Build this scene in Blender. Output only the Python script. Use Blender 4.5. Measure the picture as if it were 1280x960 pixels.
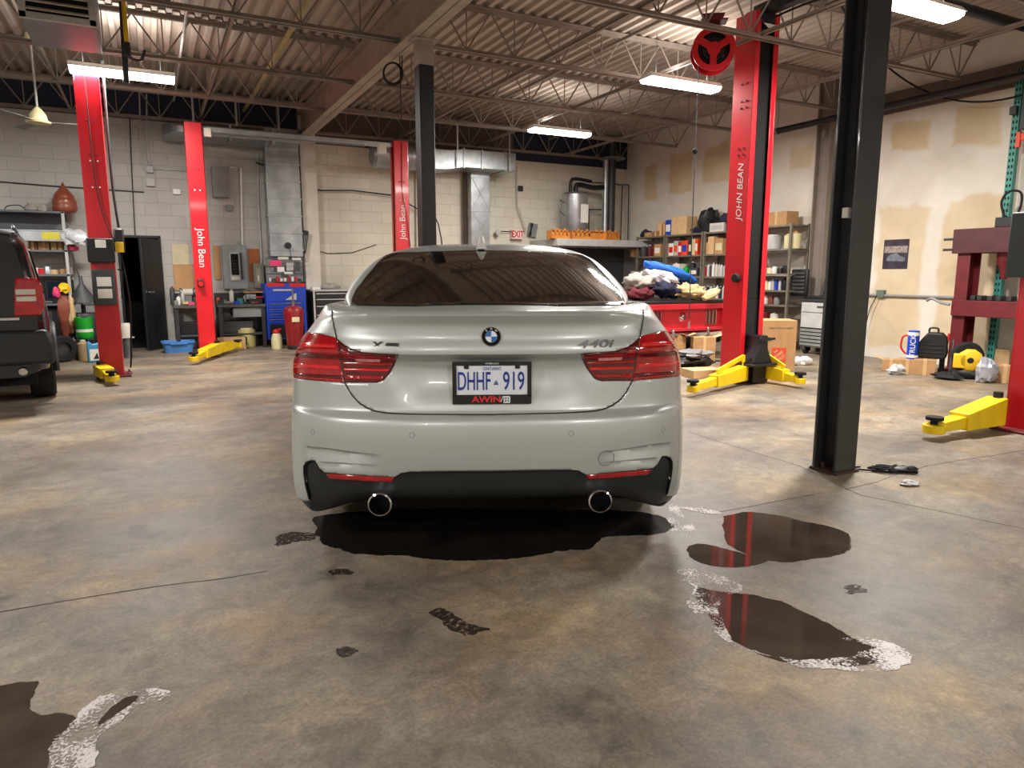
import bpy, bmesh, math, random
import numpy as np
from mathutils import Vector, Matrix, noise
from mathutils.geometry import delaunay_2d_cdt
random.seed(7)
PI = math.pi
for o in list(bpy.data.objects): bpy.data.objects.remove(o)
SC = bpy.context.scene
COL = SC.collection
# ---------------------------------------------------------------- camera
CAM_H = 1.25; FOC = 870.0; PITCH = math.atan(138/870); YAW = math.radians(27.2)
cd = bpy.data.cameras.new('camera'); cam = bpy.data.objects.new('camera', cd); COL.objects.link(cam)
cd.sensor_width = 36; cd.lens = 36*FOC/1280; cd.clip_start = .05; cd.clip_end = 200
cam.location = (0, 0, CAM_H); cam.rotation_euler = (PI/2-PITCH, 0, -YAW)
SC.camera = cam
# ---------------------------------------------------------------- world, exposure
wd = bpy.data.worlds.new('world'); SC.world = wd; wd.use_nodes = True
wd.node_tree.nodes['Background'].inputs[0].default_value = (.9, .92, 1, 1)
wd.node_tree.nodes['Background'].inputs[1].default_value = .05
SC.view_settings.view_transform = 'Standard'; SC.view_settings.look = 'None'
SC.view_settings.gamma = 1; SC.view_settings.use_curve_mapping = False
SC.view_settings.exposure = 0.54
TUBE_EMIT = 9.0          # fluorescent tube strength
LAMP_W = 82.0            # area light under each fixture, watts
DECK_Z = 4.2; BACK_Y = 13.19; RIGHT_X = 9.66; LEFT_X = -6.0; FRONT_Y = -6.5

# ---------------------------------------------------------------- sight-line helpers (photo pixel -> room)
fx, fy = math.sin(YAW), math.cos(YAW); rx_, ry_ = fy, -fx
def ray(px, py):
    a = (px-640)/FOC; b = -(py-480)/FOC
    cz = math.cos(PITCH)+b*math.sin(PITCH); z = -math.sin(PITCH)+b*math.cos(PITCH)
    return Vector((rx_*a+fx*cz, ry_*a+fy*cz, z)), cz
def G(px, py, z=0.0):
    r, c = ray(px, py); t = (z-CAM_H)/r.z; return Vector((r.x*t, r.y*t, z))
def D(px, py, d):
    r, c = ray(px, py); t = d/c; return Vector((r.x*t, r.y*t, CAM_H+r.z*t))
def B(px, py, off=0.0):
    r, c = ray(px, py); t = (BACK_Y-off)/r.y; return Vector((r.x*t, BACK_Y-off, CAM_H+r.z*t))
def R(px, py, off=0.0):
    r, c = ray(px, py); t = (RIGHT_X-off)/r.x; return Vector((RIGHT_X-off, r.y*t, CAM_H+r.z*t))

# ---------------------------------------------------------------- materials
def _nt(name):
    m = bpy.data.materials.new(name); m.use_nodes = True
    nt = m.node_tree; return m, nt, nt.nodes['Principled BSDF']
def srgb(c):
    return tuple(((v/255)/12.92 if v/255 <= .04045 else ((v/255+.055)/1.055)**2.4) for v in c)
def mat(name, rgb, rough=.5, metal=0.0, var=.12, scale=6.0, coat=0.0, bump=0.0, spec=None, emit=None):
    """procedural paint / plastic / metal: base colour with a noise variation"""
    m, nt, p = _nt(name); c = srgb(rgb)
    p.inputs['Roughness'].default_value = rough; p.inputs['Metallic'].default_value = metal
    if coat: p.inputs['Coat Weight'].default_value = coat; p.inputs['Coat Roughness'].default_value = .06
    if spec is not None: p.inputs['Specular IOR Level'].default_value = spec
    if emit: p.inputs['Emission Color'].default_value = (*c, 1); p.inputs['Emission Strength'].default_value = emit
    if var > 0:
        tc = nt.nodes.new('ShaderNodeTexCoord'); n = nt.nodes.new('ShaderNodeTexNoise')
        n.inputs['Scale'].default_value = scale; n.inputs['Detail'].default_value = 5
        r = nt.nodes.new('ShaderNodeValToRGB')
        r.color_ramp.elements[0].position = .3; r.color_ramp.elements[1].position = .7
        r.color_ramp.elements[0].color = (*[v*(1-var) for v in c], 1)
        r.color_ramp.elements[1].color = (*[min(1, v*(1+var)) for v in c], 1)
        nt.links.new(tc.outputs['Object'], n.inputs['Vector']); nt.links.new(n.outputs['Fac'], r.inputs['Fac'])
        nt.links.new(r.outputs['Color'], p.inputs['Base Color'])
        if bump:
            b = nt.nodes.new('ShaderNodeBump'); b.inputs['Strength'].default_value = bump; b.inputs['Distance'].default_value = .01
            nt.links.new(n.outputs['Fac'], b.inputs['Height']); nt.links.new(b.outputs['Normal'], p.inputs['Normal'])
    else:
        p.inputs['Base Color'].default_value = (*c, 1)
    return m
class N:
    """tiny node-graph helper"""
    def __init__(s, nt): s.nt = nt
    def add(s, t, **kw):
        n = s.nt.nodes.new(t)
        for k, v in kw.items():
            if k.startswith('_'): setattr(n, k[1:], v)
            else: n.inputs[k.replace('__', ' ')].default_value = v
        return n
    def link(s, a, b): s.nt.links.new(a, b)
    def ramp(s, fac, stops):
        r = s.nt.nodes.new('ShaderNodeValToRGB'); e = r.color_ramp.elements
        e[0].position, e[0].color = stops[0][0], (*stops[0][1], 1)
        e[1].position, e[1].color = stops[-1][0], (*stops[-1][1], 1)
        for p_, c in stops[1:-1]:
            k = e.new(p_); k.color = (*c, 1)
        s.link(fac, r.inputs['Fac']); return r.outputs['Color']
    def mix(s, fac, a, b, mode='MIX'):
        m = s.nt.nodes.new('ShaderNodeMix'); m.data_type = 'RGBA'; m.blend_type = mode
        for v, i in ((fac, 0), (a, 6), (b, 7)):
            if hasattr(v, 'is_output'): s.link(v, m.inputs[i])
            elif i == 0: m.inputs[0].default_value = v
            else: m.inputs[i].default_value = (*v, 1)
        return m.outputs[2]
    def math(s, op, a, b=None, c=None, clamp=False):
        m = s.nt.nodes.new('ShaderNodeMath'); m.operation = op; m.use_clamp = clamp
        for i, v in enumerate((a, b, c)):
            if v is None: continue
            if hasattr(v, 'is_output'): s.link(v, m.inputs[i])
            else: m.inputs[i].default_value = v
        return m.outputs[0]

M = {}
M['black_metal'] = mat('black_metal', (26, 26, 30), .38, .0, .2, 9)
M['black_plastic'] = mat('black_plastic', (22, 22, 24), .5)
M['matte_black'] = mat('matte_black', (9, 9, 10), .9)
M['rubber'] = mat('rubber', (16, 16, 18), .8, var=.2)
M['lift_red'] = mat('lift_red', (205, 22, 36), .33, 0, .1, 3, coat=.3)
M['lift_yellow'] = mat('lift_yellow', (240, 205, 20), .4, 0, .1, 8)
M['dark_red'] = mat('dark_red', (98, 20, 26), .5, 0, .2, 8)
M['galv'] = mat('galvanised', (170, 174, 178), .36, .8, .22, 5)
M['duct'] = mat('duct_metal', (150, 156, 162), .38, .6, .22, 3)
M['steel'] = mat('steel', (120, 122, 124), .4, .7, .2, 8)
M['steel_dark'] = mat('steel_dark', (62, 62, 64), .5, .5, .25, 8)
M['chrome'] = mat('chrome', (225, 225, 228), .12, 1.0, 0)
M['white'] = mat('white', (225, 225, 220), .5)
M['offwhite'] = mat('offwhite', (205, 200, 188), .6, var=.08)
M['grey'] = mat('grey', (130, 132, 132), .5)
M['lightgrey'] = mat('lightgrey', (178, 178, 176), .5)
M['darkgrey'] = mat('darkgrey', (62, 64, 66), .55)
M['cardboard'] = mat('cardboard', (178, 138, 94), .85, 0, .1, 10)
M['cardboard_light'] = mat('cardboard_light', (205, 170, 124), .85, 0, .1, 10)
M['cardboard_brown'] = mat('cardboard_brown', (150, 98, 58), .85, 0, .15, 10)
M['plywood'] = mat('plywood', (186, 142, 96), .75, 0, .12, 5)
M['plywood_red'] = mat('plywood_red', (160, 90, 50), .75, 0, .12, 5)
M['joist'] = mat('joist_paint', (138, 126, 116), .65, 0, .18, 4)
M['girder'] = mat('girder_paint', (158, 146, 132), .65, 0, .14, 4)
M['red'] = mat('red', (190, 22, 28), .45)
M['blue'] = mat('blue', (20, 62, 176), .4)
M['bluebin'] = mat('bluebin', (70, 128, 196), .45)
M['green'] = mat('green', (30, 168, 50), .4)
M['teal'] = mat('teal', (60, 140, 128), .5, 0, .15, 9)
M['orange'] = mat('orange', (222, 70, 30), .45)
M['orange_wood'] = mat('orange_wood', (205, 128, 52), .6, 0, .2, 12)
M['yellow'] = mat('yellow', (236, 190, 30), .45)
M['paper'] = mat('paper', (225, 222, 212), .8, var=.04)
M['pink'] = mat('pink', (216, 60, 110), .6)
M['cream'] = mat('cream', (214, 204, 160), .55)
M['brown'] = mat('brown', (120, 58, 38), .55, 0, .15, 6)
M['cloth_dark'] = mat('cloth_dark', (34, 38, 60), .95, 0, .3, 14)
M['cloth_grey'] = mat('cloth_grey', (150, 146, 138), .95, 0, .2, 14)
M['cloth_tan'] = mat('cloth_tan', (196, 166, 122), .95, 0, .2, 14)
M['cloth_blue'] = mat('cloth_blue', (28, 100, 210), .6, 0, .12, 10)
M['cloth_maroon'] = mat('cloth_maroon', (90, 28, 38), .95, 0, .2, 14)
M['cloth_white'] = mat('cloth_white', (205, 205, 210), .9, 0, .1, 12)
M['navy'] = mat('navy_paint', (26, 34, 58), .7, 0, .25, 2)
M['screen'] = mat('screen', (20, 34, 48), .15)
M['tube'] = mat('tube_glow', (255, 252, 240), .5, var=0, emit=TUBE_EMIT)

# ---------------------------------------------------------------- mesh helpers
class MB:
    def __init__(s): s.v = []; s.f = []; s.m = []; s.cur = 0
    def slot(s, i): s.cur = i; return s
    def _add(s, vs, fs):
        b = len(s.v); s.v += [tuple(p) for p in vs]
        s.f += [tuple(b+i for i in f) for f in fs]; s.m += [s.cur]*len(fs); return s
    def box(s, x0, y0, z0, x1, y1, z1, T=None):
        vs = [Vector((x, y, z)) for z in (z0, z1) for x, y in ((x0, y0), (x1, y0), (x1, y1), (x0, y1))]
        if T is not None: vs = [T @ v for v in vs]
        return s._add(vs, [(3, 2, 1, 0), (4, 5, 6, 7), (0, 1, 5, 4), (1, 2, 6, 5), (2, 3, 7, 6), (3, 0, 4, 7)])
    def bar(s, a, b, w, h=None):
        """square bar between two points"""
        h = h or w; a = Vector(a); b = Vector(b); d = (b-a); L = d.length
        if L < 1e-6: return s
        q = d.to_track_quat('Z', 'Y').to_matrix().to_4x4(); T = Matrix.Translation(a) @ q
        return s.box(-w/2, -h/2, 0, w/2, h/2, L, T)
    def cyl(s, a, b, r0, r1=None, n=16, cap=True):
        r1 = r0 if r1 is None else r1; a = Vector(a); b = Vector(b); d = b-a
        if d.length < 1e-7: return s
        q = d.to_track_quat('Z', 'Y').to_matrix()
        vs = []
        for c, r in ((a, r0), (b, r1)):
            for i in range(n):
                t = 2*PI*i/n; vs.append(c + q @ Vector((r*math.cos(t), r*math.sin(t), 0)))
        fs = [(i, (i+1) % n, n+(i+1) % n, n+i) for i in range(n)]
        if cap: fs += [tuple(range(n-1, -1, -1)), tuple(range(n, 2*n))]
        return s._add(vs, fs)
    def tube(s, pts, r, n=8, cap=True, closed=False):
        pts = [Vector(p) for p in pts]; k = len(pts)
        if k < 2: return s
        vs = []; up = None
        for i, p in enumerate(pts):
            if closed: t = pts[(i+1) % k]-pts[i-1]
            else: t = pts[min(i+1, k-1)]-pts[max(i-1, 0)]
            if t.length < 1e-9: t = Vector((0, 0, 1))
            t.normalize()
            if up is None: up = t.orthogonal().normalized()
            up = (up - t*up.dot(t))
            if up.length < 1e-6: up = t.orthogonal()
            up.normalize(); w = t.cross(up)
            rr = r[i] if isinstance(r, (list, tuple)) else r
            for j in range(n):
                a = 2*PI*j/n; vs.append(p+(up*math.cos(a)+w*math.sin(a))*rr)
        fs = []
        for i in range(k if closed else k-1):
            for j in range(n):
                a = i*n+j; b_ = i*n+(j+1) % n; i2 = (i+1) % k
                fs.append((a, b_, i2*n+(j+1) % n, i2*n+j))
        if cap and not closed: fs += [tuple(range(n-1, -1, -1)), tuple(range((k-1)*n, k*n))]
        return s._add(vs, fs)
    def lathe(s, prof, c=(0, 0, 0), n=24, T=None, cap=True):
        """profile [(r, z)...] turned round z"""
        vs = []; c = Vector(c)
        for r, z in prof:
            for i in range(n):
                t = 2*PI*i/n; p = Vector((r*math.cos(t), r*math.sin(t), z))
                vs.append((T @ p if T is not None else p)+c)
        k = len(prof); fs = []
        for i in range(k-1):
            for j in range(n):
                fs.append((i*n+j, i*n+(j+1) % n, (i+1)*n+(j+1) % n, (i+1)*n+j))
        if cap and prof[0] != prof[-1]: fs += [tuple(range(n-1, -1, -1)), tuple(range((k-1)*n, k*n))]
        return s._add(vs, fs)
    def ext(s, poly, a, b, ax='y', T=None):
        """polygon [(u, v)] extruded a..b along axis ax"""
        n = len(poly); vs = []
        for t in (a, b):
            for u, v in poly:
                p = Vector({'y': (u, t, v), 'x': (t, u, v), 'z': (u, v, t)}[ax]); vs.append(T @ p if T is not None else p)
        fs = [tuple(range(n-1, -1, -1)), tuple(range(n, 2*n))]+[(i, (i+1) % n, n+(i+1) % n, n+i) for i in range(n)]
        return s._add(vs, fs)
    def blob(s, c, rad, amp=.15, fr=3.0, n=16, seed=0, T=None, flat=None):
        c = Vector(c); vs = []; fs = []
        for i in range(n//2+1):
            th = PI*i/(n//2)
            for j in range(n):
                ph = 2*PI*j/n; d = Vector((math.sin(th)*math.cos(ph), math.sin(th)*math.sin(ph), math.cos(th)))
                k = 1+amp*noise.noise(d*fr+Vector((seed*7.3, seed*1.7, 0)))*2
                p = Vector((d.x*rad[0]*k, d.y*rad[1]*k, d.z*rad[2]*k))
                if flat is not None and p.z < flat: p.z = flat
                if T is not None: p = T @ p
                vs.append(c+p)
        for i in range(n//2):
            for j in range(n): fs.append((i*n+j, (i+1)*n+j, (i+1)*n+(j+1) % n, i*n+(j+1) % n))
        return s._add(vs, fs)
    def grid(s, P):
        """P[i][j] array of points"""
        a, b = len(P), len(P[0]); vs = [q for row in P for q in row]
        return s._add(vs, [(i*b+j, i*b+j+1, (i+1)*b+j+1, (i+1)*b+j) for i in range(a-1) for j in range(b-1)])
    def build(s, name, mt, parent=None, bevel=0, angle=35, loc=None, rotz=0, seg=2, solid=0):
        me = bpy.data.meshes.new(name); me.from_pydata(s.v, [], s.f)
        mts = mt if isinstance(mt, (list, tuple)) else [mt]
        for q in mts: me.materials.append(M[q] if isinstance(q, str) else q)
        me.polygons.foreach_set('material_index', s.m)
        bm = bmesh.new(); bm.from_mesh(me); bmesh.ops.remove_doubles(bm, verts=bm.verts, dist=1e-6)
        bmesh.ops.recalc_face_normals(bm, faces=bm.faces); bm.to_mesh(me); bm.free()
        me.shade_smooth(); me.set_sharp_from_angle(angle=math.radians(angle))
        o = bpy.data.objects.new(name, me); COL.objects.link(o)
        if parent: o.parent = parent
        if loc is not None: o.location = loc
        if rotz: o.rotation_euler = (0, 0, rotz)
        if solid:
            q = o.modifiers.new('thickness', 'SOLIDIFY'); q.thickness = solid; q.offset = 0
        if bevel:
            q = o.modifiers.new('bevel', 'BEVEL'); q.width = bevel; q.segments = seg; q.limit_method = 'ANGLE'; q.angle_limit = math.radians(40)
        return o
def tag(o, label=None, cat=None, group=None, kind=None):
    if label: o['label'] = label
    if cat: o['category'] = cat
    if group: o['group'] = group
    if kind: o['kind'] = kind
    return o
def thing(name, label, cat, loc=(0, 0, 0), rotz=0, group=None):
    o = bpy.data.objects.new(name, None); COL.objects.link(o); o.empty_display_size = .1
    o.location = loc; o.rotation_euler = (0, 0, rotz); return tag(o, label, cat, group)
def struct(o): o['kind'] = 'structure'; return o
def copy_tree(root, loc, rotz=None, label=None, group=None):
    r = root.copy(); COL.objects.link(r); r.location = loc
    if rotz is not None: r.rotation_euler = (0, 0, rotz)
    if label: r['label'] = label
    if group: r['group'] = group
    for ch in list(root.children):
        c = ch.copy(); COL.objects.link(c); c.parent = r
        for g in list(ch.children):
            d = g.copy(); COL.objects.link(d); d.parent = c
    return r
def text(name, body, size, mt, parent, loc, rot=(PI/2, 0, 0), sx=1.0, ext=.0008, bold=0.0, align='CENTER', shear=0):
    cu = bpy.data.curves.new(name, 'FONT'); cu.body = body; cu.size = size; cu.extrude = ext; cu.offset = bold
    cu.align_x = align; cu.align_y = 'CENTER'; cu.shear = shear; cu.materials.append(M[mt] if isinstance(mt, str) else mt)
    t_ = bpy.data.objects.new(name, cu); COL.objects.link(t_); bpy.context.view_layer.update()
    me = bpy.data.meshes.new_from_object(t_.evaluated_get(bpy.context.evaluated_depsgraph_get())); bpy.data.objects.remove(t_)
    o = bpy.data.objects.new(name, me); COL.objects.link(o); o.parent = parent
    o.location = loc; o.rotation_euler = rot; o.scale = (sx, 1, 1); return o
def curve_pts(ctrl, n=8):
    """Catmull-Rom through control points"""
    c = [Vector(p) for p in ctrl]; out = []
    for i in range(len(c)-1):
        p0 = c[max(i-1, 0)]; p1 = c[i]; p2 = c[i+1]; p3 = c[min(i+2, len(c)-1)]
        for k in range(n):
            t = k/n; out.append(.5*((2*p1)+(p2-p0)*t+(2*p0-5*p1+4*p2-p3)*t*t+(3*p1-p0-3*p2+p3)*t**3))
    out.append(c[-1]); return out
def sag(a, b, s, n=14):
    a = Vector(a); b = Vector(b)
    return [a.lerp(b, i/n)-Vector((0, 0, s*4*(i/n)*(1-i/n))) for i in range(n+1)]
# ================================================================ the room
def floor_mat():
    m, nt, p = _nt('polished_concrete'); n = N(nt)
    tc = n.add('ShaderNodeTexCoord'); P = tc.outputs['Object']
    a = n.add('ShaderNodeTexNoise', Scale=.55, Detail=6, Roughness=.6); n.link(P, a.inputs['Vector'])
    mp = n.add('ShaderNodeMapping'); mp.inputs['Scale'].default_value = (.75, 1.15, 1); n.link(P, mp.inputs['Vector'])
    b = n.add('ShaderNodeTexNoise', Scale=1.3, Detail=8, Roughness=.65); n.link(mp.outputs[0], b.inputs['Vector'])
    c = n.add('ShaderNodeTexNoise', Scale=11, Detail=10, Roughness=.78); n.link(P, c.inputs['Vector'])
    d = n.add('ShaderNodeTexNoise', Scale=70, Detail=6, Roughness=.8); n.link(P, d.inputs['Vector'])
    col = n.ramp(a.outputs['Fac'], [(.3, srgb((104, 95, 88))), (.5, srgb((132, 121, 108))), (.72, srgb((156, 143, 122)))])
    col2 = n.ramp(b.outputs['Fac'], [(.34, srgb((84, 76, 69))), (.5, srgb((132, 120, 107))), (.64, srgb((172, 158, 136)))])
    col = n.mix(.55, col, col2)
    fine = n.ramp(c.outputs['Fac'], [(.32, (.52, .52, .53)), (.68, (1.32, 1.31, 1.28))])
    col = n.mix(.55, col, fine, 'MULTIPLY')
    sp = n.ramp(d.outputs['Fac'], [(.33, (.5, .49, .48)), (.5, (1, 1, 1)), (.66, (1.5, 1.5, 1.48))])
    col = n.mix(.6, col, sp, 'MULTIPLY')
    h = n.add('ShaderNodeTexNoise', Scale=1.15, Detail=5, Roughness=.6); n.link(P, h.inputs['Vector'])
    col = n.mix(1.0, col, n.ramp(h.outputs['Fac'], [(.38, (.90, .94, .98)), (.5, (1, 1, 1)), (.6, (1.14, 1.03, .84))]), 'MULTIPLY')
    g_ = n.add('ShaderNodeTexNoise', Scale=4.5, Detail=9, Roughness=.75, Distortion=1.2); n.link(P, g_.inputs['Vector'])
    col = n.mix(.8, col, n.ramp(g_.outputs['Fac'], [(.36, (.68, .67, .66)), (.5, (1, 1, 1)), (.62, (1.24, 1.22, 1.2))]), 'MULTIPLY')
    # dark oil spots
    v = n.add('ShaderNodeTexNoise', Scale=2.3, Detail=5, Roughness=.55); n.link(P, v.inputs['Vector'])
    spot = n.ramp(v.outputs['Fac'], [(.3, (.45, .42, .4)), (.36, (1, 1, 1))])
    col = n.mix(.7, col, spot, 'MULTIPLY')
    n.link(col, p.inputs['Base Color'])
    r = n.ramp(b.outputs['Fac'], [(.3, (.40,)*3), (.7, (.60,)*3)]); n.link(r, p.inputs['Roughness'])
    bp = n.add('ShaderNodeBump', Strength=.5, Distance=.004); n.link(c.outputs['Fac'], bp.inputs['Height'])
    n.link(bp.outputs[0], p.inputs['Normal'])
    return m
M['floor'] = floor_mat()

def block_mat():
    m, nt, p = _nt('painted_block_wall'); n = N(nt)
    tc = n.add('ShaderNodeTexCoord'); P = tc.outputs['Object']
    sp = n.add('ShaderNodeSeparateXYZ'); n.link(P, sp.inputs[0])
    cb = n.add('ShaderNodeCombineXYZ'); n.link(sp.outputs['X'], cb.inputs['X']); n.link(sp.outputs['Z'], cb.inputs['Y'])
    br = n.add('ShaderNodeTexBrick', Scale=1.0); n.link(cb.outputs[0], br.inputs['Vector'])
    br.inputs['Brick Width'].default_value = .40; br.inputs['Row Height'].default_value = .20
    br.inputs['Mortar Size'].default_value = .006; br.inputs['Mortar Smooth'].default_value = .5
    br.inputs['Color1'].default_value = (.94, .94, .94, 1); br.inputs['Color2'].default_value = (1.03, 1.03, 1.03, 1)
    br.inputs['Mortar'].default_value = (.8, .8, .8, 1)
    ns = n.add('ShaderNodeTexNoise', Scale=1.1, Detail=6); n.link(P, ns.inputs['Vector'])
    grey = n.ramp(ns.outputs['Fac'], [(.3, srgb((160, 157, 153))), (.7, srgb((182, 178, 173)))])
    cream = n.ramp(ns.outputs['Fac'], [(.3, srgb((202, 197, 180))), (.7, srgb((218, 214, 198)))])
    k = n.math('GREATER_THAN', sp.outputs['X'], 2.6)
    col = n.mix(k, grey, cream)
    col = n.mix(1.0, col, br.outputs['Color'], 'MULTIPLY')
    n.link(col, p.inputs['Base Color']); p.inputs['Roughness'].default_value = .6
    bp = n.add('ShaderNodeBump', Strength=.5, Distance=.006); n.link(br.outputs['Fac'], bp.inputs['Height']); bp.invert = True
    n.link(bp.outputs[0], p.inputs['Normal']); return m
M['block'] = block_mat()

def drywall_mat():
    m, nt, p = _nt('patched_drywall'); n = N(nt)
    tc = n.add('ShaderNodeTexCoord'); P = tc.outputs['Object']
    sp = n.add('ShaderNodeSeparateXYZ'); n.link(P, sp.inputs[0])
    ns = n.add('ShaderNodeTexNoise', Scale=2.0, Detail=6); n.link(P, ns.inputs['Vector'])
    base = n.ramp(ns.outputs['Fac'], [(.3, srgb((206, 198, 184))), (.7, srgb((224, 218, 206)))])
    w = n.math('MULTIPLY', n.math('SUBTRACT', ns.outputs['Fac'], .5), .35)
    yy = n.math('ADD', sp.outputs['Y'], w); zz = n.math('ADD', sp.outputs['Z'], w)
    tot = None
    # bare joint-compound patches: y centre, half width, z centre, half height, strength
    for (yc, hy, zc, hz, st) in PATCHES:
        a = n.math('SUBTRACT', hy, n.math('ABSOLUTE', n.math('SUBTRACT', yy, yc)))
        b = n.math('SUBTRACT', hz, n.math('ABSOLUTE', n.math('SUBTRACT', zz, zc)))
        q = n.math('MULTIPLY', n.math('MULTIPLY', n.math('MINIMUM', a, b), 16.0, clamp=True), st)
        tot = q if tot is None else n.math('MAXIMUM', tot, q)
    tan = n.ramp(ns.outputs['Fac'], [(.3, srgb((190, 162, 112))), (.7, srgb((208, 184, 140)))])
    n.link(n.mix(tot, base, tan), p.inputs['Base Color']); p.inputs['Roughness'].default_value = .7
    return m
def patch_px(x0, y0, x1, y1, st):
    a = R(x0, y0); b = R(x1, y1); xm, ym = (x0+x1)/2, (y0+y1)/2; z0 = R(xm, y0).z; z1 = R(xm, y1).z
    return ((a.y+b.y)/2, abs(a.y-b.y)/2, (z0+z1)/2, abs(z0-z1)/2, st)
PATCHES = [patch_px(806, 205, 822, 250, .7), patch_px(838, 190, 866, 243, .75), patch_px(880, 180, 912, 230, .7),
           patch_px(988, 180, 1016, 216, .6), patch_px(1118, 150, 1162, 190, .75), patch_px(1195, 130, 1250, 185, .65),
           patch_px(1098, 256, 1146, 440, .62), patch_px(1180, 240, 1245, 450, .66), patch_px(1015, 220, 1060, 330, .3)]
M['drywall'] = drywall_mat()

W = 25.0
mb = MB(); mb.box(LEFT_X-.2, FRONT_Y-.2, -.15, RIGHT_X+.2, BACK_Y+.2, 0); fl = struct(mb.build('floor', 'floor'))
# control joints and cracks cut in the slab (real grooves read as thin dark sunk strips)
M['joint'] = mat('joint_fill', (52, 44, 38), .8, var=.3, scale=30)
def crack(pts, w):
    q = MB(); n_ = []
    for i in range(len(pts)-1):
        for k in range(12):
            p = pts[i].lerp(pts[i+1], k/12); n_.append(p+Vector((noise.noise(p*3)*.02, noise.noise(p*3+Vector((9, 0, 0)))*.02, 0)))
    n_.append(pts[-1])
    P = []
    for i, p in enumerate(n_):
        t = (n_[min(i+1, len(n_)-1)]-n_[max(i-1, 0)]).normalized(); s_ = Vector((-t.y, t.x, 0))*(w*(.5+.5*abs(noise.noise(p*9))))
        P.append([p-s_+Vector((0, 0, .0006)), p+s_+Vector((0, 0, .0006))])
    q.grid(P); return q
crack([G(-60, 775), G(120, 745), G(240, 727), G(335, 714)], .006).build('floor_crack', 'joint')['kind'] = 'structure'
for i, pl in enumerate(([G(860, 540), G(1000, 583), G(1080, 620), G(1300, 665)], [G(1060, 612), G(1160, 582), G(1300, 560)],
                        [G(900, 640), G(1018, 618)])):
    crack(pl, .005).build('floor_crack', 'joint')['kind'] = 'structure'

mb = MB(); mb.box(LEFT_X, BACK_Y, 0, -.42, BACK_Y+.2, DECK_Z+.1); mb.box(.18, BACK_Y, 0, RIGHT_X+.2, BACK_Y+.2, DECK_Z+.1)
mb.box(-.42, BACK_Y, 1.83, .18, BACK_Y+.2, DECK_Z+.1)
struct(mb.build('wall_back', 'block'))
mb = MB(); mb.box(-.7, BACK_Y+2.2, 0, .9, BACK_Y+2.3, 2.3); mb.box(-.6, BACK_Y+.2, 0, -.5, BACK_Y+2.2, 2.3); mb.box(.8, BACK_Y+.2, 0, .9, BACK_Y+2.2, 2.3); mb.box(-.7, BACK_Y+.2, 2.2, .9, BACK_Y+2.3, 2.3)
mb.box(-.7, BACK_Y+.2, -.1, .9, BACK_Y+2.3, 0)
struct(mb.build('wall_store_room', 'matte_black'))
mb = MB(); mb.box(RIGHT_X, FRONT_Y, 0, RIGHT_X+.2, BACK_Y, DECK_Z+.1); struct(mb.build('wall_right', 'drywall'))
mb = MB(); mb.box(LEFT_X-.2, FRONT_Y, 0, LEFT_X, BACK_Y, DECK_Z+.1); struct(mb.build('wall_left', 'block'))
mb = MB(); mb.box(LEFT_X, FRONT_Y-.2, 0, RIGHT_X, FRONT_Y, DECK_Z+.1); struct(mb.build('wall_front', 'block'))
# navy painted band at the top of the back wall, behind the last joist
mb = MB(); mb.box(LEFT_X, BACK_Y-.02, 3.7, 2.5, BACK_Y, DECK_Z); mb.box(6.8, BACK_Y-.02, 3.55, RIGHT_X, BACK_Y, DECK_Z); struct(mb.build('trim_1', 'navy'))
M['brown_board'] = mat('brown_board', (92, 78, 72), .8, var=.2)
mb = MB(); mb.box(2.5, BACK_Y-.02, 3.55, 6.8, BACK_Y, DECK_Z); struct(mb.build('trim_2', 'brown_board'))
mb = MB(); mb.box(RIGHT_X-.06, FRONT_Y, 3.52, RIGHT_X, 7.6, 3.8); struct(mb.build('trim_3', 'brown_board'))
# pilaster on the back wall, wall shaft in the right wall
mb = MB(); mb.box(2.5, BACK_Y-.16, 0, 2.78, BACK_Y, DECK_Z); struct(mb.build('column', 'offwhite', bevel=.01))
a = R(1024, 300, .1); mb = MB(); y0, y1 = a.y-.14, a.y+.12
mb.box(RIGHT_X-.18, y0, 0, RIGHT_X-.0, y0+.02, DECK_Z); mb.box(RIGHT_X-.18, y1-.02, 0, RIGHT_X, y1, DECK_Z); mb.box(RIGHT_X-.1, y0+.02, 0, RIGHT_X-.08, y1-.02, DECK_Z)
mb.box(RIGHT_X-.2, y0+.09, 3.35, RIGHT_X-.18, y0+.15, 3.45)
struct(mb.build('column', mat('column_taupe', (128, 118, 108), .6), bevel=.004))

# corrugated roof deck, flutes running into the depth
M['deck'] = mat('deck_paint', (172, 158, 146), .6, 0, .2, 1.3)
mb = MB(); prof = []; x = LEFT_X
while x < RIGHT_X:
    prof += [(x, DECK_Z), (x+.055, DECK_Z), (x+.07, DECK_Z+.045), (x+.137, DECK_Z+.045)]; x += .152
prof.append((x, DECK_Z))
ys = [FRONT_Y+i*(BACK_Y-FRONT_Y)/8 for i in range(9)]
mb.grid([[Vector((px_, y, pz)) for px_, pz in prof] for y in ys])
mb.box(LEFT_X-.2, FRONT_Y-.2, DECK_Z+.1, RIGHT_X+.2, BACK_Y+.2, DECK_Z+.2)
struct(mb.build('ceiling', 'deck', angle=20))

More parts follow.
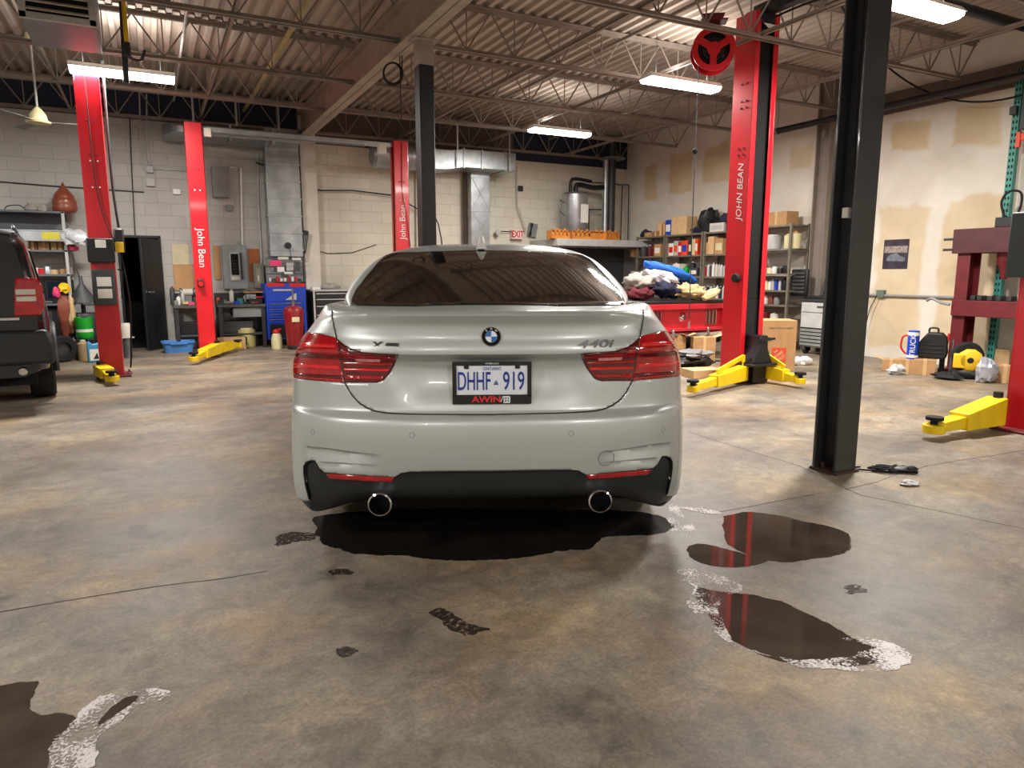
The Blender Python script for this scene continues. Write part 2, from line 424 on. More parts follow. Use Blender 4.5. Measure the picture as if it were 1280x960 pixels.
# open-web steel joists across the bay
def joist(y, x0, x1, zt=DECK_Z-.01, dep=.5):
    q = MB()
    for s_ in (-1, 1):
        q.box(x0, y+s_*.035-.02, zt-.008, x1, y+s_*.035+.02, zt); q.box(x0, y+s_*.016-.004, zt-.05, x1, y+s_*.016+.004, zt)
        q.box(x0+.3, y+s_*.03-.018, zt-dep, x1-.3, y+s_*.03+.018, zt-dep+.008); q.box(x0+.3, y+s_*.014-.004, zt-dep, x1-.3, y+s_*.014+.004, zt-dep+.045)
    n_ = max(2, int(round((x1-x0)/.61)))*2; st = (x1-x0)/n_
    for i in range(n_):
        a = (x0+i*st, y, zt-.03 if i % 2 == 0 else zt-dep+.03); b = (x0+(i+1)*st, y, zt-.03 if i % 2 else zt-dep+.03)
        q.cyl(a, b, .0105, n=6)
        if i % 2: q.cyl(a, (a[0], y, zt-.03), .008, n=6)
    return struct(q.build('roof_beam', 'joist'))
for y in (13.02, 11.15, 9.45, 7.6, 5.75, 3.9, 2.0, .1, -1.8, -3.7):
    joist(y, LEFT_X, RIGHT_X)
# bridging angles that tie the joists, running into the depth
mb = MB()
for bx, bz in ((-.9, 3.72), (.9, 3.72), (4.3, 3.72), (5.9, 3.72), (8.0, 3.72)):
    mb2 = MB(); mb2.box(bx-.02, FRONT_Y, bz, bx+.02, BACK_Y, bz+.005); mb2.box(bx-.02, FRONT_Y, bz, bx-.015, BACK_Y, bz+.04)
    struct(mb2.build('roof_beam', 'joist'))
# main girder above the slim column
def girder(x, z0=3.58, z1=4.0, w=.2):
    q = MB(); q.box(x-w/2, FRONT_Y, z0, x+w/2, BACK_Y, z0+.016); q.box(x-w/2, FRONT_Y, z1-.016, x+w/2, BACK_Y, z1); q.box(x-.007, FRONT_Y, z0, x+.007, BACK_Y, z1)
    return struct(q.build('roof_beam', 'girder', bevel=.003))
girder(2.55)
# slim black column (square tube) under the girder, primer head
cpt = D(534, 300, 7.5)
CX, CY = cpt.x, cpt.y
r = thing('steel_column', 'slim square black steel column behind the silver car, cream painted head', 'column', (CX, CY, 0))
r['kind'] = 'structure'
mb = MB(); mb.box(-.078, -.078, .015, .078, .078, 3.33); mb.box(-.13, -.13, 0, .13, .13, .015); mb.build('shaft', 'black_metal', r, bevel=.008)
mb = MB(); mb.box(-.079, -.079, 3.33, .079, .079, 3.575); mb.box(-.13, -.1, 3.56, .13, .1, 3.58); mb.build('column_head', 'girder', r, bevel=.006)
# big black I-section column at right
M['col_black'] = mat('column_black', (48, 48, 50), .42, 0, .25, 5, coat=.2, bump=.15)
r = thing('steel_column', 'big black wide flange steel column standing in the foreground right of the car', 'column', (3.83, 2.915, 0)); r['kind'] = 'structure'
mb = MB(); w, dp, z1 = .195, .165, 4.0
mb.box(-w/2, -dp/2, 0, w/2, -dp/2+.014, z1); mb.box(-w/2, dp/2-.014, 0, w/2, dp/2, z1); mb.box(-.006, -dp/2+.01, 0, .006, dp/2-.01, z1)
mb.build('shaft', 'col_black', r, bevel=.003)
mb = MB(); mb.box(-.11, -.10, 0, .11, .10, .016); mb.cyl((-.06, -.05, .016), (-.06, -.05, .05), .012); mb.cyl((-.06, .04, .016), (-.06, .04, .05), .012)
mb.build('base_plate', mat('rusty_base', (70, 48, 42), .8, var=.4, scale=30), r, bevel=.003)
mb = MB(); mb.box(-w/2-.004, -.04, 1.58, -.02, .0, 1.64); mb.build('tape_tag', 'offwhite', r, bevel=.004)
mb = MB(); mb.tube(curve_pts([(-.06, -.03, 3.9), (-.055, -.01, 2.4), (-.05, -.04, 1.7), (-.045, -.03, 1.64)]), .005); mb.build('cable', 'rubber', r)
r = thing('strut_channel', 'short grey steel channel leaning upright behind the big black column', 'channel', (D(1043, 300, 4.45).x, D(1043, 300, 4.45).y, 0), -.5)
mb = MB(); mb.box(-.03, -.02, 0, .03, -.012, 2.12); mb.box(-.03, -.02, 0, -.024, .03, 2.12); mb.box(.024, -.02, 0, .03, .03, 2.12); mb.build('rail', 'steel_dark', r, bevel=.002)

# ---------------------------------------------------------------- lamps
FIX = None
def fixture(loc, label, rotz=0, group=None, pw=1.0):
    global FIX
    if FIX is None:
        r = thing('ceiling_light', label, 'ceiling light', loc, rotz, group)
        q = MB(); q.ext([(-.13, .0), (-.08, .05), (.08, .05), (.13, 0), (.135, -.01), (.12, -.004), (-.12, -.004), (-.135, -.01)], -.55, .55, 'x')
        q.build('housing', 'white', r, bevel=.003)
        q = MB(); q.ext([(-.12, -.004), (.12, -.004), (.115, -.035), (.07, -.055), (-.07, -.055), (-.115, -.035)], -.54, .54, 'x'); q.build('lens', 'tube', r, bevel=.004)
        for s_ in (-.4, .4):
            q = MB(); q.tube([(s_, 0, .05), (s_, 0, .5)], .004); q.build('hanger', 'steel', r)
        FIX = r
    else: r = copy_tree(FIX, loc, rotz, label, group)
    ld = bpy.data.lights.new('lamp', 'AREA'); ld.shape = 'RECTANGLE'; ld.size = 1.05; ld.size_y = .2; ld.energy = LAMP_W*pw; ld.color = (1, .965, .905)
    lo = bpy.data.objects.new('lamp', ld); COL.objects.link(lo); lo.parent = r; lo.location = (0, 0, -.065)
    lu = bpy.data.lights.new('uplight', 'AREA'); lu.shape = 'RECTANGLE'; lu.size = 1.05; lu.size_y = .12; lu.energy = LAMP_W*.09*pw; lu.color = (1, .965, .905)
    lo = bpy.data.objects.new('uplight', lu); COL.objects.link(lo); lo.parent = r; lo.location = (0, 0, .075); lo.rotation_euler = (PI, 0, 0)
    return r
LZ = 3.56
fixture(tuple(G(700, 164, LZ)), 'ceiling fluorescent light nearest the water heater corner, below the navy band', 0)
fixture(tuple(G(852, 104, LZ)), 'ceiling fluorescent light hanging left of the red hose reel', 0)
fixture(tuple(G(1143, 6, LZ)), 'ceiling fluorescent light cut by the top edge beside the big black column', 0)
fixture(tuple(G(154, 91, 3.585)), 'ceiling fluorescent light above the left red lift post, crossed by a dark strap', .0)
for x, y, pw in ((-3.4, 8.2, 1), (-3.4, 1.5, .3), (-3.0, -3.2, .28), (1.4, -3.2, .36), (6.0, -3.2, .32)):
    fixture((x, y, LZ), 'ceiling fluorescent light outside the picture', 0, 'lights outside the picture', pw)
# ================================================================ the silver car
CAR = thing('car', 'silver four door sport coupe seen from behind in the middle of the floor', 'car')
ca = Vector((-.09, 2.86))                                    # camera-frame (right, forward)
CAR.location = (rx_*ca.x+fx*ca.y, ry_*ca.x+fy*ca.y, 0); CAR_ROT = -YAW+math.radians(2.6); CAR.rotation_euler = (0, 0, CAR_ROT)
M['silver'] = mat('silver_paint', (190, 195, 194), .38, .35, .0, coat=.5)
M['silver'].node_tree.nodes['Principled BSDF'].inputs['Coat Roughness'].default_value = .05
M['car_glass'] = mat('tinted_glass', (16, 12, 12), .04, 0, 0, coat=.5)
M['lamp_red'] = mat('lamp_red', (172, 6, 16), .1, 0, .25, 14, coat=1.0)
M['lamp_dark'] = mat('lamp_dark', (92, 2, 10), .12, 0, .2, 14, coat=1.0)
M['lamp_bright'] = mat('lamp_bright', (228, 28, 34), .1, 0, .15, 30, coat=1.0)
M['lamp_clear'] = mat('lamp_clear', (220, 150, 150), .1, 0, .25, 60, coat=1.0)
M['diffuser'] = mat('diffuser', (40, 43, 44), .42, 0, .1, 4)
M['seam'] = mat('seam_rubber', (8, 8, 9), .7, var=0)
M['plate_white'] = mat('plate_white', (222, 228, 238), .35, var=0)
M['plate_blue'] = mat('plate_blue', (24, 52, 140), .4, var=0)
M['roundel_blue'] = mat('roundel_blue', (20, 104, 186), .25, var=0, coat=.5)
M['black_gloss'] = mat('black_gloss', (10, 10, 12), .12, var=0, coat=.6)
# body rows: z at rear centre, y at rear centre, half width at rear, half width on the flanks, z on the flanks
ROWS = [
 (.245, .13, .85, .895, .13), (.27, .09, .885, .918, .17), (.31, .055, .908, .928, .22), (.365, .032, .918, .930, .29), (.42, .016, .922, .928, .38),
 (.50, .0, .920, .922, .50), (.57, -.006, .918, .918, .57), (.62, -.002, .915, .915, .62), (.645, .008, .914, .915, .65), (.657, .03, .912, .915, .665),
 (.668, .046, .910, .914, .68), (.70, .054, .908, .913, .71), (.78, .066, .904, .910, .78), (.850, .076, .898, .905, .84), (.888, .070, .889, .893, .875),
 (.910, .040, .882, .882, .90), (.922, .014, .876, .875, .915), (.945, .018, .862, .864, .935), (.99, .036, .826, .846, .97), (1.03, .038, .785, .828, 1.0),
 (1.062, .020, .745, .812, 1.025), (1.080, .006, .715, .800, 1.045), (1.090, .012, .700, .792, 1.06), (1.096, .035, .688, .784, 1.075), (1.100, .12, .672, .772, 1.09),
 (1.103, .30, .65, .755, 1.105), (1.10, .50, .62, .735, 1.11), (1.09, .56, .59, .70, 1.10)]
RN = np.array(ROWS); RN[:, 2:4] *= 1.012; PW, AA, HW = 3.0, .52, .915
# canonical plan curve, unit arc table
th = np.linspace(0, PI/2, 4001)[1:-1]
cx = HW*np.sin(th)**(2/PW); cy = AA*(1-np.cos(th)**(2/PW)); cx = np.concatenate([[0], cx, [HW]]); cy = np.concatenate([[0], cy, [AA]])
arc = np.concatenate([[0], np.cumsum(np.hypot(np.diff(cx), np.diff(cy)))]); SMAX = arc[-1]
rl = np.hypot(np.diff(RN[:, 0]), np.diff(RN[:, 1])); TT = np.concatenate([[0], np.cumsum(rl)]); TMAX = TT[-1]
def row_at(t):
    """smooth (monotone cubic) interpolation of the body rows"""
    t = np.clip(t, 0, TMAX); i = np.clip(np.searchsorted(TT, t, side='right')-1, 0, len(TT)-2)
    h = TT[i+1]-TT[i]; u = ((t-TT[i])/h)[..., None]
    return (2*u**3-3*u**2+1)*RN[i]+(u**3-2*u**2+u)*h[..., None]*SLP[i]+(-2*u**3+3*u**2)*RN[i+1]+(u**3-u**2)*h[..., None]*SLP[i+1]
dlt = np.diff(RN, axis=0)/np.diff(TT)[:, None]; SLP = np.zeros_like(RN); SLP[0] = dlt[0]; SLP[-1] = dlt[-1]
for i in range(1, len(TT)-1):
    a, b = dlt[i-1], dlt[i]; SLP[i] = np.where(a*b > 0, 2*a*b/(a+b+1e-12*np.sign(a+b+1e-9)), 0)
def smst(x, a, b):
    u = np.clip((x-a)/(b-a), 0, 1); return u*u*(3-2*u)
def SURF(s, t, off=0.0, disp=True):
    s = np.asarray(s, float); t = np.asarray(t, float); a = np.abs(s)
    X = np.interp(np.minimum(a, SMAX), arc, cx); Y = np.interp(np.minimum(a, SMAX), arc, cy)+np.maximum(a-SMAX, 0)
    r = row_at(t); f = smst(a, .72, 1.30)
    w = r[..., 2]*(1-f)+r[..., 3]*f; fz = np.where(t < TT[5], smst(a, .50, 1.02), f); z = r[..., 0]*(1-fz)+r[..., 4]*fz
    bow = .05*(X/HW)**2*(r[..., 0] > .9)*0
    y = Y*(1-.18*smst(t, TT[17], TT[-3])*(1-smst(a, SMAX, SMAX+.3)))+r[..., 1]*(1-smst(a, .55, 1.35))
    x = np.sign(s)*X*w/HW
    if disp:
        y = y+DISP(a, t)
    if np.any(off):
        e = 1e-3
        p0 = SURF(s-e, t, 0, disp); p1 = SURF(s+e, t, 0, disp); q0 = SURF(s, t-e, 0, disp); q1 = SURF(s, t+e, 0, disp)
        n_ = np.cross(p1-p0, q1-q0); n_ /= np.linalg.norm(n_, axis=-1, keepdims=True)+1e-12
        return np.stack([x, y, z], -1)+n_*off
    return np.stack([x, y, z], -1)
GRV = []
def DISP(a, t): return 0*t if not GRV else sum(g(a, t) for g in GRV)
# photo pixel -> surface parameters (the camera looks at the real surface)
cr, sr = math.cos(CAR_ROT), math.sin(CAR_ROT)
def proj(P):
    X = P[..., 0]*cr-P[..., 1]*sr+CAR.location.x; Y = P[..., 0]*sr+P[..., 1]*cr+CAR.location.y; Z = P[..., 2]-CAM_H
    a = X*rx_+Y*ry_; d = X*fx+Y*fy
    dd = d*math.cos(PITCH)-Z*math.sin(PITCH); b = d*math.sin(PITCH)+Z*math.cos(PITCH)
    return np.stack([640+FOC*a/dd, 480-FOC*b/dd], -1)
gs, gt = np.meshgrid(np.linspace(-1.6, 1.6, 321), np.linspace(0, TMAX, 221), indexing='ij')
gp = proj(SURF(gs, gt))
def dens(pl, step=.012, closed=True):
    out = []; n_ = len(pl)
    for i in range(n_ if closed else n_-1):
        a, b = pl[i], pl[(i+1) % n_]; k = max(1, int(math.hypot(a[0]-b[0], a[1]-b[1])/step))
        out += [(a[0]+(b[0]-a[0])*j/k, a[1]+(b[1]-a[1])*j/k) for j in range(k)]
    if not closed: out.append(pl[-1])
    return out
def px_st(pts, fn=None, g=None, closed=None):
    """nearest sample of the skin, then Newton steps, best step kept"""
    if closed is not None: pts = dens(pts, 4.0, closed)
    out = []; fn = fn or SURF0; S_, T_, P_ = g or (gs, gt, gp)
    for q in pts:
        d = np.hypot(P_[..., 0]-q[0], P_[..., 1]-q[1]); k = np.unravel_index(np.argmin(d+5*np.abs(S_)), d.shape); s, t = S_[k], T_[k]; best = (9e9, s, t)
        for _ in range(10):
            e = 1e-3; p = proj(fn(s, t)); r = np.array(q)-p; er = math.hypot(*r)
            if er < best[0]: best = (er, s, t)
            ps = (proj(fn(s+e, t))-p)/e; pt = (proj(fn(s, t+e))-p)/e; J = np.array([ps, pt]).T
            if abs(np.linalg.det(J)) < 1e-3: break
            dl = np.clip(np.linalg.solve(J, r), -.02, .02); s += dl[0]; t = min(max(t+dl[1], 0), TMAX)
        out.append((float(best[1]), float(best[2])))
    return out
def SURF0(s, t, off=0.0): return SURF(s, t, off, False)
def mir(pl): return [(-s, t) for s, t in pl]
def smooth2(pl, n=6): return [(p.x, p.y) for p in curve_pts([(a, b, 0) for a, b in pl], n)]
def inpoly(x, y, poly):
    c = np.zeros(x.shape, bool); n_ = len(poly); j = n_-1
    for i in range(n_):
        xi, yi = poly[i]; xj, yj = poly[j]
        if yi != yj: c ^= ((yi > y) != (yj > y)) & (x < (xj-xi)*(y-yi)/(yj-yi)+xi)
        j = i
    return c
def cdt(points, polys_closed, lines_open, kind=0):
    pts = [Vector((a, b)) for a, b in points]; ed = []
    for pl in polys_closed:
        b = len(pts); pts += [Vector(p) for p in pl]; ed += [(b+i, b+(i+1) % len(pl)) for i in range(len(pl))]
    for pl in lines_open:
        b = len(pts); pts += [Vector(p) for p in pl]; ed += [(b+i, b+i+1) for i in range(len(pl)-1)]
    v, e, f, *_ = delaunay_2d_cdt(pts, ed, [], kind, 1e-6)
    return np.array([(p.x, p.y) for p in v]), [tuple(q) for q in f]
def mesh_obj(name, P, F, mt, parent, angle=40, solid=0, off=1):
    me = bpy.data.meshes.new(name); me.from_pydata([tuple(p) for p in P], [], F); me.materials.append(M[mt] if isinstance(mt, str) else mt)
    me.shade_smooth(); me.set_sharp_from_angle(angle=math.radians(angle))
    o = bpy.data.objects.new(name, me); COL.objects.link(o); o.parent = parent
    if solid:
        q = o.modifiers.new('thickness', 'SOLIDIFY'); q.thickness = solid; q.offset = off
    return o
def patch(name, poly, mt, off=.003, step=.012, fn=None, parent=None, solid=.004, angle=40):
    """a trim piece lying on the car skin: filled outline, follows the skin, real thickness"""
    fn = fn or SURF; pl = dens(poly, step); A = np.array(pl); lo, hi = A.min(0), A.max(0)
    gx, gy = np.meshgrid(np.arange(lo[0]+step/2, hi[0], step), np.arange(lo[1]+step/2, hi[1], step), indexing='ij')
    gx, gy = gx.ravel(), gy.ravel(); k = inpoly(gx, gy, poly)
    v, f = cdt(list(zip(gx[k], gy[k])), [pl], [], 1)
    P = fn(v[:, 0], v[:, 1], off)
    return mesh_obj(name, P, f, mt, parent or CAR, angle, solid, -1)
def ribbon(name, line, r, mt, fn=None, parent=None, off=0.0, n=6):
    fn = fn or SURF; A = np.array(dens(line, .012, False)); P = fn(A[:, 0], A[:, 1], off)
    q = MB(); q.tube([Vector(p) for p in P], r, n=n); return q.build(name, mt, parent or CAR)
# outlines read from the photograph (left side; mirrored)
LO_PX = [(382.7, 415.6), (394, 416.5), (405.6, 418.9), (413, 420.6), (421, 423.3), (424.9, 450.6), (430.8, 478), (394.7, 475.4), (375, 473.2), (368.4, 472), (365.4, 463.8), (367.5, 450), (373.5, 433)]
LI_PX = [(421, 423.3), (429.7, 431), (438.4, 436.2), (453.8, 440.8), (475, 442.3), (497.5, 443), (493, 455), (487, 466), (480, 474.7), (471, 478.2), (430.8, 478), (424.9, 450.6)]
SEAM_PX = [(415.2, 388.5), (416.6, 402.5), (421, 423.3), (424.9, 450.6), (430.8, 478), (439.5, 492.8), (449.4, 503.7), (462.5, 511.4), (480, 515.8), (515, 517.8), (560, 518.2), (613, 518.3)]
DIF_PX = [(386, 624), (381.5, 606), (379.5, 592), (379.5, 583), (382.5, 578), (388, 576), (393.6, 576.4), (396, 580.5), (399, 585.8), (405.6, 591.3), (450, 594.5), (493, 596.7), (497, 595), (502, 591.8), (512.8, 590.2), (560, 589.6), (613, 589.3)]
P1_PX = [(371.5, 580), (371.2, 568), (372.8, 562), (377, 558.5), (384, 557.6), (410, 560), (438, 564), (475, 568.5)]
P2_PX = [(396, 576.5), (410, 577.2), (438.4, 579.3), (475, 581.5)]
REF_PX = [(407.8, 592.2), (450, 594.5), (493, 596.8), (488.8, 602.4), (450, 600.6), (412, 598)]
P1_PX, P2_PX = dens(P1_PX, 4, False), dens(P2_PX, 4, False); p1 = px_st(P1_PX); p2 = px_st(P2_PX)
p1 = [p for p, q in zip(p1, P1_PX) if q[1] < 572 and q[0] > 377]
def saw(line, amp, width, s_in, s_out):
    L_ = sorted([(abs(a), b) for a, b in line]); xs = np.array([a for a, b in L_]); ys = np.array([b for a, b in L_])
    def g(a, t):
        d = np.interp(a, xs, ys)-t; f = smst(a, s_in, s_in+.14)*(1-smst(a, s_out-.05, s_out))
        return np.where(d > 0, amp*np.maximum(0, 1-d/width)*np.minimum(1, d/.010), 0)*f
    return g
s1 = p1
GRV.append(lambda a, t: .026*(1-smst(a, .25, .45))*smst(t, TT[10]+.01, TT[12]+.02)*(1-smst(t, TT[14], TT[15]+.004)))
GRV.append(saw(s1, .028, .062, abs(p1[-1][0])-.02, abs(p1[0][0])+.03))
GRV.append(saw(p2, .020, .030, abs(p2[-1][0])-.02, abs(p2[0][0])+.0))
lo = px_st(LO_PX, closed=True); li = px_st(LI_PX, closed=True); SEAM_PX = smooth2(SEAM_PX[:5], 5)[:-1]+smooth2(SEAM_PX[4:], 5); seam = px_st(SEAM_PX); seam[-1] = (0.0, seam[-1][1])
dif = px_st(DIF_PX, closed=False); dif[-1] = (0.0, dif[-1][1]); ref = px_st(REF_PX, closed=True)
seamF = seam
# whole rear skin triangulated once; panels cut out of it along the real joints
SX = SMAX+.15; T0, T1 = .0, TMAX
topT = TMAX
lidpoly = [(seam[0][0]*.985, topT)]+seamF+mir(seamF[::-1])+[(-seam[0][0]*.985, topT)]
difpoly = [(dif[0][0]-.012, T0)]+dif+mir(dif[::-1])[1:]+[(-dif[0][0]+.012, T0)]
lob = px_st([LO_PX[i] for i in (9, 8, 7, 6)], closed=False)
bump_top = [(-SX, lob[0][1]-.004), (lob[0][0]-.02, lob[0][1]-.004)]+lob
smain = [p for p, q in zip(seam, SEAM_PX) if q[1] > 478.5]
bumppoly = [(-SX, T0)]+bump_top+smain
bumppoly = bumppoly+mir(bumppoly[::-1])
GX, GT_ = np.meshgrid(np.arange(-SX, SX+.001, .0135), np.arange(T0, T1+1e-4, .0125), indexing='ij')
fine_s = []
for sg in (1, -1):
    for pl in (p1, p2):
        for a, b in dens(pl, .006, False):
            for dt in (.0, -.003, -.006, .004): fine_s.append((sg*a, b+dt))
pts = list(zip(GX.ravel(), GT_.ravel()))+fine_s
LAMPS = [lo, mir(lo), li, mir(li)]
v, F = cdt(pts, [dens(p) for p in LAMPS], [dens(lidpoly, .012, True), dens(difpoly, .012, True), dens(bumppoly, .012, True)], 0)
tri = np.array([[f[0], f[i], f[i+1]] for f in F for i in range(1, len(f)-1)])
cc = v[tri].mean(1); ok = (np.abs(cc[:, 0]) < SX) & (cc[:, 1] > T0) & (cc[:, 1] < T1); tri = tri[ok]; cc = cc[ok]
cls = np.zeros(len(tri), int)
cls[inpoly(cc[:, 0], cc[:, 1], bumppoly)] = 1
cls[inpoly(cc[:, 0], cc[:, 1], lidpoly)] = 2
cls[inpoly(cc[:, 0], cc[:, 1], difpoly)] = 3
cls[cc[:, 1] < .0875] = 3
for k, p in enumerate(LAMPS): cls[inpoly(cc[:, 0], cc[:, 1], p)] = 4+k
def panel(name, ks, mt, off=0.0):
    t_ = tri[np.isin(cls, ks)]; u, inv = np.unique(t_.ravel(), return_inverse=True)
    P = SURF(v[u, 0], v[u, 1], off); return mesh_obj(name, P, [tuple(q) for q in inv.reshape(-1, 3)], mt, CAR, 50, .006, -1)
panel('bumper', [1], 'silver')
LID = panel('trunk_lid', [2], 'silver', .0012)
panel('diffuser', [3], 'diffuser', -.012)
# rear quarters continue as the body with the flanks, nose and bonnet
tq = tri[cls == 0]; uq, inv = np.unique(tq.ravel(), return_inverse=True); PQ = SURF(v[uq, 0], v[uq, 1])
FQ = [tuple(q) for q in inv.reshape(-1, 3)]
PQ = [tuple(p) for p in PQ]
YF = 3.85; sside = np.concatenate([np.linspace(SX, SMAX+YF-AA, 60), SMAX+YF-AA+np.linspace(.02, 1.2, 24)])
def flank(s, t):
    """skin forward of the rear quarter; closes into the nose"""
    k = s-(SMAX+YF-AA); P = SURF(min(s, SMAX+YF-AA), t)
    if k > 0:
        aa = k/1.2*PI/2; m_ = P[0]; P = np.array([m_*max(0, math.cos(aa))**.7, P[1]+.72*math.sin(aa)**1.1, P[2]])
    nose = smst(P[1], 2.9, 4.4)
    P[2] = P[2]*(1-nose)+(P[2] if P[2] < .7 else .7+(P[2]-.7)*.55)*nose
    return P
tl = np.linspace(0, TMAX, 40); WY1, WY2 = 1.0, 3.81
for sg in (1, -1):
    b = len(PQ); PG = [[flank(s, t) for t in tl] for s in sside]
    for row in PG:
        for p in row: PQ.append((p[0]*sg, p[1], p[2]))
    for i in range(len(sside)-1):
        for j in range(len(tl)-1):
            c = (PG[i][j]+PG[i+1][j+1])/2
            if any(math.hypot(c[1]-wy, c[2]-.33) < .375 for wy in (WY1, WY2)) and i < 60: continue
            a_, b_, c_, d_ = b+i*40+j, b+(i+1)*40+j, b+(i+1)*40+j+1, b+i*40+j+1
            FQ.append((a_, b_, c_, d_) if sg > 0 else (d_, c_, b_, a_))
mesh_obj('body', PQ, FQ, 'silver', CAR, 50, .006, -1)
# bonnet
q = MB(); rows_ = []
for i in range(14):
    y = 3.05+i*.115; r_ = []
    for j in range(17):
        u = j/8-1; w_ = .76*(1-max(0, (i-9)/6)**2*.4); r_.append(Vector((u*w_, y, 1.06-.012*i-.0011*i*i+.03*(1-u*u))))
    rows_.append(r_)
q.grid(rows_); q.build('bonnet', 'silver', CAR, solid=.01)
# inner shell behind the panels so joints read dark
q = MB(); q.box(-.80, .30, .24, .80, 4.3, .90); q.build('underbody', 'matte_black', CAR, bevel=.08)
q = MB(); q.box(-.74, .19, .27, .74, .34, .40); q.build('exhaust_heat_shield', 'matte_black', CAR, bevel=.03)
# seams
ribbon('lid_seam', seamF+mir(seamF[::-1])[1:], .0032, 'seam', off=.0004)
ribbon('bumper_edge_seam', dif+mir(dif[::-1])[1:], .004, 'seam', off=-.002)
# tail lamps, outer on the quarter, inner on the lid
BARS = [((374, 436), (421.5, 436), 4), ((368.6, 448), (424, 449), 4.4), ((367, 461), (427, 462.5), 4.4), ((372, 470.5), (429, 474), 3)]
def scl(pl, k):
    cx_ = sum(a for a, b in pl)/len(pl); cy_ = sum(b for a, b in pl)/len(pl); return [(cx_+(a-cx_)*k, cy_+(b-cy_)*k) for a, b in pl]
for sg in (1, -1):
    mm = (lambda p: p) if sg > 0 else mir
    L1 = patch('tail_lamp', mm(lo), 'lamp_red', .004, .010); L1['label'] = 'outer red tail lamp on the quarter panel'
    L2 = patch('tail_lamp', mm(li), 'lamp_dark', .005, .010); L2['label'] = 'inner darker red tail lamp on the trunk lid'
    outer_bars = [[(378, 429), (419, 431), (419.5, 435), (376, 433.5)], [(371, 441), (421.5, 443), (422, 448), (369.5, 446.5)], [(368.5, 454), (424, 457), (424.8, 461.5), (367.6, 459.5)], [(369, 466.5), (427.5, 469.5), (428.6, 474), (371, 470.3)]]
    for k, bp in enumerate(outer_bars):
        patch('light_bar', mm(px_st(bp, closed=True)), 'lamp_bright' if k % 2 == 0 else 'lamp_dark', .0055, .01, parent=L1, solid=.003)
    inner_bars = [([(428, 436), (440, 442.5), (495, 446), (493.5, 449), (428.5, 447)], 'lamp_red'), ([(429, 452), (491.5, 453.3), (489.5, 457), (429.6, 455.5)], 'lamp_red'),
                  ([(430.5, 460), (487.5, 461), (485.5, 464), (431, 463.3)], 'lamp_bright'), ([(432.3, 469.5), (481.5, 469.8), (477.5, 473.8), (433.3, 474)], 'lamp_red'),
                  ([(444, 446.8), (475.5, 447.6), (475.5, 452.2), (446, 451.4)], 'lamp_clear')]
    for k, (bp, mt_) in enumerate(inner_bars):
        o = patch('reversing_light' if mt_ == 'lamp_clear' else 'light_bar', mm(px_st(bp, closed=True)), mt_, .0068 if k < 4 else .008, .01, parent=L2, solid=.003)
    ribbon('lamp_gasket', mm(lo+[lo[0]]), .002, 'seam', off=.001, parent=L1)
    ribbon('lamp_gasket', mm(li+[li[0]]), .002, 'seam', off=.001, parent=L2)
    patch('reflector', mm(ref), 'lamp_red', .002, .01)
    # exhaust tip
    ex = px_st([(475.5, 632)])[0]
    q = MB(); X_ = .478*sg; Z_ = .268
    prof = [(.046, 0), (.052, .004), (.053, .012), (.05, .2), (.044, .2), (.044, .012), (.046, 0)]
    T = Matrix.Translation((X_, .035, Z_)) @ Matrix.Rotation(-PI/2, 4, 'X')
    q.lathe(prof[:-1], n=32, T=T); q.f = q.f[:-2]; q.m = q.m[:-2]
    e = q.build('exhaust_tip', 'chrome', CAR); q = MB(); q.cyl((X_, .17, Z_), (X_, .24, Z_), .0445, n=28); q.build('muffler_pipe', 'matte_black', e)
    # parking sensors
for px_, py_ in ((391, 540), (515, 544), (714, 542), (829, 537)):
    s_, t_ = px_st([(px_, py_)])[0]
    ang = np.linspace(0, 2*PI, 17); ribbon('parking_sensor', [(s_+.011*math.cos(a), t_+.011*math.sin(a)) for a in ang], .0012, 'grey', off=.0)
s_, t_ = px_st([(758, 573)])[0]; ang = np.linspace(0, 2*PI, 33)
ribbon('tow_hook_cover', [(s_+.036*math.cos(a), t_+.036*math.sin(a)) for a in ang], .0012, 'steel_dark', off=.0)
for sg in (1, -1):     # crease lines of the bumper (edges of the sculpted slots)
    ribbon('black_valance', [(sg*(abs(dif[0][0])+.005), .02), (sg*(abs(dif[0][0])+.03), .05)], .004, 'seam')
# roundel
c0 = SURF(*px_st([(614, 421)])[0]); RT = Matrix.Translation((c0[0], c0[1]-.003, c0[2])) @ Matrix.Rotation(PI/2-.22, 4, 'X')
EM = bpy.data.objects.new('emblem', bpy.data.meshes.new('emblem')); 
q = MB(); q.lathe([(.0, -.004), (.041, -.004), (.041, .004), (.039, .0065), (.0245, .0065), (.0, .0055)], n=48, T=RT.to_3x3().to_4x4()); q2 = q.build('emblem', 'black_gloss', CAR, loc=RT.translation)
for nm, r0, r1, mt_ in (('emblem_ring', .0385, .041, 'chrome'), ('emblem_ring', .0235, .0255, 'chrome')):
    q = MB(); q.lathe([(r0, .005), (r0, .0075), (r1, .0075), (r1, .005)], n=48, T=RT.to_3x3().to_4x4()); q.f = q.f[:-2]; q.m = q.m[:-2]; q.build(nm, mt_, q2)
for k in range(4):
    q = MB(); pl = [(0, 0)]+[(.0235*math.cos(k*PI/2+i*PI/24), .0235*math.sin(k*PI/2+i*PI/24)) for i in range(13)]
    q.ext(pl, .006, .0078, 'z', T=RT.to_3x3().to_4x4()); q.build('emblem_quarter', 'plate_white' if k in (0, 2) else 'roundel_blue', q2)
for ch, an in (('B', 128), ('M', 90), ('W', 52)):
    a = math.radians(an); T = RT.to_3x3().to_4x4(); p = T @ Vector((.0318*math.cos(a), .0318*math.sin(a), .0068))
    o = text('emblem_letter', ch, .0125, 'plate_white', q2, p, ext=.0004); o.rotation_euler = (T @ Matrix.Rotation(a-PI/2, 4, 'Z')).to_euler()
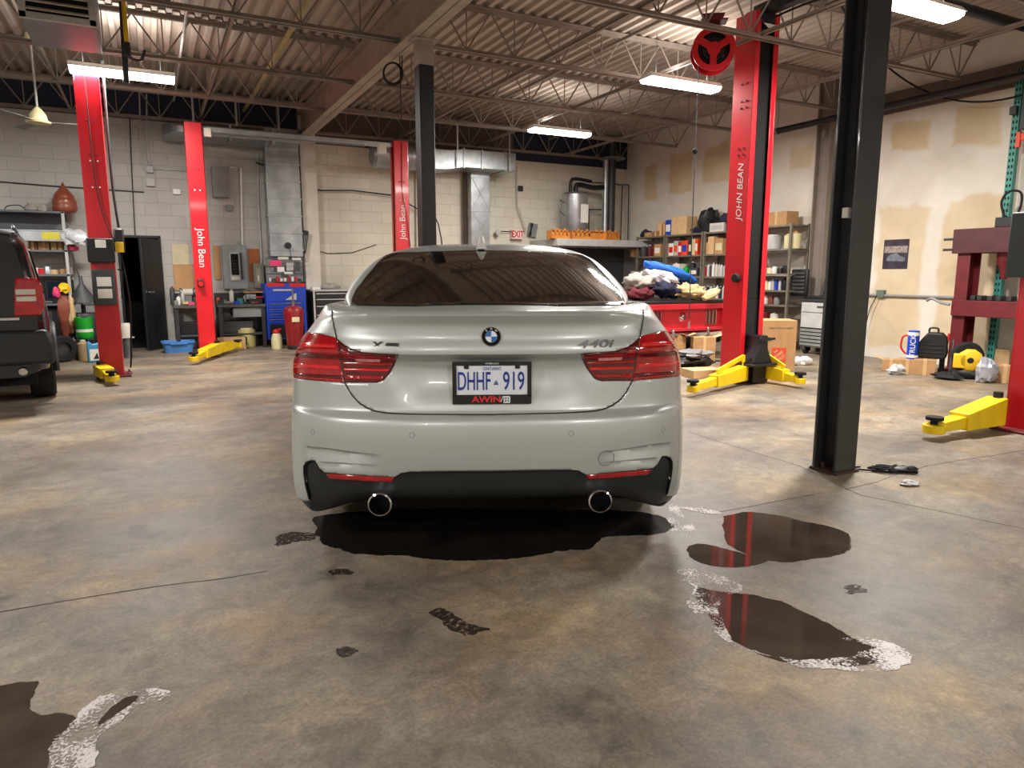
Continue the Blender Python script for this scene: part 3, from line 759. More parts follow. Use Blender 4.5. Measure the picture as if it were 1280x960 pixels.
# badges
def badge(name, body, px_, py_, size, sx, shear=0, mt_='black_gloss', bold=0):
    c = SURF(*px_st([(px_, py_)])[0], .002)
    dx = SURF(px_st([(px_+12, py_)])[0][0], px_st([(px_, py_)])[0][1], .002)-c
    o = text(name, body, size, mt_, CAR, tuple(c), (PI/2-.22, 0, math.atan2(dx[1], dx[0])), sx, .0016, bold, shear=shear); return o
M['badge_chrome'] = mat('badge_chrome', (92, 92, 94), .25, .9, 0)
badge('model_badge', '440i', 743, 430.5, .048, 1.9, .25, 'badge_chrome', .0008)
badge('model_badge', 'x', 471.5, 430, .055, 1.55, .1, 'badge_chrome', .0006)
c = SURF(*px_st([(490, 431)])[0], .003)
q = MB(); q.ext([(-.030, -.007), (.030, -.007), (.030, .007), (-.024, .007)], -.002, .002, 'y'); o = q.build('drive_badge', 'badge_chrome', CAR, loc=tuple(c), bevel=.001); o.rotation_euler = (-.22, 0, -.22)
text('badge_lettering', 'DRIVE', .0105, 'black_gloss', o, (.002, -.0024, 0), (PI/2, 0, 0), 1.2, .0003)
# number plate with frame
PC = Vector((.008, .060, .792)); PLT = bpy.data.objects.new('number_plate', None)
q = MB(); q.box(-.153, -.003, -.064, .153, .003, .076); pl_ = q.build('number_plate', 'plate_white', CAR, bevel=.001, loc=PC); pl_.rotation_euler = (-.06, 0, 0)
pl_['label'] = 'white number plate with blue characters in a black frame'
q = MB(); q.box(-.168, -.009, -.090, .168, -.002, -.050); q.box(-.168, -.009, .074, .168, -.002, .090); q.box(-.168, -.009, -.06, -.150, -.002, .08); q.box(.150, -.009, -.06, .168, -.002, .08)
q.box(-.118, -.008, .060, -.098, -.002, .08); q.box(.098, -.008, .060, .118, -.002, .08)
fr = q.build('plate_frame', 'black_gloss', pl_, bevel=.002)
text('plate_characters', 'DHHF', .110, 'plate_blue', pl_, (-.0765, -.0042, .004), sx=.485, bold=.0008, ext=.0008)
text('plate_characters', '919', .110, 'plate_blue', pl_, (.092, -.0042, .004), sx=.57, bold=.0008, ext=.0008)
q = MB(); q.ext([(-.010, -.006), (.010, -.006), (.008, .0), (-.008, 0)], -.0045, -.003); q.ext([(-.008, .002), (-.004, .008), (0, .004), (0, .013), (.0, .004), (.004, .008), (.008, .002)][::-1], -.0045, -.003); q.box(-.0015, -.0045, .002, .0015, -.003, .013)
q.build('crown_mark', 'plate_blue', pl_, loc=(.017, 0, -.002))
text('plate_top_lettering', 'ONTARIO', .019, 'plate_blue', pl_, (0, -.0042, .060), sx=.9, ext=.0006)
text('frame_lettering', 'WHEELS.CA', .010, 'plate_white', fr, (0, -.0095, .0825), sx=1.1, ext=.0004)
text('frame_lettering', 'AWIN', .036, 'lamp_bright', fr, (-.024, -.0095, -.0705), sx=1.25, ext=.0005, bold=.0008)
text('frame_lettering', '/', .036, 'plate_white', fr, (.041, -.0095, -.0705), sx=1.1, ext=.0005)
q = MB()
for zz in (-.083, -.071, -.059): q.box(.048, -.0105, zz-.003, .075, -.0092, zz+.003)
for xx in (.048, .060, .071): q.box(xx, -.0105, -.082, xx+.006, -.0092, -.060)
q.build('frame_mark', 'plate_white', fr)
# ---------------------------------------------------------------- greenhouse
GY = np.array([.44, .60, .80, 1.05, 1.35, 1.65, 2.0, 2.4, 2.8, 3.2, 3.55, 3.75])
GZC = np.array([1.105, 1.158, 1.222, 1.297, 1.372, 1.425, 1.45, 1.452, 1.42, 1.32, 1.18, 1.09])
GZB = np.array([1.09, 1.09, 1.085, 1.075, 1.06, 1.05, 1.04, 1.03, 1.025, 1.02, 1.015, 1.01])
GWB = np.array([.68, .735, .768, .785, .79, .785, .76, .76, .76, .755, .75, .74])
GN = np.array([6, 5.0, 4.5, 4.2, 3.9, 3.7, 3.5, 3.3, 3.2, 3.2, 3.6, 5])
def GH(u, y, off=0.0):
    """u in -1..1 across the car, y along it"""
    u = np.clip(np.asarray(u, float), -1, 1); y = np.asarray(y, float)
    zc = csp(y, GY, GZC); zb = np.interp(y, GY, GZB); wb = csp(y, GY, GWB); n_ = np.interp(y, GY, GN)
    a = np.abs(u)*PI/2; x = np.sign(u)*wb*np.sin(a)**(2/n_*1.0); z = zb+(zc-zb)*np.cos(a)**(2/n_)
    yy = y+.16*(np.abs(x)/.7)**2.2*(1-smst(y, .9, 2.0))-.0
    P = np.stack([x, yy, z], -1)
    if np.any(off):
        e = 2e-3; p0 = GH(u-e, y); p1_ = GH(u+e, y); q0 = GH(u, y-e); q1 = GH(u, y+e)
        n2 = np.cross(p1_-p0, q1-q0); n2 /= np.linalg.norm(n2, axis=-1, keepdims=True)+1e-12
        n2 = np.where((n2[..., 2:3] < 0), -n2, n2); P = P+n2*off
    return P
def csp(x, X, Y):
    """smooth cubic through samples"""
    m_ = np.gradient(Y, X); i = np.clip(np.searchsorted(X, x, side='right')-1, 0, len(X)-2); h = X[i+1]-X[i]; u = np.clip((x-X[i])/h, 0, 1)
    return (2*u**3-3*u**2+1)*Y[i]+(u**3-2*u**2+u)*h*m_[i]+(-2*u**3+3*u**2)*Y[i+1]+(u**3-u**2)*h*m_[i+1]
ua = np.linspace(-1, 1, 61); ya = np.linspace(.44, 3.75, 120)
UU, YY = np.meshgrid(ua, ya, indexing='ij'); PG = GH(UU, YY)
fs = []
for i in range(60):
    for j in range(119): fs.append((i*120+j, (i+1)*120+j, (i+1)*120+j+1, i*120+j+1))
mesh_obj('roof', PG.reshape(-1, 3), fs, 'silver', CAR, 60)
u2, y2 = np.meshgrid(np.linspace(-.96, .96, 241), np.linspace(.44, 2.2, 221), indexing='ij'); g2 = (u2, y2, proj(GH(u2, y2)))
GL_PX = [(440, 379), (443, 369), (452, 355), (464, 340), (475, 327), (481, 321), (487, 318), (520, 316.3), (560, 314.8), (606, 314), (650, 314.7), (695, 316.5), (727, 319.5), (736, 324), (748, 336), (764, 354), (777, 371), (780, 379), (776, 382.5), (700, 383.6), (614, 384), (520, 383.4), (446, 382.5)]
gl = px_st(GL_PX, GH, g2)
WIN = patch('rear_window', gl, 'car_glass', .004, .02, fn=GH, solid=.004)
ribbon('window_gasket', gl+[gl[0]], .0035, 'seam', fn=GH, off=.002, parent=WIN)
# side windows and windscreen
for sg in (1, -1):
    pl = [(sg*.72, 1.45), (sg*.93, 1.15), (sg*.965, 1.4), (sg*.965, 3.2), (sg*.9, 3.1), (sg*.72, 2.7)]
    patch('side_window', pl, 'car_glass', .003, .05, fn=GH)
patch('windscreen', [(-.6, 2.78), (.6, 2.78), (.8, 3.62), (-.8, 3.62)], 'car_glass', .003, .05, fn=GH)
# roof aerial fin
q = MB(); prof = [(-.085, 0), (-.06, .018), (.0, .044), (.035, .052), (.05, .03), (.055, 0)]
rws = []
for (yy, zz) in [(-.09, .001), (-.05, .018), (-.01, .036), (.03, .052), (.045, .052), (.055, .03), (.06, .001)]:
    rws.append([Vector((.016*math.cos(a)*(1-zz*8), yy*-1, zz*math.sin(a)+.002*0)) for a in np.linspace(0, PI, 9)])
q.grid(rws); af = q.build('aerial_fin', 'white', CAR, loc=(-.03, 1.50, 1.395)); af.scale = (2.3, 1.5, 1.7)
# wheels
for wx in (-.79, .79):
    for wy in (WY1, WY2):
        sg = 1 if wx > 0 else -1; T = Matrix.Translation((wx, wy, .325)) @ Matrix.Rotation(PI/2, 4, 'Y')
        q = MB(); q.lathe([(.235, -.115), (.30, -.12), (.318, -.105), (.325, -.08), (.325, .08), (.318, .105), (.30, .12), (.235, .115)], n=48, T=T); w_ = q.build('wheel', 'rubber', CAR)
        q = MB(); q.lathe([(.236, -.1), (.225, -.095), (.21, .0), (.225, .095), (.236, .1)], n=40, T=T)
        for k in range(5):
            a = k*2*PI/5; q.bar((wx+sg*.1, wy+.03*math.cos(a), .325+.03*math.sin(a)), (wx+sg*.1, wy+.215*math.cos(a), .325+.215*math.sin(a)), .04, .03)
        q.build('rim', 'steel', w_)
for sg in (1, -1):
    for wy in (WY1, WY2):
        q = MB(); q.tube([(sg*.905, wy+.375*math.cos(a), .33+.375*math.sin(a)) for a in np.linspace(-.2, PI+.2, 30)], .012); q.build('wheel_arch', 'silver', CAR)
    q = MB(); q.ext([(0, 0), (.17, .02), (.2, .09), (.16, .14), (.03, .12)], 2.95, 3.05); q.bar((-.06, 3.0, .05), (.02, 3.0, .06), .03)
    o = q.build('door_mirror', 'silver', CAR, bevel=.02); o.location = (.76*1 if sg > 0 else -.76, 0, 1.04); o.scale = (sg, 1, 1)
# ================================================================ vehicle lifts
M['brand_white'] = mat('brand_white', (225, 214, 212), .5, var=0)
def post(name, label, loc, rotz, h, w=.30, d=.27, lip=.07, t=.012, base=(.5, .62)):
    """two post lift column: C section open towards local -y"""
    r = thing(name, label, 'car lift', loc, rotz); q = MB()
    q.box(-w/2, d/2-t, .02, w/2, d/2, h)
    for s_ in (-1, 1):
        q.box(s_*w/2-(t if s_ > 0 else 0), -d/2, .02, s_*w/2+(0 if s_ > 0 else t), d/2, h)
        q.box(s_*w/2-(lip if s_ > 0 else 0), -d/2, .02, s_*w/2+(0 if s_ > 0 else lip), -d/2+t, h)
    q.build('post', 'lift_red', r, bevel=.005)
    q = MB(); q.box(-base[0]/2, -d/2-.04, 0, base[0]/2, d/2+.08, .02); q.build('base_plate', 'dark_red', r, bevel=.004)
    for sx in (-1, 1):
        for sy in (-d/2-.02, d/2+.05):
            q = MB(); q.cyl((sx*(base[0]/2-.04), sy, .018), (sx*(base[0]/2-.04), sy, .05), .014, n=6); q.build('anchor_bolt', 'steel', r)
    q = MB(); q.box(-w/2+.02, -d/2+.03, .06, w/2-.02, d/2-.02, .95); q.build('carriage', 'black_metal', r, bevel=.01)
    for s_ in (-.035, .035):
        q = MB(); q.cyl((s_, 0, .9), (s_, 0, h-.12), .011, n=8); q.build('lift_chain', 'steel', r)
    q = MB(); q.box(-w/2+.014, -d/2+.05, .95, w/2-.014, -d/2+.055, h-.02); q.build('post_lining', 'matte_black', r)
    return r
def arm(r, a, b, w0=.13, w1=.10, h0=.15, h1=.11, brace=True, z0=.05):
    """yellow swing arm from a to b (local), pad at the end"""
    a = Vector(a); b = Vector(b); dv = b-a; L = dv.length; T = Matrix.Translation(a) @ Matrix.Rotation(math.atan2(dv.y, dv.x), 4, 'Z')
    q = MB(); 
    m_ = L*.62
    q.ext([(0, z0), (m_, z0), (m_, z0+h1+.02), (0, z0+h0)], -w0/2, w0/2, 'y', T)
    q.ext([(m_-.05, z0+.012), (L, z0+.012), (L, z0+h1-.03), (m_-.05, z0+h1)], -w1/2+.008, w1/2-.008, 'y', T)
    q.lathe([(.0, z0), (w0*.5, z0), (w0*.5, z0+h1*.6), (0, z0+h1*.6)], n=20, T=T @ Matrix.Translation((L, 0, 0)))
    o = q.build('lift_arm', 'lift_yellow', r, bevel=.006)
    if brace:
        q = MB(); q.bar(T @ Vector((.02, 0, z0+h0+.10)), T @ Vector((m_*.9, 0, z0+h0-.01)), .025, .05); q.bar(T @ Vector((.02, 0, z0+h0-.02)), T @ Vector((.02, 0, z0+h0+.12)), .03); q.build('arm_brace', 'lift_yellow', o, bevel=.004)
    q = MB(); q.lathe([(0, 0), (.028, 0), (.028, .03), (.062, .035), (.062, .06), (.0, .06)], (T @ Vector((L, 0, z0+h1*.6))), n=20); q.build('lift_pad', 'rubber', o)
    q = MB(); p = T @ Vector((.0, 0, 0)); q.cyl((p.x, p.y, z0-.02), (p.x, p.y, z0+h0+.04), .035, n=16); q.build('arm_pivot', 'black_metal', o)
    return o
def loc2(r, P):
    return (Matrix.Translation(r.location) @ Matrix.Rotation(r.rotation_euler.z, 4, 'Z')).inverted() @ Vector(P)
# right lift, rear post: opens to the camera
pr = D(929, 480, 8.05); RP = Vector((pr.x+.02, pr.y+.08, 0))
r = post('lift_post', 'tall red lift post with open black channel standing right of the silver car', RP, 0, 4.02, .34, .30)
q = MB(); q.ext([(-.15, .24), (.15, .24), (.07, .41), (.06, .56), (-.06, .56), (-.07, .41)], -.34, -.13); q.box(-.08, -.36, .50, .09, -.33, .54); q.cyl((.08, -.35, .52), (.16, -.35, .52), .014)
q.build('carriage_bracket', 'black_metal', r, bevel=.01)
q = MB(); q.box(-.20, -.40, .215, .20, -.12, .245); q.box(-.1, -.3, .02, .1, -.14, .22); q.build('arm_shelf', 'black_metal', r, bevel=.006)
arm(r, (-.17, -.22, 0), loc2(r, G(866, 484, .1)).xyz*Vector((1, 1, 0)), w0=.12, h0=.17)
arm(r, (.17, -.22, 0), loc2(r, G(1000, 474, .1)).xyz*Vector((1, 1, 0)), w0=.12, h0=.17)
text('brand_lettering', 'JOHN BEAN', .115, 'brand_white', r, (-.173, -.03, 2.15), (PI/2, -PI/2, -PI/2), 1.0, .0006, shear=.2)
q = MB(); q.cyl((-.17, -.06, 1.20), (-.225, -.06, 1.20), .05, n=20); q.build('arm_knob', 'rubber', r, bevel=.008)
for zz in (2.55, 2.62, 3.05, 3.12, 3.3):
    for yy in (-.05, .02): 
        q = MB(); q.cyl((-.17, yy, zz), (-.18, yy, zz), .012, n=6); q.build('bolt', 'dark_red', r)
q = MB(); q.cyl((-.02, -.16, 3.98), (-.02, .1, 3.98), .11, n=20); q.cyl((.07, -.12, 3.99), (.07, .05, 3.99), .06, n=16); q.build('top_pulley', 'black_metal', r, bevel=.006)
q = MB(); q.ext([(-.08, 3.90), (.17, 3.90), (.17, 3.87), (.02, 3.84)], -.165, -.155); q.build('top_gusset', 'white', r, bevel=.002)
# overhead beam of the right lift, hose bundle
r = thing('lift_bridge', 'black overhead beam running from the top of the tall red post towards the camera', 'overhead bar', (RP.x, RP.y, 0))
q = MB(); q.box(-.06, -3.2, 4.0, .06, .02, 4.12); q.build('bridge_tube', 'black_metal', r, bevel=.006)
q = MB(); q.tube(curve_pts([(.02, -.1, 3.95), (.12, -.6, 4.0), (.14, -1.6, 3.92), (.14, -3.2, 3.95)]), .012); q.build('hydraulic_hose', 'rubber', r)
q = MB(); q.box(.28, -3.2, 3.93, .34, -.62, 3.99); q.build('shutoff_bar', 'black_metal', r, bevel=.006)
# right lift, front post (only its left edge is in the picture)
pe = D(1262, 470, 5.42); FP = Vector((pe.x+.19+.15, pe.y+.02-.08, 0))
r = post('lift_post', 'red lift post at the right picture edge carrying a black power unit', FP, PI, 3.3, .34, .30, base=(.62, .6))
q = MB(); q.ext([(-.22, .05), (-.05, .05), (-.05, .75), (-.12, .75), (-.2, .25)], .13, .30); q.build('carriage_bracket', 'black_metal', r, bevel=.01)
arm(r, loc2(r, G(1243, 537, 0)).xyz*Vector((1, 1, 0)), loc2(r, G(1166, 549, 0)).xyz*Vector((1, 1, 0)), w0=.16, w1=.13, h0=.22, h1=.11, brace=False)
q = MB(); q.box(.172, -.2, 1.22, .30, .16, 1.72); q.build('power_unit_tank', mat('tank_charcoal', (44, 48, 48), .5), r, bevel=.012)
q = MB(); q.cyl((.235, 0, 1.72), (.235, 0, 1.86), .05); q.cyl((.235, 0, 1.8), (.32, .02, 1.82), .02); q.build('pump', 'steel', r, bevel=.004)
q = MB(); q.cyl((.275, 0, 1.86), (.275, 0, 2.14), .095, n=24); q.box(.2, .04, 1.88, .34, .12, 2.06); q.build('motor', 'black_metal', r, bevel=.01)
q = MB(); q.box(.23, .121, 1.93, .32, .123, 2.0); q.build('warning_label', 'paper', r)
q = MB(); q.tube(curve_pts([(.27, 0, 2.1), (.34, .02, 2.3), (.28, .02, 2.6), (.2, .0, 3.2)]), .008); q.build('cable', 'rubber', r)

# left lifts
def left_post(label, px_, py_, h, rot, w=.25, brand=True, unit=False, fr=None):
    g = G(px_, py_); r = post('lift_post', label, (g.x, g.y, 0), rot, h, .25 if fr is None else fr, .25, base=(.42, .42))
    return r
PZ = [G(141, 471), G(261, 446.5), D(495, 400, 12.35)]
L1 = post('lift_post', 'red lift post nearest the black van, with black control boxes', (PZ[0].x, PZ[0].y+.12, 0), -PI/2, 3.56, .25, .25, base=(.42, .5))
L2 = post('lift_post', 'red lift post beside the work bench and grey electric panel', (PZ[1].x, PZ[1].y+.1, 0), PI/2, 3.40, .22, .23, base=(.42, .5))
L3 = post('lift_post', 'red lift post standing behind the roof of the silver car', (PZ[2].x, PZ[1].y+.12, 0), -PI/2, 3.40, .22, .23, base=(.42, .5))
def sloc(r, P): return loc2(r, P)
# face towards the camera is world -y; local frames are turned by +-90 degrees
def face_box(r, x0, x1, z0, z1, y0, y1, name, mt, bevel=.006):
    """box given in world axes relative to the post centre"""
    q = MB(); T = Matrix.Rotation(-r.rotation_euler.z, 4, 'Z'); q.box(x0, y0, z0, x1, y1, z1, T); return q.build(name, mt, r, bevel=bevel)
for r, w_ in ((L2, .23), (L3, .23)):
    o = text('brand_lettering', 'John Bean', .14, 'brand_white', r, (0, 0, 0), ext=.0006)
    o.rotation_euler = (Matrix.Rotation(-r.rotation_euler.z, 3, 'Z') @ Matrix.Rotation(PI/2, 3, 'X') @ Matrix.Rotation(-PI/2 if r is L2 else PI/2, 3, 'Z')).to_euler()
    o.location = Matrix.Rotation(-r.rotation_euler.z, 3, 'Z') @ Vector((0, -.113, 1.62 if r is L2 else 2.1))
face_box(L1, -.14, .14, 1.38, 1.66, -.25, -.13, 'switch_box', 'black_plastic', .01)
face_box(L1, -.05, .06, 1.55, 1.64, -.255, -.249, 'warning_label', 'paper', .001)
face_box(L1, -.12, .12, .88, 1.30, -.24, -.13, 'control_box', 'darkgrey', .012)
for z_ in (.96, 1.1): face_box(L1, -.07, .08, z_, z_+.11, -.245, -.239, 'instruction_label', 'paper', .001)
face_box(L1, .14, .25, 1.50, 1.78, -.2, -.05, 'motor', 'black_metal', .02)
face_box(L1, .15, .24, 1.50, 1.62, -.22, -.19, 'hazard_label', 'yellow', .002)
q = MB(); T = Matrix.Rotation(-L1.rotation_euler.z, 4, 'Z')
for x_, sg in ((.0, 1),): q.tube([T @ Vector(p) for p in curve_pts([(-.01, -.135, 3.55), (.0, -.14, 2.4), (.06, -.14, 1.9), (.16, -.16, 1.6)])], .006)
q.build('cable', 'rubber', L1)
q = MB(); q.tube([T @ Vector(p) for p in curve_pts([(.18, -.05, 3.7), (.17, -.02, 2.4), (.2, -.05, 1.8)])], .014); q.build('hydraulic_hose', 'rubber', L1)
q = MB(); q.tube([T @ Vector(p) for p in curve_pts([(.2, -.1, 1.5), (.25, -.1, .9), (.22, -.1, .3), (.2, -.1, .1)])], .01); q.build('hydraulic_hose', 'rubber', L1)
q = MB(); q.tube([T @ Vector(p) for p in curve_pts([(.15, -.12, 1.3), (.2, -.12, 1.25), (.17, -.12, .95)])], .008); q.build('cable', 'rubber', L1)
for zz, mt_ in ((3.0, 'dark_red'), (2.62, 'dark_red'), (2.55, 'white'), (2.25, 'white')):
    for xx in (-.03, .045): face_box(L1, xx-.008, xx+.008, zz-.008, zz+.008, -.133, -.12, 'bolt', mt_, .002)
for r in (L2, L3):
    for zz in (2.75, 2.45):
        for xx in (-.035, .035): face_box(r, xx-.01, xx+.01, zz-.01, zz+.01, -.122, -.11, 'bolt', 'dark_red' if zz > 2.6 else 'white', .002)
face_box(L2, -.09, .0, 1.05, 1.18, -.17, -.115, 'release_knob', 'dark_red', .02)
q = MB(); T2 = Matrix.Rotation(-L2.rotation_euler.z, 4, 'Z'); q.cyl(T2 @ Vector((-.045, -.17, 1.1)), T2 @ Vector((-.045, -.21, 1.1)), .035); q.build('knob', 'red', L2)
q = MB(); T3 = Matrix.Rotation(-L3.rotation_euler.z, 4, 'Z'); q.tube([T3 @ Vector(p) for p in curve_pts([(.01, -.12, 3.38), (.0, -.13, 2.6), (.06, -.14, 2.2), (.13, -.12, 1.6)])], .006); q.build('cable', 'rubber', L3)
la = lambda r, g: loc2(r, g).xyz*Vector((1, 1, 0))
arm(L1, la(L1, (L1.location.x-.12, L1.location.y-.2, 0)), la(L1, G(141, 482)), w0=.15, w1=.12, h0=.12, h1=.10, brace=False)
arm(L2, la(L2, (L2.location.x+.12, L2.location.y-.1, 0)), la(L2, G(243, 456)), w0=.14, h0=.16, brace=False)
arm(L2, la(L2, (L2.location.x+.14, L2.location.y-.02, 0)), la(L2, G(298, 438)), w0=.12, h0=.15, brace=False)
for r, lb in ((L2, 0),):
    o = thing('lift_crossbar', 'silver overhead crossbar joining the two middle red lift posts', 'overhead bar', (0, 0, 0))
    q = MB(); q.box(L2.location.x+.1, L2.location.y-.02, 3.30, L3.location.x-.12, L2.location.y+.06, 3.37); q.build('crossbar_tube', 'galv', o, bevel=.005)
    q = MB(); q.tube([(L2.location.x+.15, L2.location.y-.06, 3.28), (L3.location.x-.6, L2.location.y-.06, 3.28)], .012); q.build('shutoff_rod', 'steel', o)
    q = MB(); q.box(L2.location.x+.14, L2.location.y-.08, 3.22, L2.location.x+.24, L2.location.y-.0, 3.34); q.build('limit_switch', 'offwhite', o, bevel=.006)
    q = MB(); q.box(L3.location.x-.38, L2.location.y-.08, 3.18, L3.location.x-.24, L2.location.y-.0, 3.34); q.build('limit_switch', 'offwhite', o, bevel=.006)

# ================================================================ black van at the left edge
r = thing('black_suv', 'black sport utility car at the left edge, red tail lamp showing', 'car')
SV = r; rc = D(46, 420, 6.35); r.location = (rc.x-.76, rc.y, 0); r.rotation_euler = (0, 0, .115)
M['suv_black'] = mat('suv_black', (14, 15, 18), .16, .2, 0, coat=.8)
hw = .87; LN = 4.0
def suv_sec(y):
    """half section at y (from the rear): list of (x, z)"""
    k = smst(y, 3.0, 4.3); wb = hw-.05*max(0, (.35-y)/.35)**2-.25*max(0, (y-3.9)/.4)**2
    roof = 1.66-.10*max(0, (.5-y)/.5)**1.5
    if y > 2.9: roof = max(1.0-.15*smst(y, 3.5, 4.3), 1.66-(y-2.9)*.9)
    belt = 1.03-.12*smst(y, 3.3, 4.3); rt = max(belt+.02, roof)
    lean = (rt-belt)*.16
    return [(wb*.80, .30), (wb*.97, .36), (wb, .55), (wb*1.0, .80), (wb*.985, .95), (wb*.965, belt), (wb*.955-lean*.25, belt+(rt-belt)*.25), (wb*.95-lean*.9, belt+(rt-belt)*.85), (wb*.93-lean*1.25, rt-.025), (wb*.55, rt+.01), (0, rt+.02)]
q = MB(); ys_ = [0, .03, .08, .16, .3, .5, .8]+[1.1+i*.28 for i in range(11)]
for sg in (1, -1):
    P = []
    for y in ys_:
        sec = suv_sec(min(y, LN-.01)); k = max(0, 1-y/.12); e = []
        for j, (x, z) in enumerate(sec):
            lean_y = .10*max(0, (z-1.0))/.6+.0*(1-1)
            yy = y+lean_y*(1-smst(y, 0, 1.0)) + (.05*(1-smst(y, 0, .5)) if z < .5 else 0)
            e.append(Vector((sg*x*(1-.06*k*k), yy, z)))
        P.append(e)
    q.grid(P)
    for e, rev in ((P[0], 0), (P[-1], 1)):
        q._add([*e, Vector((0, e[0].y, e[0].z))], [tuple(range(len(e)+1))])
q.build('body', 'suv_black', r, angle=32)
for sg in (1, -1):
    q = MB(); q.ext([(sg*.60, .87), (sg*.80, .87), (sg*.835, .95), (sg*.835, 1.15), (sg*.80, 1.21), (sg*.64, 1.21), (sg*.62, 1.1)], -.02, .12); o = q.build('tail_lamp', 'lamp_red', r, bevel=.015)
    q = MB(); q.box(sg*.66-.03, -.032, 1.0, sg*.66+.12*(1), -.018, 1.045); q.box(sg*.66-.03, -.032, 1.06, sg*.66+.12, -.018, 1.11); q.build('reversing_light', 'offwhite', o, bevel=.004)
    q = MB(); q.ext([(.35, 1.06), (1.0, 1.04), (1.0, 1.5), (.62, 1.48)], sg*(.84-.03)-.008, sg*.84-.0, 'x', Matrix.Translation((sg*.0, 0, 0)))
    for v_i in range(len(q.v)):
        x_, y_, z_ = q.v[v_i]; q.v[v_i] = (x_-sg*(max(0, z_-1.03)*.19-.012), y_, z_)
    q.build('side_window', 'car_glass', r, bevel=.006)
    q = MB(); q.tube(curve_pts([(sg*.66, .35, 1.66), (sg*.65, .6, 1.70), (sg*.65, 2.4, 1.71), (sg*.66, 2.7, 1.67)]), .014); q.build('roof_rail', 'steel', r)
q = MB(); q.ext([(-.60, 1.1), (.60, 1.1), (.54, 1.5), (-.54, 1.5)], .03, .05); q2 = q.build('rear_window', 'car_glass', r, bevel=.01); q2.rotation_euler = (-.13, 0, 0); q2.location = (0, -.16+.1, .02)
q = MB(); q.ext([(-.88, .42), (.88, .42), (.88, .62), (.84, .74), (-.84, .74), (-.88, .62)], -.06, .3); q.build('bumper', mat('suv_bumper', (26, 28, 32), .45), r, bevel=.04, seg=4)
q = MB(); q.box(-.4, -.03, .83, .64, .02, .86); q.build('chrome_strip', 'chrome', r, bevel=.006)
q = MB(); q.box(-.25, -.04, .98, .5, .02, 1.02); q.build('tailgate_handle', 'chrome', r, bevel=.01)
q = MB(); q.lathe([(.032, 0), (.038, .01), (.034, .2), (.028, .2)], n=20, T=Matrix.Translation((.62, -.03, .36)) @ Matrix.Rotation(-PI/2, 4, 'X')); q.build('exhaust_tip', 'chrome', r)
q = MB(); q.box(-.72, .25, .2, .72, 3.9, .5); q.build('underbody', 'matte_black', r)
for wx in (-.76, .76):
    for wy in (.82, 3.2):
        sg = 1 if wx > 0 else -1; T = Matrix.Translation((wx, wy, .345)) @ Matrix.Rotation(PI/2, 4, 'Y')
        q = MB(); q.lathe([(.21, -.105), (.32, -.11), (.34, -.09), (.345, -.06), (.345, .06), (.34, .09), (.32, .11), (.21, .105)], n=40, T=T); w_ = q.build('wheel', 'rubber', r)
        q = MB(); q.lathe([(.212, -.1), (.2, -.08), (.1, -.06), (.0, -.06), (.0, .06), (.1, .06), (.2, .08), (.212, .1)], n=32, T=T); q.build('rim', 'steel', w_)
        q = MB(); q.tube([(sg*.885, wy+.40*math.cos(a), .34+.40*math.sin(a)) for a in np.linspace(-.1, PI+.1, 24)], .028); q.build('wheel_arch', 'black_plastic', r)
# ================================================================ ceiling equipment
# gas unit heater
hp = D(76, 52, 7.0)
r = thing('unit_heater', 'hanging gas heater with white louvred front at the top left', 'heater', (hp.x, hp.y, 3.58), .0)
q = MB(); q.box(-.31, .02, 0, .31, .92, .52); q.build('casing', mat('heater_grey', (118, 122, 136), .5), r, bevel=.01)
q = MB()
for a_ in ((-.31, 0, .31, .06), (-.31, .46, .31, .52), (-.31, 0, -.25, .52), (.25, 0, .31, .52)): q.box(a_[0], -.03, a_[1], a_[2], .02, a_[3])
q.build('front_frame', 'lightgrey', r, bevel=.005)
for i in range(6):
    q = MB(); T = Matrix.Translation((0, -.01, .10+i*.067)) @ Matrix.Rotation(.7, 4, 'X'); q.box(-.25, -.03, -.003, .25, .03, .003, T); q.build('louver', 'offwhite', r)
q = MB(); q.box(-.25, .0, .06, .25, .015, .46); q.build('heat_grille', 'matte_black', r)
for sx in (-.27, .27):
    for sy in (.1, .8):
        q = MB(); q.cyl((sx, sy, .52), (sx, sy, .67), .006, n=6); q.build('hanger_rod', 'steel', r)
q = MB(); q.cyl((.0, .92, .3), (.0, 1.15, .3), .09); q.cyl((0, 1.13, .3), (0, 1.13, .66), .09); q.build('flue', 'galv', r)
g = D(140, 30, 7.6)
g = g+Vector((.12, -.1, 0))
r = thing('gas_pipe', 'yellow gas pipe dropping from the roof right of the louvred heater', 'pipe', (g.x, g.y, 0))
q = MB(); q.cyl((0, 0, 3.55), (0, 0, 4.15), .022); q.build('pipe', 'yellow', r)
q = MB(); q.cyl((0, 0, 3.45), (0, 0, 3.58), .03); q.tube(curve_pts([(0, 0, 3.47), (.04, .05, 3.44), (.12, .2, 3.48), (.16, .3, 3.6)]), .016); q.build('pipe_valve', 'steel_dark', r)
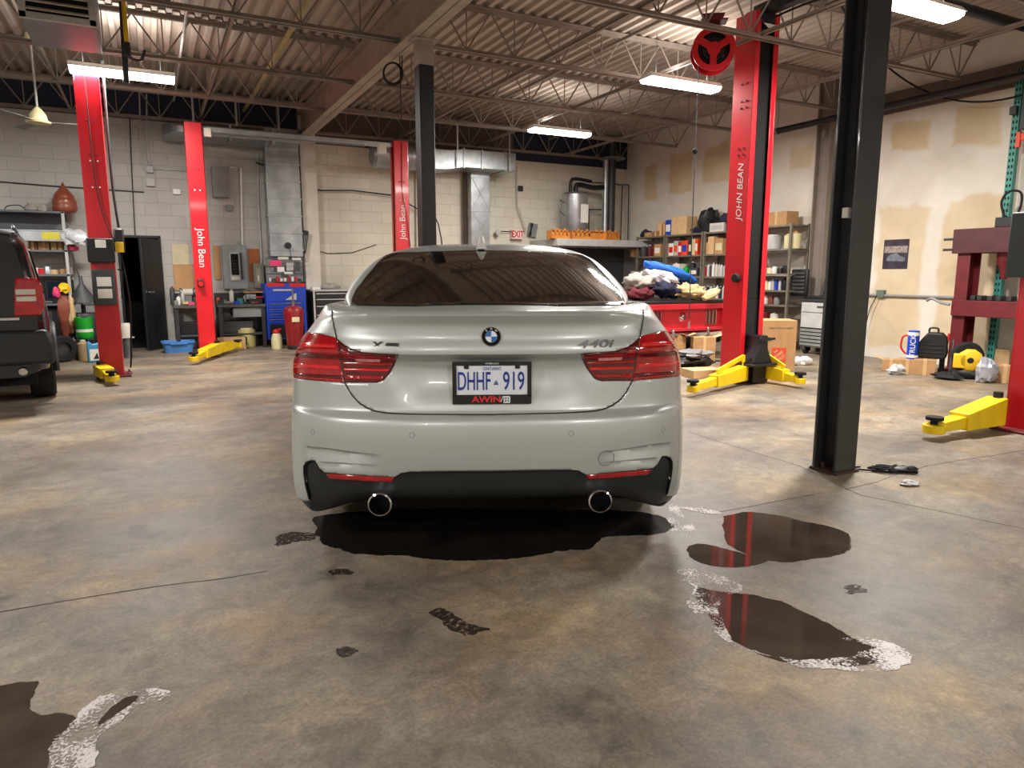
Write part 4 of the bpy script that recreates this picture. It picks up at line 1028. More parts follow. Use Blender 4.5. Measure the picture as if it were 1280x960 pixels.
# ceiling fan
g = D(48, 150, 9.0)
r = thing('ceiling_fan', 'industrial ceiling fan with cream bell motor and three grey blades at far left', 'ceiling fan', (g.x, g.y, 0))
q = MB(); q.cyl((0, 0, g.z+.1), (0, 0, 4.13), .013, n=10); q.build('down_rod', 'lightgrey', r)
q = MB(); q.lathe([(.0, 4.05), (.06, 4.05), (.05, 4.13), (.0, 4.13)], n=20); q.build('ceiling_cup', 'cream', r)
q = MB(); q.lathe([(0, -.04), (.13, -.04), (.14, -.02), (.10, .0), (.09, .06), (.05, .12), (.02, .15), (0, .15)], (0, 0, g.z), n=28); q.build('motor', 'cream', r)
for k in range(3):
    a = -.10+k*2*PI/3 + .02
    T = Matrix.Translation((0, 0, g.z-.02)) @ Matrix.Rotation(a, 4, 'Z'); q = MB(); q.ext([(.12, -.02), (.3, -.05), (.66, -.065), (.66, .065), (.3, .05), (.12, .02)], -.003, .003, 'z', T @ Matrix.Rotation(.15, 4, 'X')); q.build('fan_blade', 'grey', r)
# hose reel
g = D(891, 64, 7.9)
r = thing('hose_reel', 'red hose reel hanging under the roof joists left of the tall red post', 'hose reel', (g.x, g.y, g.z), -.62)
for nm, y0, y1, rr in (('reel_flange', -.10, -.085, .225), ('reel_flange', .085, .10, .225)):
    q = MB(); T = Matrix.Rotation(PI/2, 4, 'X')
    for R0, R1 in ((.165, rr), (.0, .07)):
        n = 40; vs = []
        q.lathe([(max(R0, .001), -y1), (R1, -y1), (R1, -y0), (max(R0, .001), -y0), (max(R0, .001), -y1)], n=n, T=T)
    for k in range(3):
        a = k*2*PI/3+.5; q.bar((.05*math.cos(a), (y0+y1)/2, .05*math.sin(a)), (.18*math.cos(a), (y0+y1)/2, .18*math.sin(a)), .012, .07)
    q.build(nm, 'lift_red', r, bevel=.003)
q = MB()
for k in range(5):
    for m_ in range(2): q.tube([((.14+.028*m_)*math.cos(a), -.06+k*.03, (.14+.028*m_)*math.sin(a)) for a in np.linspace(0, 2*PI, 28)[:-1]], .014, n=6, closed=True)
q.lathe([(.001, -.08), (.12, -.08), (.12, .08), (.001, .08)], T=Matrix.Rotation(PI/2, 4, 'X'), n=24)
q.build('hose_roll', 'rubber', r)
q = MB(); q.ext([(-.06, -.03), (.06, -.03), (.07, .28), (.13, .42), (-.13, .42), (-.07, .28)], .105, .125); q.box(-.14, -.05, .30, .14, .14, .315); q.build('mounting_bracket', 'dark_red', r, bevel=.004)
hb = D(868, 215, 7.85); a0 = Vector((g.x, g.y, g.z))
r = thing('air_hose', 'thin air hose hanging straight down from the red hose reel with a round stopper', 'hose', (hb.x, hb.y, 0))
q = MB(); q.tube([(0, 0, g.z-.17), (.0, 0, 3.0), (0.0, 0, 1.6), (0.01, 0, .75)], .006); q.build('hose', 'steel_dark', r)
q = MB(); q.blob((0, 0, D(871, 189, 7.85).z), (.03, .03, .03), 0, n=12); q.build('hose_stopper', 'rubber', r)
q = MB(); q.cyl((.01, 0, .72), (.01, 0, .64), .012); q.build('coupler', 'chrome', r)
# coiled hose on the girder
g = D(491, 92, 8.0)
r = thing('hose_coil', 'small coil of black hose hanging under the cream girder left of the slim column', 'hose', (g.x, g.y, g.z), -.45)
q = MB()
for k in range(3): q.tube([((.095+.006*k)*math.cos(a), -.012+.012*k, (.105+.006*k)*math.sin(a)) for a in np.linspace(0, 2*PI, 30)[:-1]], .008, n=6, closed=True)
q.build('coil', 'rubber', r)
q = MB(); q.tube(curve_pts([(.10, 0, .02), (.105, 0, .2), (.1, 0, .42)]), .006); q.build('hanging_loop', 'rubber', r)
g2 = D(502, 165, 8.0)
q = MB(); q.tube([(g2.x, g2.y, 3.7), (g2.x, g2.y, 2.9)], .006); tag(q.build('drop_cable', 'rubber'), 'dark cord hanging down above the middle red lift post beside the black hose coil', 'cord')
# sprinkler / air pipes under the roof
def pipe(name, label, pts, r0, mt, cat='pipe'):
    q = MB(); q.tube(pts, r0, n=12); return tag(q.build(name, mt), label, cat)
ap = R(1108, 133, .35); bp = R(1262, 88, .35)
r = thing('wall_pipe', 'thick black pipe hung along the top of the patched right wall', 'pipe', (ap.x, 0, ap.z))
q = MB(); q.cyl((0, FRONT_Y+.5, 0), (0, 9.5, 0), .05, n=16); q.build('pipe', 'black_metal', r)
for py_ in (6.75, 4.6, 2.5, 8.6):
    q = MB(); q.tube([(0, py_+.055*math.sin(a)*0, 0) for a in (0,)]+[(0, py_, 0)], .004) if False else None
    q.lathe([(.052, -.015), (.058, -.015), (.058, .015), (.052, .015)], (0, py_, 0), n=20, T=Matrix.Rotation(PI/2, 4, 'X')); q.cyl((0, py_, .05), (0, py_, .62), .007, n=6); q.build('pipe_hanger', 'galv', r)
p0_ = G(1177, 3, 3.95)
pipe('roof_pipe', 'black pipe crossing under the roof deck at the top right corner', [(p0_.x-.3, p0_.y, 3.95), (RIGHT_X-.02, p0_.y, 3.95)], .055, 'black_metal')
pipe('roof_cable', 'slack black cable strung under the roof right of the big black column', sag((5.9, 5.0, 4.05), R(1115, 88, .3), .08)+sag(R(1115, 88, .3), R(1280, 118, .3), .22), .012, 'rubber', 'cable')
pipe('roof_conduit', 'cream conduit running into the depth under the deck left of the cream girder', [(1.62, 2.0, 3.98), (1.62, 13.1, 3.98)], .03, mat('old_cream', (170, 158, 110), .6), 'conduit')
pipe('roof_conduit', 'thin grey conduit running into the depth between the left fluorescent light and girder', [(.55, 3.0, 4.02), (.55, 13.1, 4.02)], .016, 'lightgrey', 'conduit')
pipe('roof_conduit', 'pale conduit running into the depth above the farthest fluorescent light', [(5.2, 2.0, 4.0), (5.2, 13.1, 4.0)], .02, 'joist', 'conduit')
pipe('roof_conduit', 'pale conduit running into the depth right of the red hose reel', [(7.6, 2.0, 4.02), (7.6, 13.1, 4.02)], .025, 'joist', 'conduit')
pipe('dark_strap', 'dark rod crossing in front of the left fluorescent light', [Vector((D(157, 62, 8.0).x, D(157, 62, 8.0).y, 4.15)), D(158, 104, 8.0)], .03, 'steel_dark', 'rod')

# ================================================================ back wall services
def bwall(px0, py0, px1, py1, off=0.0):
    a = B(px0, py0, off); b = B(px1, py1, off); return min(a.x, b.x), max(a.x, b.x), min(a.z, b.z), max(a.z, b.z)
def wbox(q, px0, py0, px1, py1, off=.0, d=.1):
    """box on the back wall: front face at distance off+d from the wall"""
    x0, x1, z0, z1 = bwall(px0, py0, px1, py1, off+d); q.box(x0, BACK_Y-off-d, z0, x1, BACK_Y-off, z1); return q
def wthing(name, label, cat, px0, py0, px1, py1, off, d, mt, bevel=.006, group=None):
    q = MB(); wbox(q, px0, py0, px1, py1, off, d); return tag(q.build(name, mt, bevel=bevel), label, cat, group)
# dark round-cornered duct left
x0, x1, z0, z1 = bwall(203, 150, 396, 184, .75); x1 = 2.45
r = thing('air_duct', 'sheet metal duct with rounded end high on the grey block wall behind two lift posts', 'duct', (0, BACK_Y-.2, 0))
q = MB(); T = Matrix.Identity(4)
n = 10; sec = [(.0, z0), (-.55, z0+.04), (-.6, z0+.16), (-.6, z1-.16), (-.55, z1-.02), (.0, z1)]
P = []
cxr = x0+.28
for k in range(n+1):
    a = PI+PI/2*k/n*1.0
    P.append([Vector((cxr+(-y_ )*math.cos(a) if False else cxr-.28*math.cos(PI/2*k/n) if True else 0, y_*(.45+.55*math.sin(PI/2*k/n)), z_)) for y_, z_ in sec])
P.append([Vector((x1-.05, y_, z_)) for y_, z_ in sec])
q.grid(P); q._add(P[0], [tuple(range(len(sec)))]); q._add(P[-1], [tuple(range(len(sec)))])
q.build('duct', 'duct', r, bevel=.01)
for xx in (x0+.32, x0+.95, x0+1.6):
    q = MB(); q.box(xx, -.615, z0-.012, xx+.03, 0, z1+.012); q.build('duct_seam', 'galv', r, bevel=.003)
    q = MB(); q.box(xx+.1, -.62, z1, xx+.13, -.61, 4.1); q.build('duct_strap', 'galv', r)
# vertical galvanised duct
x0, x1, z0, z1 = bwall(331, 193, 379, 321, .3)
r = thing('vertical_duct', 'wide pale galvanised duct running down the grey wall above the blue tool chest', 'duct', (0, BACK_Y-.02, 0))
q = MB(); q.box(x0, -.3, z0, x1, 0, 3.7)
q.build('duct', 'galv', r, bevel=.006)
for zz in np.linspace(z0+.1, 3.4, 7):
    q = MB(); q.box(x0-.012, -.312, zz, x1+.012, 0, zz+.03); q.build('duct_joint', 'galv', r, bevel=.003)
# centre duct: dark round cap, elbow, galvanised rectangle
x0, x1, z0, z1 = bwall(580, 186, 645, 214, .8)
r = thing('air_duct', 'bright galvanised rectangular duct with elbow beside the slim black column', 'duct', (0, BACK_Y-.2, 0))
q = MB(); q.box(x0, -.6, z0, x1, 0, z1); q.build('duct', 'galv', r, bevel=.008)
xa, _, za, zb = bwall(525, 180, 580, 212, .8)
q = MB(); P = []
for k in range(6):
    t = k/5; P.append([Vector((xa+(x0-xa)*t, y_, za+(z0-za)*t+(0 if abs(z_) < .5 else (zb-za)+((z1-z0)-(zb-za))*t)-.05*math.sin(PI*t))) for y_, z_ in ((0, 0), (-.6, 0), (-.6, 1), (0, 1))])
q.grid([p_+[p_[0]] for p_ in P]); q.build('duct_elbow', 'galv', r, bevel=.01)
xb, _, _, _ = bwall(470, 180, 525, 212, .8)
q = MB(); T = Matrix.Rotation(PI/2, 4, 'Y'); q.lathe([(.0, 0), (.19, 0), (.23, .05), (.23, xa-xb), (.19, xa-xb+.02)], (xb, -.3, (za+zb)/2), n=28, T=T); q.build('duct_drum', 'duct', r, bevel=.004)
for xx in (x0-.02, x0+.35, x1-.25, xa-.1):
    q = MB(); q.box(xx, -.615, z0-.015, xx+.035, .0, z1+.015) if xx > x0-.1 else q.lathe([(.234, -.02), (.24, -.02), (.24, .02), (.234, .02)], (xx, -.3, (za+zb)/2), n=28, T=T)
    q.build('duct_seam', 'galv', r, bevel=.003)
for px_ in (571, 636):
    xx = B(px_, 190, .85).x; q = MB(); q.box(xx, -.66, z0-.02, xx+.03, -.65, 4.0); q.build('duct_strap', 'galv', r)
x0, x1, z0, z1 = bwall(588, 216, 612, 330, .35)
r = thing('vertical_duct', 'narrow pale duct with cross creased panels dropping behind the silver car', 'duct', (0, BACK_Y-.02, 0))
q = MB(); q.box(x0, -.35, z0, x1, 0, 3.4); q.build('duct', 'galv', r, bevel=.006)
for a_, b_ in ((2.5, 3.1), (1.9, 2.45)):
    q = MB(); q.bar((x0+.02, -.352, a_), (x1-.02, -.352, b_), .012, .008); q.bar((x1-.02, -.352, a_), (x0+.02, -.352, b_), .012, .008); q.build('cross_crease', 'lightgrey', r)
    q = MB(); q.box(x0-.012, -.36, b_, x1+.012, 0, b_+.03); q.build('duct_joint', 'galv', r, bevel=.002)
xl = B(584, 250, .2).x
pipe('wall_pipe', 'rusty dark pipe running down beside the narrow pale duct', [(xl, BACK_Y-.12, .1), (xl, BACK_Y-.12, 3.4)], .05, mat('rust_pipe', (84, 66, 58), .7))
# electrics
def conduit(label, pts, r_=.012, mt='lightgrey', off=.03, name='conduit'):
    q = MB(); q.tube([B(a, b, off) for a, b in pts], r_, n=8); return tag(q.build(name, mt), label, 'conduit')
r = thing('breaker_cabinet', 'grey steel breaker panel open at its door on the block wall behind the lift posts', 'electric panel', (0, BACK_Y, 0))
x0, x1, z0, z1 = bwall(277, 306, 310, 361, .14)
q = MB(); q.box(x0, -.14, z0, x1, 0, z1); q.build('cabinet', mat('panel_grey', (140, 146, 148), .5), r, bevel=.006)
xm = x0+(x1-x0)*.28; xn = x0+(x1-x0)*.72
q = MB(); q.box(xm, -.155, z0+.14, xn, -.14, z1-.12); q.build('panel_cover', 'lightgrey', r, bevel=.004)
q = MB(); q.box(xm+.025, -.16, z0+.24, xn-.025, -.154, z1-.15)
q.build('breaker_slot', 'matte_black', r)
for k in range(5):
    q = MB(); q.box(xm+.05, -.172, z0+.27+k*.05, xn-.05, -.158, z0+.295+k*.05); q.build('breaker', 'black_plastic', r, bevel=.002)
q = MB(); q.box(xn+.01, -.30, z0+.16, xn+.025, -.15, z1-.13, ); q.build('panel_door', 'darkgrey', r, bevel=.003)
q = MB(); q.box(xm+.02, -.158, z0+.155, xn-.02, -.154, z0+.21); q.build('panel_label', 'paper', r)
wthing('backing_board', 'orange plywood backing board right of the grey breaker panel', 'board', 310, 311, 326, 352, 0, .02, 'plywood_red')
wthing('backing_board', 'narrow plywood backing board just left of the grey breaker panel', 'board', 266, 307, 277, 350, 0, .02, 'plywood')
wthing('backing_board', 'pale board above the plywood next to the dark doorway', 'board', 214, 305, 237, 331, 0, .02, mat('pale_board', (196, 184, 152), .8))
wthing('backing_board', 'brown plywood board on the wall above the left work bench', 'board', 216, 331, 243, 363, 0, .02, 'plywood')
r = thing('electric_box', 'grey-green electric box on plywood right of the breaker panel', 'electric box', (0, BACK_Y, 0)); x0, x1, z0, z1 = bwall(316, 329, 331, 360, .1)
q = MB(); q.box(x0, -.1, z0, x1, -.02, z1); q.build('cabinet', mat('box_green_grey', (112, 114, 98), .6), r, bevel=.005)
q = MB(); q.box(x0+.05, -.106, z0+.08, x1-.06, -.1, z1-.08); q.build('box_cover', mat('box_pale', (140, 138, 112), .6), r, bevel=.003)
q = MB(); q.box(x0+.07, -.11, z0+.13, x0+.09, -.1, z0+.22); q.build('handle', 'offwhite', r)
r = thing('electric_meter', 'beige electric meter box half hidden behind the work bench lift post', 'electric box', (0, BACK_Y, 0)); x0, x1, z0, z1 = bwall(243, 322, 258, 362, .12)
q = MB(); q.box(x0, -.12, z0, x1, 0, z1); q.build('cabinet', mat('beige_box', (160, 150, 128), .6), r, bevel=.005); q = MB(); q.lathe([(0, 0), (.07, 0), (.07, .03), (0, .05)], ((x0+x1)/2+.02, -.12, z1-.16), n=20, T=Matrix.Rotation(PI/2, 4, 'X')); q.build('meter_dial', 'darkgrey', r)
wthing('control_box', 'big grey control box high on the wall right of the second red lift post', 'electric box', 264, 208, 287, 247, 0, .16, 'grey')
wthing('control_box', 'small grey box hanging below the big control box', 'electric box', 283, 256, 291, 264, 0, .06, 'grey')
wthing('switch_box', 'upper small grey switch box between the two left red lift posts', 'switch box', 182, 207, 192, 216, 0, .06, 'lightgrey')
wthing('switch_box', 'lower small grey switch box between the two left red lift posts', 'switch box', 182, 222, 194, 233, 0, .06, 'lightgrey')
wthing('switch_box', 'white switch box on the wall at the left edge of the second red lift post', 'switch box', 216, 236, 226, 243, 0, .05, 'white')
wthing('switch_box', 'black switch box on the wall touching the second red lift post', 'switch box', 243, 301, 249, 317, 0, .06, 'black_plastic')
conduit('conduit rising from the upper switch box, left one of the pair', [(184, 207), (176, 180), (174, 115)])
conduit('conduit rising from the upper switch box, right one of the pair', [(187, 207), (184, 180), (183, 118)])
conduit('conduit running right from the upper switch box and down the wall', [(192, 211), (230, 213), (238, 216), (240, 240), (241, 330)])
conduit('white conduit rising from the top of the grey breaker panel', [(303, 306), (301, 210), (287, 209)], .018, 'white')
conduit('thin pale conduit left of the wide pale duct', [(322, 190), (323, 255), (327, 320), (327, 360)], .012, 'lightgrey')
conduit('horizontal conduit on the block wall left of the nearest red lift post', [(0, 227), (60, 232), (118, 236), (180, 240)], .008, 'steel_dark')
conduit('dark vertical cable on the block wall right of the nearest red lift post', [(161, 115), (164, 200), (169, 298)], .009, 'steel_dark')
conduit('slack black cable looping from the wide pale duct across the cream wall', [(320, 203), (345, 213), (372, 229), (400, 238), (440, 238), (490, 244), (520, 260), (540, 272)], .012, 'rubber', .1)
conduit('thin cable running along the cream wall above the steel drawer cabinet', [(398, 314), (410, 317), (440, 316), (470, 306)], .008, 'steel_dark', .008)
conduit('conduit down the cream wall left of the slim black column', [(519, 210), (520, 300), (520, 330)], .012, 'joist')
conduit('conduit dropping from the bright duct end towards the exit sign', [(646, 208), (647, 258), (652, 272), (658, 290)], .012, 'lightgrey', .1)
conduit('two loose cables hanging at the slim black column', [(540, 262), (548, 280), (552, 300), (553, 318)], .01, 'steel_dark', .01)
wthing('switch_box', 'small dark box on the cream wall left of the bright conduit above the car roof', 'switch box', 648, 232, 654, 239, 0, .05, 'steel_dark')
# exit sign and wall telephone
r = thing('exit_sign', 'white exit sign with red letters on the cream wall above the car roof', 'exit sign', (0, BACK_Y, 0)); x0, x1, z0, z1 = bwall(640, 287, 654, 299, .12)
q = MB(); q.box(x0, -.12, z0, x1, 0, z1); q.build('sign_body', mat('exit_face', (236, 208, 206), .5), r, bevel=.006)
text('sign_lettering', 'EXIT', (z1-z0)*1.0, 'red', r, ((x0+x1)/2, -.122, (z0+z1)/2), sx=.72, bold=.004)
q = MB(); q.cyl((x0-.3, -.08, z1-.04), (x0, -.08, z1-.04), .01); q.build('sign_arm', 'steel_dark', r)
q = MB(); q.lathe([(0, 0), (.05, 0), (.06, .05), (0, .05)], (x0-.33, -.1, z1-.06), n=16, T=Matrix.Rotation(PI/2, 4, 'X')); q.build('lamp_head', 'lightgrey', r)
r = thing('wall_telephone', 'grey wall telephone hanging crooked right of the exit sign', 'telephone', (0, BACK_Y, 0)); x0, x1, z0, z1 = bwall(662, 279, 672, 296, .1)
q = MB(); T = Matrix.Translation(((x0+x1)/2, -.05, (z0+z1)/2)) @ Matrix.Rotation(.2, 4, 'Y'); q.box(-.1, -.03, -.14, .1, .04, .14, T); q.build('phone_body', 'grey', r, bevel=.015)
q = MB(); q.box(-.09, -.07, .05, -.04, -.03, .13, T); q.box(-.09, -.07, -.13, -.04, -.03, -.06, T); q.box(-.085, -.07, -.1, -.05, -.05, .1, T); q.build('handset', 'black_plastic', r, bevel=.008)
# water heater on the platform
x0, x1, z0, z1 = bwall(685, 299, 785, 310, .8)
r = thing('service_platform', 'pale grey raised platform in the back corner carrying the water heater and crates', 'platform', (0, BACK_Y-.02, 0)); PZT = z1
q = MB(); q.box(x0, -1.15, z1-.14, 9.6, 0, z1); q.build('deck_slab', 'lightgrey', r, bevel=.01)
q = MB(); q.ext([(-1.15, z1-.14), (-.3, z1-.9), (-.3, 0), (0, 0), (0, z1-.14)], 9.45, 9.55, 'x'); q.build('side_panel', 'grey', r, bevel=.004)
q = MB(); q.box(x0+.6, -.25, 0, 9.45, -.2, z1-.14); q.build('back_panel', 'darkgrey', r)
q = MB(); q.box(x0+.02, -1.1, 0, x0+.1, -1.02, z1-.14); q.build('support_post', 'grey', r)
c = B(718, 290, .55)
r = thing('water_heater', 'galvanised cylinder water heater standing on the raised platform', 'water heater', (c.x, BACK_Y-.55, PZT))
q = MB(); q.lathe([(0, 0), (.26, 0), (.27, .02), (.27, .93), (.24, .97), (0, .99)], n=36); q.build('tank', 'galv', r)
q = MB(); q.tube(curve_pts([(.02, 0, .95), (.02, 0, 1.08), (.1, 0, 1.14), (.45, 0, 1.10), (.7, 0, 1.12)]), .05); q.tube(curve_pts([(-.1, .02, .95), (-.1, 0, 1.18), (0, 0, 1.25), (.4, 0, 1.22)]), .035); q.build('pipe_insulation', 'black_plastic', r)
q = MB(); q.box(-.02, -.275, .35, .16, -.262, .72); q.build('notice_label', 'paper', r, bevel=.002)
q = MB(); q.tube(curve_pts([(-.26, -.02, .75), (-.38, -.04, .8), (-.4, -.04, .62), (-.27, -.04, .5)]), .012); q.build('drain_pipe', 'steel', r)
xf = B(764, 250, .55).x
r = thing('flue_pipe', 'thick dark and grey flue pipe rising in the back corner', 'pipe', (xf, BACK_Y-.55, 0))
q = MB(); q.cyl((0, 0, PZT), (0, 0, 3.95), .085, n=20); q.build('flue', 'steel_dark', r); q = MB(); q.cyl((-.14, .02, PZT), (-.14, .02, 3.62), .06, n=20); q.build('flue_liner', 'galv', r)
q = MB(); q.lathe([(.08, 0), (.28, .02), (.28, .04), (.08, .06)], (0, 0, 3.62), n=24); q.build('flue_collar', 'steel', r)
r = thing('pipe_frame', 'thin black pipe frame in the back corner behind the flue', 'pipe frame', (0, BACK_Y-.25, 0))
for a_, b_ in (((736, 262), (752, 262)), ((736, 262), (736, 288)), ((772, 231), (786, 231)), ((786, 231), (785, 296)), ((778, 232), (776, 290)), ((740, 228), (772, 230))):
    A_ = B(*a_, .25); B_ = B(*b_, .25)
    if b_[1] > 285: B_.z = PZT
    q = MB(); q.cyl((A_.x, 0, A_.z), (B_.x, 0, B_.z), .013, n=8); q.build('frame_pipe', 'steel_dark', r)
# orange wooden crates
CRATE = None
for i, (pa, pb, lb) in enumerate(((687, 709, 'leftmost'), (713, 737, 'second from the left'), (738, 752, 'third from the left, smallest'), (750, 772, 'rightmost, tilted'))):
    a = B(pa, 298, 1.0); b = B(pb, 298, 1.0); w_ = b.x-a.x
    r = thing('wooden_crate', 'orange wooden slotted crate on the raised platform, '+lb, 'crate', ((a.x+b.x)/2, BACK_Y-1.0, PZT), 0, 'orange crates on the platform')
    for sy in (-.1, .1):
        n = 5; 
        q = MB(); q.box(-w_/2, sy-.01, 0, w_/2, sy+.01, .06)
        for k in range(n): x_ = -w_/2+(w_-.05)*k/(n-1); q.box(x_, sy-.01, .05, x_+.05, sy+.01, .17+.03*(k % 2))
        q.box(-w_/2, sy-.01, .13, w_/2, sy+.01, .16); q.build('slotted_side', 'orange_wood', r, bevel=.003)
    q = MB(); q.box(-w_/2, -.1, .0, w_/2, .1, .02); q.build('crate_bottom', 'orange_wood', r)
    for sx in (-1, 1):
        q = MB(); q.box(sx*w_/2-.01, -.1, 0, sx*w_/2+.01, .1, .15); q.build('crate_end', 'orange_wood', r, bevel=.002)
    if i == 3: r.rotation_euler = (0, 0, .3)

# ---------------------------------------------------------------- doorway with black steel doors
r = struct(thing('door_1', None, None, (0, BACK_Y, 0)))
q = MB(); q.box(-.44, -.03, 0, -.40, .2, 1.86); q.box(.16, -.03, 0, .20, .2, 1.86); q.box(-.44, -.03, 1.83, .20, .2, 1.87); q.build('door_frame', 'black_metal', r, bevel=.004)
T = Matrix.Translation((.165, -.035, 0)) @ Matrix.Rotation(math.atan2(-.42, -.28), 4, 'Z')
q = MB(); q.box(0, -.02, .02, .50, .02, 1.81, T); dl_ = q.build('door_leaf', mat('door_black', (30, 31, 34), .4, 0, .15, 4), r, bevel=.004)
q = MB(); q.cyl(T @ Vector((.42, .02, .95)), T @ Vector((.42, .07, .95)), .012); q.cyl(T @ Vector((.42, .07, .95)), T @ Vector((.32, .07, .95)), .011); q.build('door_handle', 'chrome', dl_, bevel=.003)
q = MB(); q.cyl(T @ Vector((.46, .02, .97)), T @ Vector((.46, .035, .97)), .02); q.build('door_lock', 'chrome', dl_)
# ================================================================ work benches and things along the back wall
def bench(label, x0, x1, z=.74, dep=.62):
    r = thing('work_bench', label, 'work bench', ((x0+x1)/2, BACK_Y-.03, 0)); w = (x1-x0)/2
    q = MB(); q.box(-w, -dep, z-.05, w, 0, z); q.build('bench_top', mat('bench_top', (74, 72, 70), .6, 0, .35, 14), r, bevel=.005)
    q = MB(); q.box(-w+.03, -dep+.05, .22, w-.03, -.02, .25); q.build('lower_shelf', 'darkgrey', r, bevel=.004)
    for sx in (-w+.04, w-.04):
        for sy in (-dep+.05, -.06):
            q = MB(); q.box(sx-.03, sy-.03, 0, sx+.03, sy+.03, z-.05); q.build('leg', 'steel_dark', r, bevel=.003)
    q = MB(); q.box(-w, -.03, z, w, 0, z+.18); q.build('back_rail', 'steel_dark', r, bevel=.003)
    return r
b1 = bench('dark steel work bench between the black doorway and the second red lift post', .30, .86)
b2 = bench('dark steel work bench under the grey breaker panel', .96, 1.72)
q = MB(); q.box(1.2, BACK_Y-.60, .52, 1.7, BACK_Y-.1, .68); o = q.build('drawer', 'grey', b2, bevel=.006); o.location = (-b2.location.x, -b2.location.y, 0)
BN = BACK_Y-.03
def can(name, label, cat, x, y, z, r_, h, mt, capmt=None, group=None, neck=.6):
    t = thing(name, label, cat, (x, y, z), 0, group)
    q = MB(); q.lathe([(0, 0), (r_*.95, 0), (r_, h*.03), (r_, h*.82), (r_*neck, h*.9), (r_*neck, h*.93), (0, h*.93)], n=14); q.build('bottle_body', mt, t)
    if capmt: q = MB(); q.lathe([(0, h*.9), (r_*neck*.8, h*.9), (r_*neck*.75, h), (0, h)], n=12); q.build('cap', capmt, t)
    return t
bz = .74
can('spray_can', 'white spray can on the bench under the breaker panel', 'spray can', B(290, 380, .35).x, BACK_Y-.35, bz, .035, .25, 'white', 'lightgrey')
can('spray_can', 'pale spray can standing on the left bench near the doorway', 'spray can', B(229, 380, .35).x, BACK_Y-.35, bz, .03, .22, 'lightgrey', 'white')
can('spray_can', 'short white bottle beside the pale spray can on the left bench', 'bottle', B(226, 380, .42).x-.03, BACK_Y-.45, bz, .035, .14, 'white', 'white')
can('solvent_bottle', 'blue and white bottle on the left bench touching the red lift post', 'bottle', B(249, 380, .4).x, BACK_Y-.42, bz, .035, .24, 'roundel_blue', 'white')
can('spray_can', 'red capped can on a stand at the doorway end of the left bench', 'spray can', .31, BACK_Y-.2, bz+.0, .04, .30, 'darkgrey', 'red')
can('grease_tub', 'small teal tub on the bench under the breaker panel', 'tub', B(301, 380, .35).x, BACK_Y-.35, bz, .06, .1, 'teal', 'black_plastic', neck=.9)
r = thing('bench_vise', 'grey bench vice on the bench under the breaker panel', 'vise', (B(313, 378, .35).x, BACK_Y-.38, bz))
q = MB(); q.box(-.09, -.08, 0, .09, .08, .03); q.box(-.05, -.05, .03, .05, .05, .1); q.build('vise_base', 'steel_dark', r, bevel=.008)
q = MB(); q.box(-.08, -.13, .08, .08, -.03, .16); q.box(-.08, .0, .08, .08, .09, .16); q.cyl((0, -.2, .1), (0, 0, .1), .015); q.build('vise_jaw', 'grey', r, bevel=.008)
r = thing('tool_tray', 'black tray with red trim at the right end of the bench by the blue chest', 'tray', (1.58, BACK_Y-.34, bz))
q = MB(); q.box(-.12, -.16, 0, .12, .16, .1); q.build('tray', 'black_plastic', r, bevel=.01); q = MB(); q.box(-.13, -.17, .1, .13, .17, .12); q.build('tray_rim', 'red', r, bevel=.006)
q = MB(); q.box(1.42, BACK_Y-.30, bz+.18, 1.78, BACK_Y-.04, bz+.20); tag(q.build('wooden_shelf_board', 'plywood'), 'short wooden board resting above the bench beside the blue chest', 'board')
r = thing('bench_grinder', 'pale bench grinder on the left bench below the brown plywood', 'grinder', (B(235, 372, .2).x, BACK_Y-.22, bz+.0))
q = MB(); q.box(-.06, -.06, 0, .06, .06, .14); q.build('grinder_base', 'grey', r, bevel=.01)
q = MB(); q.cyl((-.08, 0, .2), (.08, 0, .2), .06); q.build('motor', 'offwhite', r, bevel=.01)
for s_ in (-1, 1):
    q = MB(); q.cyl((s_*.09, 0, .2), (s_*.12, 0, .2), .075); q.build('grinding_wheel', 'steel', r, bevel=.004)
# bucket, boxes under the benches
can('plastic_bucket', 'cream plastic bucket on the floor under the breaker panel bench', 'bucket', B(309, 432, .45).x, BACK_Y-.45, 0, .15, .33, mat('bucket_cream', (196, 186, 120), .5), 'cream', neck=.95)
r = thing('cardboard_tray', 'open cardboard tray with a black handle in front of the cream bucket', 'box', (B(290, 432, .7).x, BACK_Y-.75, 0), .3)
q = MB(); q.ext([(-.16, 0), (.13, 0), (.18, .2), (-.19, .2)], -.12, -.1); q.ext([(-.16, 0), (.13, 0), (.18, .2), (-.19, .2)], .1, .12); q.box(-.16, -.12, 0, .13, .12, .02); q.box(-.19, -.12, 0, -.16, .12, .2); q.box(.14, -.12, 0, .18, .12, .2); q.build('box_body', 'cardboard_light', r, bevel=.003)
q = MB(); q.box(.18, -.05, .06, .24, .05, .2); q.build('clip', 'black_plastic', r, bevel=.01)
r = thing('storage_bin', 'shallow blue plastic bin on the floor under the left bench', 'storage bin', (B(223, 437, .72).x, BACK_Y-.78, 0), .03)
q = MB(); n = 24
def rr(w, d, k=.05): return [(sx*(w-k)+k*math.cos(a+b), sy*(d-k)+k*math.sin(a+b)) for sx, sy, b in ((1, 1, 0), (-1, 1, PI/2), (-1, -1, PI), (1, -1, 3*PI/2)) for a in (0, PI/6, PI/3, PI/2)]
P = [[Vector((x, y, z)) for x, y in rr(w, d)] for w, d, z in ((.20, .15, 0), (.225, .17, .15), (.245, .19, .155), (.245, .19, .18), (.215, .16, .18), (.19, .14, .02))]
q.grid([p_+[p_[0]] for p_ in P]); q._add(P[0], [tuple(range(16))]); q._add(P[-1], [tuple(range(16))]); q.build('bin_body', 'bluebin', r)
